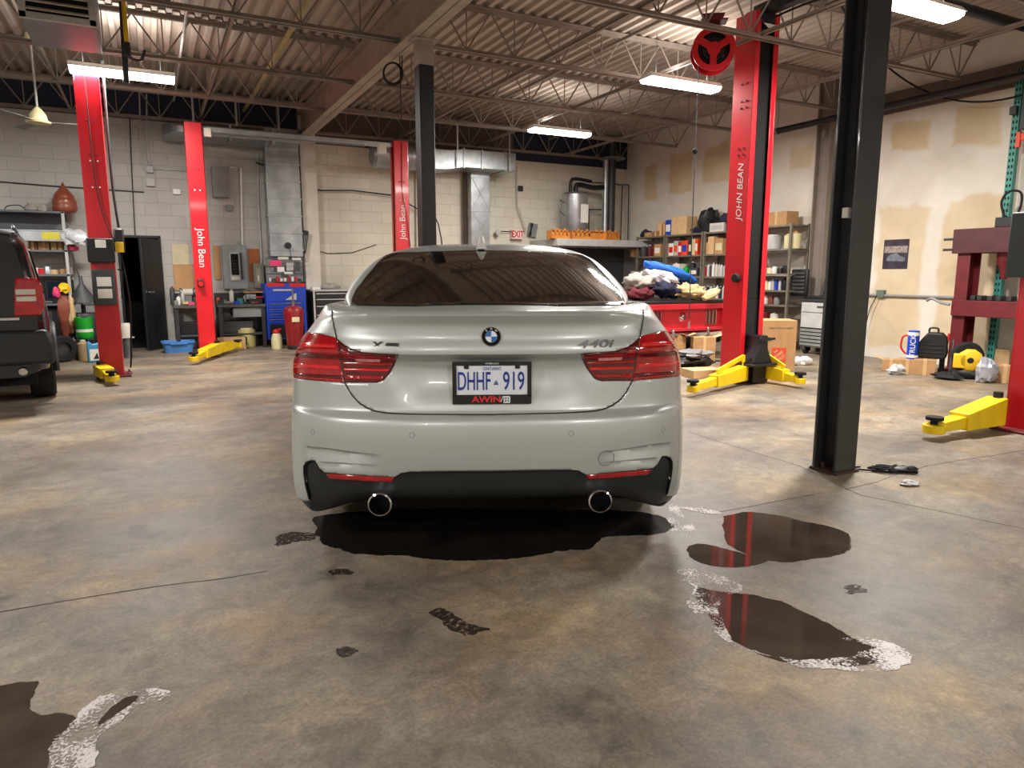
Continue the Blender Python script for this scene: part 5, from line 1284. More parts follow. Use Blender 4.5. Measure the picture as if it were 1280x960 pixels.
q = MB(); q.box(-.12, -.197, .135, .12, -.187, .16); q.build('handle', 'bluebin', r, bevel=.004)

# blue tool chest
x0 = B(336, 430, .7).x; x1 = B(386, 430, .7).x; W2 = (x1-x0)/2
r = thing('tool_chest', 'tall blue rolling tool chest with drawers left of the red tank', 'tool chest', ((x0+x1)/2, BACK_Y-.10, 0))
q = MB(); q.box(-W2, -.55, .12, W2, 0, 1.08); q.build('chest_body', 'blue', r, bevel=.01)
q = MB(); q.box(-W2+.02, -.558, .78, W2-.06, -.55, 1.03); q.build('upper_door', 'blue', r, bevel=.006)
for i in range(4):
    z_ = .40+i*.088; q = MB(); q.box(-W2+.03, -.565, z_, W2-.05, -.55, z_+.078); d_ = q.build('drawer', 'blue', r, bevel=.006)
    q = MB(); q.box(-W2+.06, -.58, z_+.062, W2-.08, -.565, z_+.072); q.build('handle', 'steel', d_, bevel=.002)
q = MB(); q.box(-W2+.04, -.56, .15, W2-.05, -.551, .38); q.build('lower_bay', 'matte_black', r)
q = MB(); q.box(-W2+.12, -.566, .955, .1, -.558, .985); q.build('chest_handle', 'lightgrey', r, bevel=.004)
q = MB(); q.ext([(-.02, .80), (.17, .80), (.17, .92), (.1, .88)], -.566, -.558); q.build('silver_sticker', 'lightgrey', r)
q = MB(); q.box(-W2+.03, -.56, 1.03, -.02, -.55, 1.09); q.build('red_strip', 'red', r, bevel=.004); q = MB(); q.box(.06, -.56, 1.02, W2-.01, -.55, 1.085); q.build('red_strip', 'red', r, bevel=.01)
for sx in (-W2+.06, W2-.06):
    for sy in (-.48, -.06):
        q = MB(); q.cyl((sx-.02, sy, .055), (sx+.02, sy, .055), .055); q.box(sx-.025, sy-.02, .06, sx+.025, sy+.02, .125); q.build('caster', 'black_plastic', r, bevel=.003)
# stickered rack above the chest
x0, x1, z0, z1 = bwall(333, 321, 381, 352, .35)
r = thing('parts_rack', 'wire rack of small parts and pink stickers above the blue tool chest', 'rack', (0, BACK_Y-.2, 0))
q = MB(); q.box(x0, -.02, z0, x1, 0, z1); q.build('backing', 'grey', r)
for zz in (z0, z0+.14, z0+.27, z1-.02):
    q = MB(); q.cyl((x0, -.15, zz), (x1, -.15, zz), .006); q.cyl((x0, -.03, zz), (x1, -.03, zz), .006); q.build('wire_rail', 'steel', r)
for xx in (x0, x1):
    q = MB(); q.cyl((xx, -.15, z0), (xx, -.15, z1), .007); q.build('rack_upright', 'steel', r)
for k, (u, v_, w_, h_, m_) in enumerate(((.08, .62, .32, .24, 'pink'), (.27, .40, .2, .2, 'paper'), (.52, .45, .2, .32, 'lightgrey'), (.75, .42, .16, .4, 'darkgrey'), (.3, .9, .3, .1, 'paper'), (.68, .88, .26, .1, 'paper'), (.45, .3, .25, .1, 'paper'))):
    q = MB(); q.box(x0+u*(x1-x0), -.155, z0+v_*(z1-z0), x0+(u+w_)*(x1-x0)*.98, -.15, z0+(v_+h_)*(z1-z0)); q.build('sticker', m_, r, bevel=.004)
for k in range(9):
    u = x0+.03+k*(x1-x0-.06)/9; h_ = random.uniform(.05, .11); q = MB(); q.cyl((u+.02, -.09, z0), (u+.02, -.09, z0+h_), random.uniform(.018, .03), n=10); q.build('small_part', random.choice(['paper', 'red', 'darkgrey', 'steel']), r)
r = thing('wall_gauge', 'small black round gauge hanging on a cord on the wide pale duct', 'gauge', (B(360, 307, .34).x, BACK_Y-.34, B(360, 307, .34).z))
q = MB(); q.lathe([(0, 0), (.055, 0), (.055, .03), (0, .035)], n=20, T=Matrix.Rotation(PI/2, 4, 'X')); q.build('dial', 'black_plastic', r); q = MB(); q.tube([(.03, -.02, -.03), (.035, -.02, -.22)], .004); q.build('cord', 'rubber', r)
a = B(379, 302, .25)
r = thing('floor_mat_hanging', 'small black car grille hanging tilted on the wall above the parts rack', 'grille', (a.x, a.y, a.z)); r.rotation_euler = (0, .18, 0); r.name = 'car_grille'
q = MB(); q.box(-.07, -.02, -.2, .07, .0, .2); q.build('grille_frame', 'black_plastic', r, bevel=.02)
for k in range(4):
    q = MB(); q.box(-.05+k*.028, -.03, -.16, -.038+k*.028, -.02, .12); q.build('grille_bar', 'grey', r, bevel=.002)
# red pressure tank
g = G(371, 437)
r = thing('pressure_tank', 'dark red upright pressure tank in front of the blue tool chest', 'tank', (g.x, g.y+.13, 0))
q = MB(); q.lathe([(0, .06), (.12, .06), (.13, .08), (.155, .5), (.165, .62), (.15, .68), (.08, .72), (0, .73)], n=28); q.build('tank_body', mat('tank_red', (140, 20, 30), .35, 0, .1, 4, coat=.4), r)
q = MB(); q.lathe([(0, 0), (.12, 0), (.13, .03), (.12, .07), (0, .07)], n=20); q.build('tank_foot', 'black_plastic', r)
q = MB(); q.cyl((0, 0, .72), (0, 0, 1.0), .014); q.cyl((-.12, 0, .76), (.12, 0, .76), .012); q.lathe([(0, 0), (.03, 0), (.03, .08), (0, .08)], (0, 0, .72)); q.build('valve', 'steel', r)
q = MB(); q.box(-.06, -.17, .46, .06, -.152, .54); q.build('tank_label', 'cream', r, bevel=.004)
g = G(347, 436)
r = thing('plastic_jug', 'cream jug with red cap on the floor at the blue tool chest', 'jug', (g.x, g.y+.03, 0))
q = MB(); q.lathe([(0, 0), (.085, 0), (.09, .02), (.09, .17), (.075, .23), (.05, .27), (0, .27)], n=20); q.build('jug_body', 'cream', r)
q = MB(); q.lathe([(0, .26), (.06, .26), (.065, .29), (.03, .33), (0, .33)], n=16); q.cyl((0, 0, .31), (.08, 0, .33), .015); q.build('cap', 'red', r, bevel=.003)
# black and white drawer cabinet right of it
x0 = B(393, 430, .65).x; x1 = x0+.85
r = thing('drawer_cabinet', 'wide steel drawer cabinet with pale drawer edges partly hidden by the silver car', 'cabinet', (x0, BACK_Y-.17, 0))
zt = B(420, 362, .8).z
q = MB(); q.box(0, -.6, .1, .85, 0, zt-.03); q.build('cabinet_body', 'black_metal', r, bevel=.006)
q = MB(); q.box(-.01, -.62, zt-.03, .87, 0, zt); q.build('cabinet_top', 'lightgrey', r, bevel=.004)
q = MB(); q.box(-.012, -.63, .1, .02, -.6, zt-.03); q.build('side_trim', 'lightgrey', r, bevel=.004)
zz = zt-.06; k = 0
for h_ in (.10, .12, .15, .10, .09, .09, .09):
    q = MB(); q.box(.04, -.615, zz-h_+.012, .82, -.6, zz); d_ = q.build('drawer', 'black_plastic', r, bevel=.004); q = MB(); q.box(.04, -.63, zz-.018, .82, -.615, zz); q.build('drawer_edge', 'lightgrey', d_, bevel=.003); zz -= h_
for sx in (.08, .78):
    q = MB(); q.cyl((sx, -.5, .05), (sx+.03, -.5, .05), .05); q.build('caster', 'black_plastic', r)
q = MB(); q.blob((x0+.35, BACK_Y-.45, zt+.045), (.17, .12, .06), .25, 3, 14, 4, flat=-.04); tag(q.build('cloth_heap', 'cloth_grey'), 'dark grey cloth heap on top of the steel drawer cabinet', 'cloth')
q = MB(); q.box(x0+.02, BACK_Y-.6, zt, x0+.16, BACK_Y-.4, zt+.04); tag(q.build('paper_stack', 'paper', bevel=.003), 'small stack of papers on the left end of the steel drawer cabinet', 'paper')

# ---------------------------------------------------------------- left shelf, ladder, toy
M['shelf_grey'] = mat('shelf_grey', (104, 108, 116), .55, .2, .12, 5)
r = thing('shelf_unit', 'long grey metal shelf on the block wall above the black car', 'shelf', (-1.08, BACK_Y-.05, 0))
SZ = [2.17, 1.60, 1.24, .80]
for i, z_ in enumerate(SZ):
    q = MB(); q.box(-2.2, -.55, z_-.03, 0, 0, z_); q.build('shelf_board', 'shelf_grey', r, bevel=.003)
q = MB(); q.box(-2.2, -.10, 1.92, 0, -.06, 2.14); q.build('back_fascia', 'shelf_grey', r, bevel=.003)
for sx in (-2.2, -1.1, -.04):
    for sy in (-.55, -.04):
        q = MB(); q.box(sx, sy, 0, sx+.04, sy+.04, 2.17); q.build('shelf_post', 'lightgrey', r, bevel=.002)
tz = 2.17
# brown swirl ornament (plain, no face)
a = B(82, 266, .3)
r = thing('plush_swirl', 'glossy brown cone shaped swirl ornament with pointed top on the shelf end', 'ornament', (a.x, BACK_Y-.32, tz))
q = MB(); prof = []
for k in range(49):
    t = k/48; prof.append((max(.001, float(np.interp(t, [0, .06, .2, .4, .55, .68, .78, .88, 1], [.135, .155, .165, .155, .128, .092, .055, .026, .002]))*(1+.05*abs(math.sin(t*PI*4.2)))), .46*t))
vs = []
q.lathe([(.001, 0)]+[(p_[0], p_[1]) for p_ in prof], n=32); q.build('swirl_body', mat('swirl_brown', (132, 66, 46), .35, 0, .08, 3, coat=.4), r)
for nm, lab, px_, s_ in (('rag_heap', 'left small grey rag heap on the top shelf beside the brown ornament', 40, 1), ('rag_heap', 'right small grey rag heap on the top shelf beside the brown ornament', 53, 2)):
    a = B(px_, 264, .3); q = MB(); q.blob((a.x, BACK_Y-.32, tz+.045), (.10, .09, .08), .25, 3, 14, s_, flat=-.044); tag(q.build(nm, 'cloth_grey'), lab, 'rag')
q = MB(); q.tube(curve_pts([B(6, 264, .3)+Vector((0, 0, .03)), B(10, 260, .3)+Vector((0, 0, .03)), B(24, 260, .3)+Vector((0, 0, .04)), B(32, 264, .3)+Vector((0, 0, .03))]), .008); tag(q.build('bent_wire', 'steel_dark'), 'bent dark wire lying on the top shelf above the black car', 'wire')
# ladder hung in front of the shelf
a = B(88, 288, .72); b = B(88, 302, .72); xr = a.x; zl = b.z; zh = a.z
r = thing('ladder', 'aluminium ladder stored level in front of the shelf with a yellow sticker', 'ladder', (xr, BACK_Y-.68, zl))
h_ = zh-zl
q = MB(); q.box(-2.6, -.03, 0, 0, -.0, h_); q.box(-2.6, -.04, h_-.02, 0, .01, h_); q.box(-2.6, -.04, 0, 0, .01, .02); q.build('ladder_rail', 'galv', r, bevel=.003)
q = MB(); q.box(-2.6, .045, 0, 0, .06, h_); q.build('ladder_rail', 'galv', r, bevel=.003)
for k in range(9):
    q = MB(); q.cyl((-.12-k*.3, -.02, h_/2), (-.12-k*.3, .06, h_/2), .016); q.build('rung', 'galv', r)
xa_ = B(52, 290, .72).x-xr; xb_ = B(74, 290, .72).x-xr
q = MB(); q.box(xa_, -.033, .025, xb_, -.030, h_-.03); q.build('yellow_sticker', mat('sticker_yellow', (200, 190, 60), .5), r)
q = MB(); q.blob((B(93, 297, .8).x-xr, -.02, h_/2-.02), (.20, .09, .11), .22, 2.6, 20, 9); q.build('plastic_wrap', mat('plastic_wrap', (200, 202, 208), .25, 0, .1, 10, coat=.5), r)
# cartons on the second shelf
bl = [(36, 48, .16, 'cardboard_brown', 'low brown carton behind the rear of the black car'), (48, 63, .24, 'cardboard', 'square brown carton in the middle of the carton row'), (64, 72, .20, 'cardboard_light', 'narrow pale carton in the carton row'),
      (72, 80, .26, 'cardboard', 'tall brown carton right of the narrow pale one'), (80, 95, .19, 'cardboard_brown', 'wide carton at the right end of the shelf')]
for p0_, p1_, h_, m_, lb in bl:
    xa_ = B(p0_, 318, .5).x+.005; xb_ = B(p1_, 318, .5).x-.005; q = MB(); q.box(xa_, BACK_Y-.50, 1.60, xb_, BACK_Y-.2, 1.60+h_); o = tag(q.build('carton', m_, bevel=.004), lb+' on the grey shelf', 'box')
    q = MB(); q.box((xa_+xb_)/2-.015, BACK_Y-.502, 1.602, (xa_+xb_)/2+.015, BACK_Y-.2, 1.602+h_); t_ = q.build('packing_tape', 'cardboard_light', o)
xa_ = B(83, 318, .53).x; q = MB(); q.box(xa_, BACK_Y-.54, 1.60, xa_+.17, BACK_Y-.51, 1.66); tag(q.build('flat_box', 'pink', bevel=.003), 'flat pink box lying in front of the right carton on the shelf', 'box')
for k, (px_, h_, m_, lb) in enumerate(((45, .10, 'paper', 'white folded paper roll on the third shelf behind the black car'), (60, .12, 'galv', 'silver jar on the third shelf over the dark monitor'), (68, .07, 'cardboard_light', 'low pale dish on the third shelf'), (80, .08, 'cardboard', 'tan dish on the third shelf right end'), (52, .09, 'red', 'small red tin on the third shelf'))):
    a = B(px_, 345, .4); can('tin', lb, 'tin', a.x, BACK_Y-.4, 1.24, .055, h_, m_, 'lightgrey', neck=.9)
a = B(75, 372, .5)
r = thing('old_monitor', 'dark old computer monitor on the fourth shelf beside the black funnel', 'monitor', (a.x, BACK_Y-.45, .80))
q = MB(); q.box(-.19, -.04, .04, .19, .08, .36); q.build('monitor_shell', 'black_plastic', r, bevel=.015); q = MB(); q.box(-.15, -.045, .08, .15, -.04, .32); q.build('screen', 'screen', r); q = MB(); q.box(-.1, -.06, 0, .1, .1, .05); q.build('stand', 'black_plastic', r, bevel=.01)
q = MB(); q.box(-2.6, BACK_Y-.5, .3, -1.15, BACK_Y-.2, .75); tag(q.build('crate_stack', 'black_plastic', bevel=.01), 'dark storage crate under the grey shelf', 'crate')
# oil drain funnel on stand
g = G(104, 445); gy = BACK_Y-1.0; a = D(103, 372, 10.6)
r = thing('oil_drain', 'dark grey oil drain with cone shaped hood on a black drum', 'oil drain', (a.x, a.y, 0))
q = MB(); q.lathe([(0, 0), (.23, 0), (.24, .03), (.24, .62), (.22, .66), (0, .66)], n=28); q.build('drum', 'black_plastic', r)
q = MB(); q.lathe([(.20, .80), (.205, .82), (.03, 1.10), (.02, 1.22), (.01, 1.22), (.02, 1.09), (.19, .80)], n=24); q.build('funnel_cone', 'darkgrey', r)
q = MB(); q.cyl((0, 0, .66), (0, 0, .84), .03); q.cyl((-.02, .02, 1.2), (-.08, .05, 1.55), .01); q.build('drain_pipe', 'steel_dark', r)
q = MB(); q.box(.02, -.26, .78, .24, -.1, .82); q.build('drain_tray', 'darkgrey', r, bevel=.01)
# containers on the floor at the drain
g = G(105, 451)
can('oil_jug', 'tan jug on the floor left of the light blue jug', 'jug', g.x, g.y+.05, 0, .075, .30, mat('jug_tan', (176, 150, 112), .45), 'offwhite')
r = thing('bucket', 'bright green bucket stacked on the tan jug behind the nearest lift post', 'bucket', (g.x+.02, g.y+.30, 0))
q = MB(); q.lathe([(0, .30), (.10, .30), (.115, .32), (.12, .40), (.0, .40)], n=24); q.build('bucket_base', 'green', r)
q = MB(); q.lathe([(0, .40), (.112, .40), (.112, .44), (0, .44)], n=24); q.build('white_band', 'white', r)
q = MB(); q.lathe([(0, .44), (.105, .44), (.115, .50), (.12, .60), (.125, .61), (.11, .61), (.10, .46), (0, .46)], n=24); q.build('bucket_body', 'green', r)
q = MB(); q.box(-.12, -.1, 0, .12, .12, .30); q.build('bucket_stand', 'black_plastic', r, bevel=.01)
g = G(120, 453)
r = thing('coolant_jug', 'light blue plastic jug with white label at the foot of the nearest lift post', 'jug', (g.x, g.y+.04, 0), .1)
q = MB(); q.ext([(-.10, 0), (.10, 0), (.10, .20), (.085, .27), (.05, .28), (-.02, .26), (-.05, .28), (-.06, .30), (-.09, .30), (-.10, .27)], -.045, .045); q.build('jug_body', mat('jug_blue', (70, 150, 190), .35), r, bevel=.015)
q = MB(); q.box(-.07, -.048, .03, .06, -.045, .19); q.build('jug_label', 'paper', r); q = MB(); q.ext([(-.03, .05), (.04, .05), (.02, .14)], -.050, -.047); q.build('label_mark', 'navy', r)
q = MB(); q.cyl((-.075, 0, .30), (-.075, 0, .335), .022); q.build('cap', 'navy', r)
g = G(90, 449)
q = MB(); q.blob((g.x, g.y+.1, .14), (.15, .13, .17), .3, 2.4, 22, 3, flat=-.13); tag(q.build('plastic_bag', mat('bag_white', (214, 212, 216), .35, 0, .06, 8)), 'white plastic bag on the floor right of the black car', 'bag')
g = G(79, 453)
r = thing('spare_tyre', 'small black tyre leaning beside the white plastic bag', 'tyre', (g.x, g.y+.05, .19), .5)
q = MB(); q.lathe([(.10, -.06), (.17, -.065), (.19, -.04), (.19, .04), (.17, .065), (.10, .06), (.10, -.06)], n=28, T=Matrix.Rotation(PI/2, 4, 'X') ); q.build('tyre', 'rubber', r); q = MB(); q.lathe([(0, -.02), (.1, -.02), (.1, .02), (0, .02)], n=20, T=Matrix.Rotation(PI/2, 4, 'X')); q.build('rim', 'steel_dark', r)
a = D(82, 375, 10.3)
r = thing('coat_stand', 'stand hung with a brown coat and yellow and pink gloves beyond the black car', 'coat stand', (a.x, a.y, 0))
q = MB(); q.cyl((0, 0, 0), (0, 0, 1.12), .016); q.box(-.14, -.14, 0, .14, .14, .02); q.build('pole', 'steel_dark', r, bevel=.004)
q = MB(); q.blob((-.03, 0, .62), (.09, .07, .34), .2, 2, 18, 5); q.build('coat', 'brown', r)
q = MB(); q.blob((.06, .0, .66), (.05, .05, .26), .2, 2, 16, 6); q.build('scarf', 'cloth_tan', r)
q = MB(); q.blob((-.0, -.05, 1.04), (.07, .05, .07), .3, 2, 14, 7); q.build('yellow_glove', 'yellow', r); q = MB(); q.blob((-.10, -.06, .98), (.05, .04, .07), .3, 2, 14, 8); q.build('pink_glove', 'pink', r)
g = D(186, 412, 10.6)
r = thing('glass_jar', 'cloudy jar on a small stand right of the nearest red lift post', 'jar', (D(160, 438, 10.4).x, D(160, 438, 10.4).y, 0))
q = MB(); q.cyl((0, 0, 0), (0, 0, .3), .06); q.build('stand', 'steel', r); q = MB(); q.box(-.1, -.08, .3, .1, .08, .31); q.build('tray', 'lightgrey', r); q = MB(); q.lathe([(0, .31), (.07, .31), (.075, .48), (.05, .52), (0, .52)]); q.build('jar', 'offwhite', r)

# odds and ends on the benches
rn = random.Random(5)
for k, (px_, y_, kind, mt_, h_, lb) in enumerate(((220, .5, 'tin', 'grey', .08, 'low grey tin at the doorway end of the left bench'), (244, .3, 'tin', 'darkgrey', .12, 'dark tin against the red post on the left bench'), (233, .5, 'rag', 'cloth_tan', .06, 'tan rag in the middle of the left bench'),
        (239, .52, 'box', 'pink', .05, 'small pinkish box at the edge of the left bench'), (276, .45, 'box', 'steel_dark', .07, 'dark metal block on the right bench by the red post'), (281, .3, 'tin', 'teal', .07, 'small teal tin on the right bench'),
        (286, .5, 'rag', 'cloth_grey', .05, 'grey rag at the edge of the right bench'), (296, .5, 'box', 'blue', .05, 'small blue box on the right bench beside the teal tub'), (320, .52, 'rag', 'dark_red', .05, 'dark red rag on the right bench before the vice'),
        (307, .22, 'tin', 'offwhite', .14, 'pale tin at the back of the right bench'), (273, .2, 'tin', 'orange', .11, 'orange tin at the back of the right bench by the red post'), (225, .2, 'tin', 'steel', .16, 'tall steel tin at the back of the left bench'))):
    x_ = B(px_, 380, y_).x
    if kind == 'tin': can('tin', lb, 'tin', x_, BACK_Y-y_, bz, .03, h_, mt_, 'steel', neck=.9)
    elif kind == 'box': tag((lambda q: q.build('small_box', mt_, bevel=.003, loc=(x_, BACK_Y-y_, bz)))(MB().box(-.05, -.035, 0, .05, .035, h_)), lb, 'box')
    else: tag((lambda q: q.build('rag', mt_, loc=(x_, BACK_Y-y_, bz+h_*.45)))(MB().blob((0, 0, 0), (.07, .05, h_*.55), .3, 3, 14, 50+k, flat=-h_*.44)), lb, 'rag')
for px_, lb in ((251, 'left dark tool box on the lower shelf of the left bench'), ):
    tag((lambda q: q.build('tool_box', 'black_plastic', bevel=.01, loc=(.58, BACK_Y-.35, .25)))(MB().box(-.2, -.12, 0, .2, .12, .2)), 'dark tool box on the lower shelf of the left bench', 'tool box')
tag((lambda q: q.build('tool_box', 'darkgrey', bevel=.01, loc=(1.28, BACK_Y-.35, .25)))(MB().box(-.24, -.14, 0, .24, .14, .2)), 'dark grey tool box on the lower shelf of the right bench', 'tool box')
# ================================================================ right wall: shelving and stock
M['rack_metal'] = mat('rack_metal', (128, 122, 108), .5, .4, .2, 8)
SHX = 9.16
def shelf_unit(label, ya, yb, zs):
    """open metal shelving on the right wall; local x runs towards the camera"""
    r = thing('shelf_unit', label, 'shelf', (RIGHT_X-.06, (ya+yb)/2, 0), -PI/2); w = abs(ya-yb)/2; dep = RIGHT_X-.06-SHX
    for z in zs:
        q = MB(); q.box(-w+.005, -dep, z-.03, w-.005, 0, z); q.build('shelf_board', 'rack_metal', r, bevel=.002)
    for sx in (-w+.02, w-.02):
        for sy in (-dep+.015, -.015):
            q = MB(); q.box(sx-.018, sy-.018, 0, sx+.018, sy+.018, zs[0]+.02); q.build('shelf_post', 'rack_metal', r)
    return r
ZA = [2.0, 1.60, 1.20, .80, .40]; ZD = [2.03, 1.65, 1.25, .98, .74, .50, .15]
shelf_unit('open metal shelving at the back corner end of the right wall', 12.10, 11.17, ZA)
shelf_unit('open metal shelving, second bay from the back corner', 11.15, 10.09, ZA)
shelf_unit('open metal shelving bay just left of the tall red lift post', 10.07, 9.08, ZA)
shelf_unit('open metal shelving bay right of the tall red lift post', 9.06, 8.06, ZD)
ORD = ['first', 'second', 'third', 'fourth', 'fifth', 'sixth', 'seventh', 'eighth', 'ninth', 'tenth', 'eleventh', 'twelfth', 'thirteenth', 'fourteenth', 'fifteenth', 'sixteenth']
def sbox(name, label, cat, y, w, d, h, z, mt, x=SHX+.06, group=None, tape=True, band=None):
    r = thing(name, label, cat, (x+d/2, y, z), -PI/2+random.uniform(-.05, .05), group)
    q = MB(); q.box(-w/2, -d/2, 0, w/2, d/2, h); q.build('box_body', mt, r, bevel=.004)
    if band: q = MB(); q.box(-w*.4, -d/2-.002, h*.25, w*.4, -d/2, h*.7); q.build('box_label', band, r)
    elif tape: q = MB(); q.box(-.02, -d/2-.0015, 0, .02, d/2+.0015, h+.0015); q.build('packing_tape', 'cardboard_light', r)
    return r
# a ray from the photo into the shelf front plane
def SY(px_, py_=300, off=.42): return R(px_, py_, off).y
# top of the shelves
for p0_, p1_, h_, m_, lb, bd in ((822, 828, .28, 'cardboard_light', 'tall slim pale carton on top of the back shelving', None), (827, 834, .24, 'cardboard_brown', 'brown carton beside the blue carton on top of the shelving', None),
        (832, 839, .30, 'blue', 'blue and white carton on top of the shelving', 'paper'), (839, 859, .34, 'cardboard_light', 'big cream carton on top of the shelving', None), (819, 825, .10, 'cardboard_brown', 'small brown carton on top of the shelving, back corner end', None),
        (806, 815, .09, 'cardboard', 'flat tan carton on top of the shelving near the corner', None), (887, 905, .16, 'offwhite', 'white carton on top of the shelving left of the red post', 'lightgrey'), (956, 984, .22, 'cardboard', 'wide tan carton on top of the shelving right of the red post', None), (911, 917, .2, 'cardboard_light', 'small tan carton against the red post on top of the shelving', None)):
    a, b = SY(p0_), SY(p1_); sbox('carton', lb, 'box', (a+b)/2, abs(a-b)*.96, .26 if 'small' not in lb else .12, h_, 2.0 if p0_ < 940 else 2.03, m_, band=bd, x=SHX+(.06 if 'small' not in lb else .02))
for px_, rad, m_, lb, sd in ((800, (.10, .12, .09), 'cloth_dark', 'small black bundle on top of the shelving at the corner', 2), (878, (.14, .24, .24), 'black_plastic', 'peaked black bundle on top of the shelving', 3), (866, (.1, .18, .07), 'cloth_dark', 'low dark bundle left of the peaked one on top of the shelving', 4),
        (910, (.14, .34, .20), 'cloth_dark', 'big dark bundle on top of the shelving behind the red post', 5), (941, (.1, .18, .10), 'black_plastic', 'black bundle just right of the red post on top of the shelving', 6)):
    q = MB(); q.blob((0, 0, rad[2]*.75), rad, .3, 2.2, 18, sd, flat=-rad[2]*.74); o = q.build('dark_bundle', m_, loc=(SHX+.22, SY(px_), 2.005 if px_ < 940 else 2.035)); tag(o, lb, 'bundle')
# second level of bays 1 to 3
def row(items, z, zone, off=.36, xd=.16):
    n_ = 0
    for px_, w, h, kind, mt, cap in items:
        y = SY(px_, 310, off); col_ = {'red': 'red', 'white': 'white', 'offwhite': 'off-white', 'darkgrey': 'dark grey', 'black_plastic': 'black', 'dark_red': 'dark red', 'blue': 'blue', 'cream': 'cream', 'cardboard': 'tan', 'cardboard_light': 'pale tan', 'orange': 'orange', 'lightgrey': 'light grey', 'navy': 'navy', 'green': 'green', 'cardboard_brown': 'brown', 'paper': 'white', 'steel': 'steel', 'teal': 'teal', 'yellow': 'yellow', 'pink': 'pink', 'orange_wood': 'orange brown', 'cloth_grey': 'grey', 'brown': 'brown', 'grey': 'grey'}[mt]
        n_ += 1; lb = '%s %s, %s from left, %s' % (col_, {'b': 'box', 'c': 'can', 'j': 'bottle', 't': 'tub'}[kind], ORD[n_-1], zone)
        if kind == 'b': sbox('carton', lb, 'box', y, w, .2, h, z, mt, band=cap if cap else None, x=SHX+.05)
        else: can({'c': 'paint_can', 'j': 'oil_bottle', 't': 'plastic_tub'}[kind], lb, {'c': 'can', 'j': 'bottle', 't': 'tub'}[kind], SHX+xd, y, z, w/2, h, mt, cap, neck={'c': .92, 'j': .4, 't': .97}[kind])
row([(795, .16, .16, 'b', 'cardboard', None), (804, .16, .24, 'j', 'darkgrey', 'white'), (812, .12, .24, 'j', 'dark_red', 'white'), (818, .16, .26, 'j', 'dark_red', 'dark_red'), (826, .2, .24, 'b', 'cardboard', 'paper')], 1.60, 'second shelf of the back corner bay')
row([(838, .10, .22, 'b', 'red', 'paper'), (843, .14, .24, 'b', 'paper', 'red'), (849, .12, .28, 'b', 'lightgrey', 'orange'), (854, .10, .26, 'b', 'red', 'paper'), (860, .16, .28, 'b', 'orange', 'blue'), (867, .09, .28, 'b', 'navy', 'cream'), (871, .08, .30, 'b', 'cream', None), (875, .07, .30, 'b', 'orange', 'paper')], 1.60, 'second shelf, second bay')
row([(883, .12, .22, 'b', 'cardboard', None), (888, .06, .22, 'b', 'cardboard_brown', None), (893, .16, .32, 'b', 'cardboard_light', None), (903, .20, .28, 'b', 'cardboard', 'cream')], 1.60, 'second shelf left of the red post')
row([(883, .06, .2, 'j', 'red', 'white'), (886, .06, .24, 'j', 'white', 'red'), (889, .06, .22, 'j', 'darkgrey', 'white'), (892, .06, .25, 'j', 'white', 'white'), (896, .06, .24, 'j', 'offwhite', 'red'), (899, .06, .22, 'j', 'lightgrey', 'white'), (902, .06, .23, 'j', 'offwhite', 'dark_red'), (906, .06, .21, 'j', 'lightgrey', 'blue'), (909, .06, .22, 'j', 'white', 'white')], 1.20, 'third shelf left of the red post')
row([(883, .05, .2, 'j', 'white', 'blue'), (886, .06, .22, 'j', 'navy', 'white'), (890, .06, .24, 'j', 'lightgrey', 'navy'), (894, .06, .22, 'j', 'teal', 'white'), (898, .06, .24, 'j', 'white', 'white'), (902, .06, .22, 'j', 'navy', 'white'), (906, .06, .23, 'j', 'lightgrey', 'white')], .80, 'fourth shelf left of the red post')
row([(838, .16, .2, 't', 'black_plastic', 'white'), (845, .14, .26, 'j', 'lightgrey', 'white'), (850, .2, .24, 'b', 'paper', 'blue'), (858, .12, .2, 'j', 'green', 'black_plastic'), (866, .12, .28, 'j', 'black_plastic', 'white'), (872, .22, .16, 'b', 'darkgrey', 'paper')], 1.20, 'third shelf, second bay')
row([(797, .2, .1, 'b', 'offwhite', 'cardboard'), (808, .16, .12, 't', 'black_plastic', 'black_plastic'), (820, .2, .14, 'b', 'dark_red', None)], 1.20, 'third shelf of the back bay')
row([(956, .12, .16, 't', 'darkgrey', 'steel'), (965, .26, .24, 't', 'lightgrey', 'offwhite'), (984, .14, .26, 'j', 'cream', 'brown'), (992, .2, .28, 'j', 'cream', 'orange_wood')], 1.65, 'second shelf right of the red post')
row([(951, .1, .07, 't', 'cardboard', 'offwhite'), (957, .1, .09, 't', 'grey', 'white'), (963, .1, .1, 't', 'cream', 'steel'), (969, .09, .12, 't', 'white', 'lightgrey'), (976, .1, .1, 't', 'black_plastic', 'grey'), (984, .12, .14, 't', 'black_plastic', 'black_plastic')], 1.25, 'third shelf right of the red post')
row([(948, .06, .17, 'j', 'white', 'orange'), (952, .06, .16, 'j', 'pink', 'white'), (956, .06, .17, 'j', 'offwhite', 'white'), (960, .06, .18, 'j', 'cream', 'red'), (964, .06, .16, 'j', 'white', 'white'), (968, .06, .2, 'j', 'lightgrey', 'blue'), (972, .06, .19, 'j', 'blue', 'white'), (977, .06, .17, 'j', 'lightgrey', 'white'), (983, .12, .2, 'j', 'black_plastic', 'black_plastic')], .98, 'fourth shelf right of the red post')
row([(948, .1, .1, 't', 'steel', 'grey'), (954, .1, .14, 't', 'cardboard_light', 'white'), (960, .1, .15, 't', 'offwhite', 'cream'), (967, .1, .14, 't', 'brown', 'cardboard_light'), (974, .1, .13, 't', 'grey', 'grey')], .74, 'fifth shelf right of the red post')
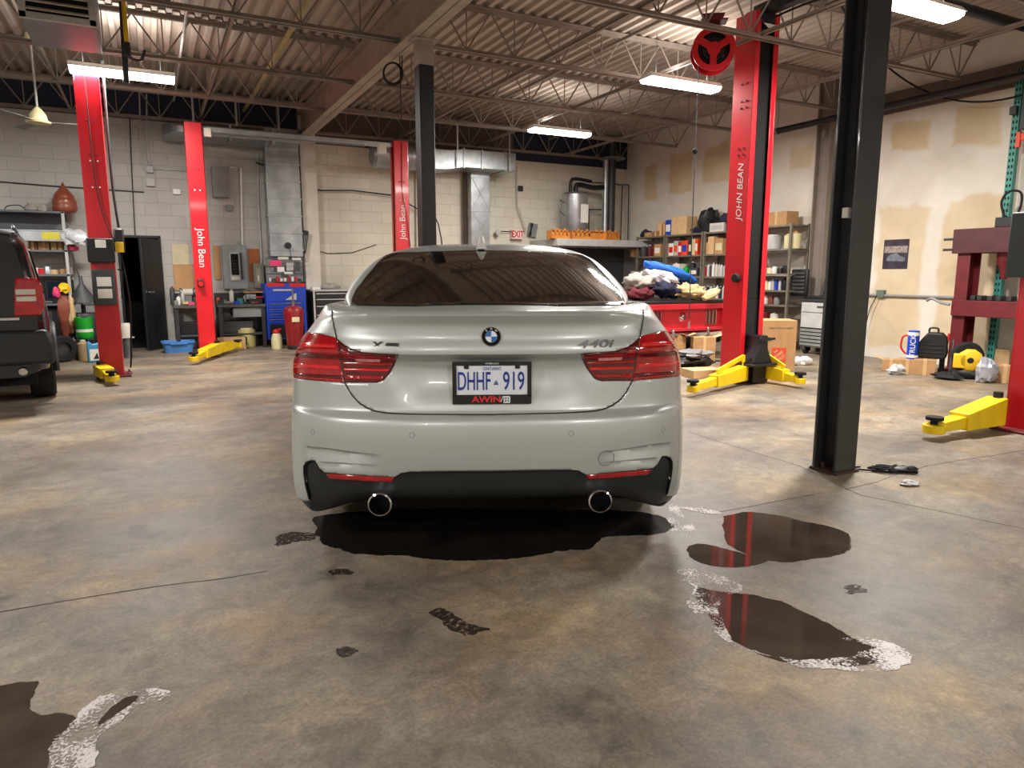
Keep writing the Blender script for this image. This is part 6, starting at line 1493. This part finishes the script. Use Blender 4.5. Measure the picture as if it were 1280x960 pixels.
row([(952, .16, .12, 'b', 'darkgrey', None), (962, .16, .1, 'b', 'dark_red', None), (972, .14, .1, 'j', 'offwhite', 'white')], .50, 'sixth shelf right of the red post')
a = R(1001, 372, .3)
r = thing('hanging_grille', 'black ribbed plastic part standing at the right end of the shelving', 'car part', (a.x-.02, SY(999, 350, .34)-.0, .90), -PI/2)
q = MB(); q.box(-.16, -.03, 0, .16, .03, .42); q.build('backing', 'black_plastic', r, bevel=.02)
for k in range(6):
    q = MB(); q.box(-.12, -.045, .04+k*.06, .12, -.03, .07+k*.06); q.build('rib', 'darkgrey', r, bevel=.006)
q = MB(); q.box(-.2, -.05, -.02, .2, .14, 0); q.build('foot', 'black_plastic', r)

# grey roller cabinet with dark laptop-like case
ya, yb = 7.70, 7.05
r = thing('tool_cabinet', 'light grey roller tool cabinet against the right wall', 'tool cabinet', (RIGHT_X-.04, (ya+yb)/2, 0), -PI/2); w = (ya-yb)/2
q = MB(); q.box(-w, -.55, .12, w, 0, .82); q.build('cabinet_body', 'lightgrey', r, bevel=.01)
q = MB(); q.box(-w-.02, -.58, .82, w+.02, .0, .86); q.build('cabinet_top', 'steel_dark', r, bevel=.006)
q = MB(); q.box(-w+.02, -.565, .66, w-.02, -.55, .81); q.build('top_drawer', 'lightgrey', r, bevel=.005)
q = MB(); q.box(-w+.02, -.565, .42, w-.02, -.55, .64); q.build('middle_drawer', 'lightgrey', r, bevel=.005)
q = MB(); q.box(-.02, -.568, .73, .2, -.565, .76); q.build('name_plate', 'darkgrey', r)
for k in range(5):
    z_ = .14+k*.055; q = MB(); q.box(-w+.02, -.565, z_, w-.02, -.55, z_+.04); q.build('drawer', 'grey', r, bevel=.003)
q = MB(); q.box(-w+.01, -.552, .13, w-.01, -.549, .42); q.build('drawer_gap', 'matte_black', r)
for sx in (-w+.08, w-.08):
    q = MB(); q.cyl((sx-.02, -.48, .055), (sx+.02, -.48, .055), .055); q.box(sx-.02, -.5, .05, sx+.02, -.4, .12); q.build('caster', 'black_plastic', r)
r = thing('diagnostic_case', 'dark open equipment case on top of the light grey tool cabinet', 'case', (RIGHT_X-.35, (ya+yb)/2-.03, .86), -PI/2)
q = MB(); q.box(-.3, -.18, 0, .3, .16, .05); q.build('case_base', 'black_plastic', r, bevel=.01)
q = MB(); q.ext([(-.3, .04), (.3, .04), (.28, .3), (-.24, .3)], .10, .18); q.build('case_lid', 'darkgrey', r, bevel=.015)
q = MB(); q.ext([(-.24, .07), (.26, .07), (.24, .26), (-.2, .26)], .092, .1); q.build('screen', 'screen', r)
q = MB(); q.blob((0, 0, .05), (.17, .1, .07), .3, 2.5, 16, 11, flat=-.045); tag(q.build('plastic_bag', M['bag_white'] if 'bag_white' in M else 'white', loc=G(1003, 456)), 'crumpled white bag on the floor before the grey tool cabinet', 'bag')

# poster, wall pipe, outlet
a = R(1106, 300); b = R(1134, 336)
r = thing('wall_poster', 'dark car poster taped to the patched drywall', 'poster', (RIGHT_X-.004, (a.y+b.y)/2, (a.z+b.z)/2), -PI/2); w = abs(a.y-b.y)/2; h_ = abs(a.z-b.z)/2
q = MB(); q.box(-w, -.004, -h_, w, 0, h_); q.build('poster_sheet', mat('poster_dark', (56, 50, 62), .35, 0, .5, 9), r)
q = MB(); q.box(-w+.015, -.006, .02, w-.015, -.004, h_*.55); q.build('poster_skyline', mat('poster_lights', (150, 136, 130), .35, 0, .7, 60), r)
q = MB(); q.ext([(-w*.7, -h_*.45), (w*.75, -h_*.5), (w*.8, -h_*.25), (w*.4, -h_*.15), (w*.1, .02), (-w*.4, 0), (-w*.65, -h_*.2)], -.007, -.004); q.build('poster_car', mat('poster_car', (112, 118, 130), .3, 0, .3, 20), r)
r = thing('wall_conduit', 'horizontal grey conduit with outlet box along the patched drywall', 'conduit', (RIGHT_X-.03, 0, .93))
q = MB(); q.cyl((0, 7.0, 0), (0, FRONT_Y+1, 0), .018, n=10); q.build('conduit', 'grey', r)
yo = R(1100, 368, .05).y; q = MB(); q.box(-.03, yo-.06, -.03, .03, yo+.06, .08); q.build('outlet_box', mat('outlet_green', (90, 110, 96), .5), r, bevel=.005)
q = MB(); q.tube(curve_pts([(-.03, yo+.04, 0), (-.05, yo+.12, -.2), (-.04, yo+.18, -.45), (-.05, yo+.22, -.55)]), .006); q.build('cord', 'rubber', r)

# ---------------------------------------------------------------- hydraulic press
a = R(1196, 300, .35); 
r = thing('hydraulic_press', 'dark red shop press standing against the right wall by the teal upright', 'press', (RIGHT_X-.42, R(1204, 400, .42).y-.43, 0), -PI/2)
for sx in (-.43, .43):
    q = MB(); q.box(sx-.08, -.12, .03, sx+.08, -.105, 1.72); q.box(sx-.08, .105, .03, sx+.08, .12, 1.72); q.box(sx-.006 if sx > 0 else sx-.08, -.11, .03, sx+.08 if sx > 0 else sx+.006, .11, 1.72); q.build('press_column', 'dark_red', r, bevel=.004)
    q = MB(); q.box(sx-.09, -.3, 0, sx+.09, .3, .05); q.build('foot', 'dark_red', r, bevel=.004)
q = MB(); q.box(-.56, -.17, 1.50, .56, -.125, 1.80); q.box(-.56, .125, 1.50, .56, .17, 1.80); q.box(-.5, -.13, 1.76, .5, .13, 1.79); q.build('top_beam', mat('press_maroon', (70, 26, 28), .5, 0, .2, 8), r, bevel=.006)
q = MB(); q.box(-.50, -.17, .72, .50, -.125, .92); q.box(-.5, .125, .72, .5, .17, .92); q.box(-.45, -.13, .88, .45, .13, .90); q.build('press_bed', 'press_maroon' if 'press_maroon' in M else 'dark_red', r, bevel=.006)
q = MB(); q.lathe([(0, 1.18), (.03, 1.18), (.05, 1.24), (.05, 1.3), (.085, 1.36), (.1, 1.5), (0, 1.5)], n=20); q.build('ram', 'press_maroon' if 'press_maroon' in M else 'dark_red', r)
q = MB(); q.box(-.12, -.1, 1.8, .12, .1, 1.92); q.build('jack', 'black_metal', r, bevel=.01)
q = MB(); q.tube(curve_pts([(-.06, 0, 1.9), (-.12, 0, 2.1), (-.05, 0, 2.22), (.08, 0, 2.2), (.10, 0, 2.05), (.05, 0, 1.9)]), .014); q.build('hydraulic_hose', 'rubber', r)
for z_ in (1.55, 1.68):
    q = MB(); q.cyl((-.68, -.15, z_), (-.5, -.15, z_), .015); q.build('bed_pin', 'steel_dark', r)
q = MB(); q.tube(curve_pts([(-.5, -.2, .86), (-.6, -.22, .88), (-.72, -.22, .93), (-.8, -.2, .9)]), .018); q.build('press_handle', 'grey', r)
q = MB()
for x_ in (-.3, -.22, -.1, .0, .12): q.box(x_-.03, -.08, .92, x_+.03, .05, .98)
q.build('press_block', 'steel_dark', r, bevel=.006)

# teal rack upright with orange beams
a = R(1240, 440, .15)
r = thing('pallet_rack', 'teal pallet rack upright with orange beam brackets at the right edge', 'rack', (RIGHT_X-.15, a.y, 0), -PI/2)
ht = R(1270, 88, .15).z
q = MB(); q.box(-.04, -.035, 0, -.034, .035, ht); q.box(.034, -.035, 0, .04, .035, ht); q.box(-.04, -.04, 0, .04, -.034, ht)
q.slot(1)
for k in range(int(ht/.075)):
    for sx in (-.018, .018): q.box(sx-.008, -.0425, .05+k*.075, sx+.008, -.0355, .085+k*.075)
q.build('rack_upright', ['teal', 'matte_black'], r)
for z_ in (R(1264, 180, .15).z, R(1258, 300, .15).z):
    q = MB(); q.box(.04, -.07, z_-.06, .09, -.03, z_+.12); q.box(.04, -.06, z_+.02, 1.9, -.02, z_+.10); q.build('rack_beam', 'orange', r, bevel=.004)
q = MB(); q.box(-.05, -.10, R(1266, 140, .15).z-.05, .03, -.04, R(1266, 140, .15).z+.05); q.build('rack_clamp', 'darkgrey', r, bevel=.01)
r = thing('loudspeaker', 'big dark box on the upper orange rack beam at the top right', 'box', (RIGHT_X-.2, a.y-.42, R(1264, 180, .15).z+.11), -PI/2)
q = MB(); q.box(-.26, -.2, 0, .9, .18, .58); q.build('box_body', 'darkgrey', r, bevel=.012)

# floor clutter along the right wall
def gbox(name, label, px_, py_, w, d, h, rot, mt, flap=False, cat='box'):
    g = G(px_, py_); r = thing(name, label, cat, (g.x, g.y, 0), rot)
    q = MB(); q.box(-w/2, 0, 0, w/2, d, h); q.build('box_body', mt, r, bevel=.004)
    q = MB(); q.box(-.02, -.0015, 0, .02, d, h+.0015); q.build('packing_tape', 'cardboard_light', r)
    if flap:
        for s_ in (-1, 1):
            q = MB(); T = Matrix.Translation((s_*w/2, d/2, h)) @ Matrix.Rotation(-s_*.3, 4, 'Y'); q.box(min(0, s_*w*.45), -d/2, -.002, max(0, s_*w*.45), d/2, .002, T); q.build('box_flap', 'cardboard_light', r)
    return r
gbox('carton', 'low open tan carton nearest the big black column by the right wall', 1113, 464, .2, .2, .15, -1.0, 'cardboard', True)
gbox('carton', 'tan carton under the blue and white can by the right wall', 1133, 467, .19, .2, .18, -1.0, 'cardboard')
gbox('carton', 'tan carton under the black tool case by the right wall', 1155, 469, .24, .22, .19, -1.0, 'cardboard')
gbox('carton', 'small tan carton at the foot of the red right edge lift post', 1255, 479, .2, .2, .2, -1.0, 'cardboard')
g = R(1137, 447, .55)
r = thing('oil_can', 'blue and white oil can with red handle standing on a tan carton', 'can', (G(1136, 467).x+.08, G(1136, 467).y+.03, .18), -1.0)
q = MB(); q.lathe([(0, 0), (.065, 0), (.065, .34), (.06, .36), (0, .36)], n=24); q.build('can_body', 'blue', r); q = MB(); q.lathe([(.0655, .30), (.067, .30), (.067, .34), (.0655, .34)], n=24); q.lathe([(.0655, .02), (.067, .02), (.067, .05), (.0655, .05)], n=24); q.build('white_band', 'white', r)
q = MB(); q.tube(curve_pts([(-.06, 0, .30), (-.12, 0, .27), (-.13, 0, .14), (-.07, 0, .06)]), .012); q.build('handle', 'red', r)
o = text('can_lettering', 'TRUCK', .085, 'white', r, (0, -.068, .17), (PI/2, -PI/2, 0), 1.0, .0006)
g = G(1160, 468)
r = thing('tool_case', 'black moulded tool case leaning on a tan carton by the right wall', 'case', (g.x+.12, g.y+.05, .19), -1.1)
q = MB(); q.ext([(-.17, 0), (.15, 0), (.17, .08), (.15, .27), (.10, .33), (-.06, .33), (-.15, .2), (-.18, .07)], -.06, .08); q.build('case_body', 'black_plastic', r, bevel=.02, seg=3)
for z_ in (.07, .12, .17): 
    q = MB(); q.box(-.14, -.068, z_, .12, -.06, z_+.015); q.build('rib', 'black_plastic', r, bevel=.003)
q = MB(); q.tube(curve_pts([(-.05, 0, .33), (-.04, 0, .38), (.04, 0, .38), (.05, 0, .33)]), .012); q.build('handle', 'black_plastic', r)
g = G(1180, 468)
r = thing('bolt_cutter', 'pair of red handled bolt cutters leaning by the dark red press', 'tool', (g.x+.1, g.y+.1, 0), -1.0)
for s_ in (-1, 1):
    q = MB(); q.cyl((s_*.02, 0, .25), (s_*.05, .04, .50), .016); q.build('handle', 'red', r)
q = MB(); q.box(-.03, -.01, 0, .03, .03, .26); q.build('cutter_head', 'steel_dark', r, bevel=.01)
q = MB(); q.cyl(G(1186, 468), D(1192, 425, 8.7), .012); tag(q.build('pry_bar', 'steel'), 'steel pry bar leaning against the dark red press column', 'pry bar')
q = MB(); q.blob((0, 0, .04), (.10, .16, .045), .3, 3, 14, 21, flat=-.038); tag(q.build('hose_coil', 'rubber', loc=G(1183, 474)), 'black coiled hose lying at the foot of the dark red press', 'hose')
q = MB(); q.blob((0, 0, .05), (.10, .09, .07), .3, 3, 16, 22, flat=-.045); tag(q.build('plastic_bag', 'lightgrey', loc=G(1117, 466)+Vector((-.1, -.1, 0))), 'small grey bag on the floor before the low tan carton', 'bag')
g = G(1212, 475)
r = thing('air_compressor', 'yellow and black round air compressor at the foot of the dark red press', 'compressor', (g.x+.1, g.y+.1, 0), -1.0)
q = MB(); q.lathe([(.06, -.06), (.15, -.07), (.17, -.04), (.17, .04), (.15, .07), (.06, .06), (.06, -.06)], (0, .12, .26), n=28, T=Matrix.Rotation(PI/2, 4, 'X')); q.build('wheel', 'rubber', r)
q = MB(); q.blob((0, 0, .07), (.18, .12, .09), .12, 2, 18, 12, flat=-.07); q.build('base', 'black_plastic', r)
q = MB(); q.lathe([(0, -.06), (.10, -.06), (.135, -.03), (.135, .04), (.1, .06), (0, .06)], (0.02, -.06, .23), n=10, T=Matrix.Rotation(PI/2, 4, 'X')); q.box(-.15, -.12, .13, -.02, .0, .3); q.build('housing', 'yellow', r, bevel=.012)
q = MB(); q.cyl((.02, -.125, .23), (.02, -.11, .23), .035); q.build('vent', 'black_plastic', r, bevel=.004)
q = MB(); q.blob((0, 0, .13), (.11, .10, .16), .28, 2.6, 20, 13, flat=-.125, T=Matrix.Scale(1, 4)); tag(q.build('plastic_bag', mat('bag_silver', (176, 178, 186), .25, .2, .15, 10), loc=G(1232, 478)), 'silver grey plastic bag standing on the floor right of the yellow compressor', 'bag')
gbox('wood_blocks', 'stack of pale wood blocks behind the silver grey plastic bag', 1248, 466, .2, .16, .3, -1.0, 'cardboard_light', cat='wood')

# ================================================================ old red car body with clothes and boxes
c = D(855, 397, 10.2)
r = thing('red_car_body', 'old red car seen from its tail between the silver car and the tall red post', 'car', (c.x, c.y, 0)); RC = r
M['oldred'] = mat('old_red_paint', (186, 30, 44), .4, 0, .1, 3, coat=.3)
zc = c.z
q = MB(); W_ = .83
# tail panel, recessed middle
q.ext([(-W_, zc-.17), (W_, zc-.17), (W_+.01, zc+.05), (W_-.02, zc+.20), (-W_+.02, zc+.20), (-W_-.01, zc+.05)], .03, .06)
q.box(-W_, -.04, zc+.12, W_, .06, zc+.20); q.box(-W_, -.03, zc-.20, W_, .06, zc-.15); q.box(-W_-.02, -.05, zc-.2, -W_+.1, .06, zc+.2); q.box(W_-.1, -.05, zc-.2, W_+.02, .06, zc+.2)
q.build('tail_panel', 'oldred', r, bevel=.008)
for sg in (-1, 1):
    q = MB(); P = []
    for y_, z0_, z1_, xx in ((.0, zc-.2, zc+.2, .84), (.6, .22, zc+.22, .88), (1.3, .2, zc+.20, .88), (3.2, .2, zc+.16, .87), (4.1, .25, zc+.10, .80)):
        P.append([Vector((sg*(xx-.08), y_, z1_+.0)), Vector((sg*(xx-.01), y_, z1_-.03)), Vector((sg*xx, y_, (z0_+z1_)/2)), Vector((sg*(xx-.04), y_, z0_))])
    q.grid(P); q.build('side_panel', 'oldred', r, solid=.02)
    for k in (-1, 0, 1):
        x_ = sg*.52+k*.068; q = MB(); q.box(x_-.024, -.0, zc-.10, x_+.024, .03, zc+.08); o = q.build('tail_lamp', 'dark_red', r, bevel=.006)
        q = MB(); q.box(x_-.03, -.004, zc-.11, x_-.024, .03, zc+.09); q.box(x_+.024, -.004, zc-.11, x_+.03, .03, zc+.09); q.build('lamp_bezel', 'chrome', o)
    q = MB(); T = Matrix.Translation((sg*.72, .95, .31)) @ Matrix.Rotation(PI/2, 4, 'Y'); q.lathe([(.18, -.09), (.3, -.1), (.31, 0), (.3, .1), (.18, .09)], n=28, T=T); q.build('wheel', 'rubber', r)
    q = MB(); T = Matrix.Translation((sg*.72, 3.6, .31)) @ Matrix.Rotation(PI/2, 4, 'Y'); q.lathe([(.18, -.09), (.3, -.1), (.31, 0), (.3, .1), (.18, .09)], n=28, T=T); q.build('wheel', 'rubber', r)
q = MB(); q.lathe([(0, -.02), (.03, -.02), (.055, -.0), (.075, .03), (.08, .05), (0, .05)], (0, .0, zc), n=24, T=Matrix.Rotation(-PI/2, 4, 'X')); q.build('fuel_cap', 'chrome', r)
q = MB(); q.tube(curve_pts([(-.86, .15, zc-.24), (-.84, -.08, zc-.24), (-.5, -.13, zc-.24), (.5, -.13, zc-.24), (.84, -.08, zc-.24), (.86, .15, zc-.24)]), .038); q.build('bumper', 'chrome', r)
for sg in (-.33, .33):
    q = MB(); q.ext([(-.025, 0), (.025, 0), (.02, .16), (-.02, .16)], -.18, -.12); o = q.build('bumper_guard', 'chrome', r, bevel=.012, loc=(sg, 0, zc-.30))
q = MB(); q.box(-.78, .06, .22, .78, 4.0, zc+.1); q.build('floor_pan', 'matte_black', r)
q = MB(); q.box(-.76, -.02, zc+.20, .78, 1.2, zc+.245); q.build('trunk_cover', 'black_metal', r, bevel=.01)
# clothes heaped on the trunk
TZ = zc+.247
def heap(name, label, px_, py_, rad, mt, seed, dz=0, rot=0, dy=.35, amp=.24, fr=3.2, cat='clothes'):
    d_ = c.x*fx+c.y*fy+dy; p = D(px_, py_, d_); q = MB()
    q.blob((0, 0, 0), rad, amp, fr, 30, seed, T=Matrix.Rotation(rot, 4, 'Y'), flat=None)
    o = q.build(name, mt, loc=(p.x, p.y, max(p.z, TZ+rad[2]*.5)), angle=180); return tag(o, label, cat)
heap('folded_trousers', 'navy folded clothes in the heap on the red car body', 832, 362, (.24, .22, .12), 'cloth_dark', 1, rot=.25)
heap('grey_jacket', 'grey jacket at the left of the heap on the red car body', 800, 352, (.24, .24, .13), 'cloth_grey', 2, rot=-.2)
heap('striped_shirt', 'white and grey shirt in the middle of the heap on the red car body', 825, 348, (.30, .2, .11), 'cloth_white', 3, rot=.3, dy=.4)
heap('maroon_cloth', 'maroon cloth hanging at the left below the grey jacket', 799, 367, (.22, .2, .10), 'cloth_maroon', 4, dy=.2)
heap('blue_tarp', 'bright blue tarp laid over the top of the clothes heap', 838, 341, (.50, .26, .085), 'cloth_blue', 5, rot=.30, dy=.62, amp=.12)
heap('tan_cloth', 'crumpled tan cloth at the right of the clothes heap', 862, 365, (.24, .2, .11), 'cloth_tan', 6, rot=.1, dy=.3, amp=.35)
heap('tan_cloth', 'rolled tan blanket at the far right of the clothes heap', 888, 368, (.16, .10, .06), 'cardboard_light', 7, rot=-.4, dy=.2, amp=.15, cat='blanket')
# boxes under and before the red car
r1 = gbox('carton', 'open carton with red print left of two under the red car tail', 842, 452, .34, .16, .36, -.42, 'cardboard', True); q = MB(); q.box(-.02, -.003, .06, .10, -.001, .17); q.build('red_print', 'red', r1)
gbox('carton', 'open carton right of two under the red car tail', 880, 453, .32, .16, .36, -.42, 'cardboard', True)
gbox('carton', 'flat pale carton on the floor left of the tall red post', 886, 473, .42, .3, .10, -.2, 'cardboard_light')
q = MB(); q.blob((0, 0, .1), (.30, .22, .10), .25, 2.5, 24, 31, flat=-.095); tag(q.build('black_bag', 'black_plastic', loc=G(878, 468)+Vector((0, .25, .04))), 'black and grey plastic bag in front of the cartons by the silver car', 'bag')
q = MB(); q.blob((0, 0, .19), (.22, .18, .06), .3, 2.5, 24, 32, flat=-.05); tag(q.build('grey_plastic', 'grey', loc=G(884, 468)+Vector((0, .25, .04))), 'sheet of grey plastic lying over the black bag', 'bag')
# moving carton with the orange store mark
g = D(966, 468, 8.9)
r = thing('moving_box', 'tall tan moving box with a square orange store mark right of the tall red post', 'box', (g.x, g.y, 0), -YAW-.12)
q = MB(); q.box(-.265, 0, 0, .265, .42, .66); q.build('box_body', 'cardboard', r, bevel=.004)
q = MB(); q.box(-.42, .08, 0, -.27, .5, .64); q.build('side_flap', 'cardboard_light', r, bevel=.004)
q = MB(); q.box(-.03, -.003, .11, .15, -.001, .31); q.build('store_mark', mat('depot_orange', (204, 78, 50), .8), r)
for k, (tx, tz, tt) in enumerate(((.02, .26, 'THE'), (.05, .215, 'HOME'), (.075, .16, 'DEPOT'))):
    o = text('mark_lettering', tt, .052 if k else .03, 'cardboard_light', r, (tx-.0, -.0035, tz), sx=.95, ext=.0005, bold=.001); o.rotation_euler = (PI/2, -.7, 0)
text('box_print', 'HEAVY DUTY LARGE', .032, 'darkgrey', r, (.07, -.002, .56), sx=.95)
text('box_print', 'MOVING BOX', .026, 'darkgrey', r, (-.13, -.002, .40), sx=1.2)
text('box_print', 'homedepot.com', .022, 'darkgrey', r, (.06, -.002, .08), sx=1.0)

# ================================================================ floor: puddles, residue, cables
def world_floor_poly(pl, smooth=True, jit=.0, seed=0):
    pts = [G(a, b) for a, b in pl]
    if smooth: pts = curve_pts(pts+[pts[0]], 6)[:-1]
    fine = []
    for i, p in enumerate(pts):
        q_ = pts[(i+1) % len(pts)]; k_ = max(1, int((q_-p).length/.012)); fine += [p.lerp(q_, j/k_) for j in range(k_)]
    def nz(p, o): return noise.noise(p*9+o)+.55*noise.noise(p*28+o)+.35*noise.noise(p*80+o)
    return [(p.x+nz(p, Vector((seed, 0, 0)))*jit, p.y+nz(p, Vector((0, seed, 7)))*jit) for p in fine]
def sheet(name, poly, z, mt, label, cat, group=None, thick=.0006):
    v_, e_, f_, *_ = delaunay_2d_cdt([Vector(p) for p in poly], [(i, (i+1) % len(poly)) for i in range(len(poly))], [], 1, 1e-5)
    q = MB(); q._add([(p.x, p.y, z) for p in v_], [tuple(x) for x in f_]); o = q.build(name, mt); o.data.polygons.foreach_set('use_smooth', [False]*len(o.data.polygons))
    s_ = o.modifiers.new('thickness', 'SOLIDIFY'); s_.thickness = thick; s_.offset = -1; return tag(o, label, cat, group)
def water_mat():
    m, nt, p = _nt('puddle_water'); n = N(nt)
    tc = n.add('ShaderNodeTexCoord'); a = n.add('ShaderNodeTexNoise', Scale=5, Detail=5); n.link(tc.outputs['Object'], a.inputs['Vector'])
    n.link(n.ramp(a.outputs['Fac'], [(.3, srgb((62, 53, 46))), (.7, srgb((84, 72, 62)))]), p.inputs['Base Color'])
    p.inputs['Roughness'].default_value = .05; p.inputs['IOR'].default_value = 1.36; p.inputs['Specular IOR Level'].default_value = .5; return m
M['water'] = water_mat()
M['under_car_shade'] = mat('painted_shade_wet_floor', (30, 26, 24), .12, 0, .2, 6)  # near-black wet look, paints the shade under the car into the floor
def foam_mat():
    m, nt, p = _nt('dried_foam'); n = N(nt)
    tc = n.add('ShaderNodeTexCoord'); P = tc.outputs['Object']
    a = n.add('ShaderNodeTexNoise', Scale=95, Detail=4, Roughness=.75); n.link(P, a.inputs['Vector'])
    b = n.add('ShaderNodeTexNoise', Scale=7, Detail=3); n.link(P, b.inputs['Vector'])
    s_ = n.math('ADD', a.outputs['Fac'], n.math('MULTIPLY', n.math('SUBTRACT', b.outputs['Fac'], .5), .9))
    al = n.math('MULTIPLY', n.math('SUBTRACT', s_, .47), 12, clamp=True)
    n.link(al, p.inputs['Alpha']); p.inputs['Base Color'].default_value = (*srgb((214, 206, 204)), 1); p.inputs['Roughness'].default_value = .45; return m
M['foam'] = foam_mat()
M['damp'] = mat('damp_concrete', (58, 48, 42), .2, 0, .15, 3)
_n = N(M['damp'].node_tree); _tc = _n.add('ShaderNodeTexCoord'); _a = _n.add('ShaderNodeTexNoise', Scale=45, Detail=5, Roughness=.7); _n.link(_tc.outputs['Object'], _a.inputs['Vector'])
_n.link(_n.math('MULTIPLY', _n.math('SUBTRACT', _a.outputs['Fac'], .40), 6, clamp=True), M['damp'].node_tree.nodes['Principled BSDF'].inputs['Alpha'])
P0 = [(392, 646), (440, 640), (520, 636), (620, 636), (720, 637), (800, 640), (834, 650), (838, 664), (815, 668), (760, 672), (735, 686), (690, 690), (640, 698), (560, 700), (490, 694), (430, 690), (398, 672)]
sheet('puddle', world_floor_poly(P0, jit=.02, seed=9), .0010, 'under_car_shade', 'dark painted shadow on the wet floor under the tail of the silver car', 'puddle')  # dark sheet added to deepen the car's shadow on the floor
P1 = [(905, 645), (935, 640), (975, 645), (1010, 653), (1045, 660), (1063, 672), (1060, 690), (1030, 697), (990, 702), (960, 700), (925, 690), (905, 672)]
P2 = [(857, 686), (870, 680), (890, 682), (915, 688), (935, 694), (960, 700), (930, 708), (895, 708), (868, 700)]
P3 = [(868, 732), (890, 738), (925, 742), (960, 748), (1000, 762), (1035, 780), (1060, 795), (1085, 805), (1110, 820), (1090, 830), (1040, 834), (1000, 830), (950, 818), (915, 800), (890, 775), (870, 750)]
P4 = [(-60, 870), (0, 858), (30, 853), (48, 852), (40, 868), (36, 882), (50, 893), (75, 892), (92, 902), (70, 925), (62, 950), (60, 1010), (-60, 1010)]
sheet('puddle', world_floor_poly(P1, jit=.012, seed=1), .0010, 'water', 'upper right puddle mirroring the red post and the black column', 'puddle')
sheet('puddle', world_floor_poly(P2, jit=.012, seed=2), .0011, 'water', 'small narrow puddle between the two bigger right puddles', 'puddle')
sheet('puddle', world_floor_poly(P3, jit=.015, seed=3), .0010, 'water', 'largest puddle at lower right with white speckled edges', 'puddle')
sheet('puddle', world_floor_poly(P4, jit=.012, seed=4), .0010, 'water', 'dark brown puddle cut by the lower left corner', 'puddle')
F1 = [(846, 712), (870, 712), (905, 722), (930, 738), (900, 750), (905, 785), (925, 806), (960, 822), (905, 800), (870, 770), (858, 752), (866, 735), (848, 722)]
F2 = [(975, 822), (1010, 826), (1060, 822), (1090, 808), (1050, 796), (1085, 798), (1115, 806), (1140, 820), (1110, 836), (1060, 838), (1000, 836)]
F3 = [(62, 960), (66, 925), (92, 900), (108, 880), (128, 870), (160, 864), (212, 862), (205, 874), (170, 884), (145, 905), (122, 925), (112, 960)]
F4 = [(835, 625), (855, 628), (880, 636), (905, 642), (880, 642), (850, 636), (862, 652), (870, 664), (845, 672), (836, 655)]
for pl, lb, sd in ((F1, 'white speckled residue along the left edge of the largest puddle', 1), (F2, 'white speckled residue at the right tip of the largest puddle', 2), (F3, 'bright white foam streak beside the lower left puddle', 3), (F4, 'white foam trace on the floor by the silver car right rear wheel', 4)):
    o = sheet('foam_residue', world_floor_poly(pl, jit=.02, seed=sd+10), .0018, 'foam', lb, 'foam', thick=.0006)
q = world_floor_poly([(122, 905), (140, 885), (160, 872), (172, 872), (160, 884), (140, 897), (126, 906)], jit=.006); sheet('puddle', q, .0026, 'water', 'thin dark wet sliver inside the white foam streak', 'puddle', thick=.0006)
for pl, lb in (([(345, 674), (352, 668), (375, 666), (395, 668), (392, 674), (370, 677), (348, 682)], 'dark wet blotch on the floor at the left rear of the silver car'), ([(540, 765), (552, 760), (575, 772), (600, 782), (612, 786), (590, 794), (565, 786)], 'dark wet blotch on the floor straight behind the silver car'),
               ([(418, 817), (430, 811), (452, 813), (440, 820), (424, 821)], 'small dark blotch on the floor left behind the silver car'), ([(415, 713), (430, 711), (444, 714), (432, 720), (418, 719)], 'small dark blotch near the car shadow'),
               ([(1055, 735), (1070, 731), (1085, 736), (1075, 743), (1058, 742)], 'small wet blotch above the largest puddle')):
    sheet('wet_blotch', world_floor_poly(pl, jit=.03), .0008, 'damp', lb, 'stain', thick=.0006)
# cable heap and rag at the foot of the big column
g = G(1112, 590)
r = thing('cable_heap', 'tangled heap of black cable and straps on the floor right of the big column', 'cable', (g.x, g.y, 0), -.5)
for k in range(4):
    rn = random.Random(k); pts = []
    for i in range(14): pts.append((rn.uniform(-.12, .18), rn.uniform(-.05, .05), rn.uniform(.008, .035)))
    q = MB(); q.tube(curve_pts(pts, 5), .006, n=6); q.build('cable', 'rubber', r)
q = MB(); q.tube(curve_pts([(-.05, 0, .01), (-.14, .0, .012), (-.2, .03, .01), (-.19, .07, .01), (-.15, .08, .01)]), .006); q.build('cable_end', 'rubber', r)
q = MB(); q.blob((.08, 0, .02), (.08, .035, .02), .3, 3, 14, 1, flat=-.018); q.build('strap', 'black_plastic', r)
q = MB(); q.blob((0, 0, .012), (.055, .04, .016), .35, 3, 16, 41, flat=-.011); tag(q.build('white_rag', 'cloth_white', loc=G(1137, 606)), 'small crumpled white rag beside the cable heap', 'rag')
q = MB(); q.blob((0, 0, .008), (.04, .03, .012), .35, 3, 12, 42, flat=-.007); tag(q.build('red_rag', 'dark_red', loc=G(1036, 588)), 'small dark red rag at the foot of the big black column', 'rag')
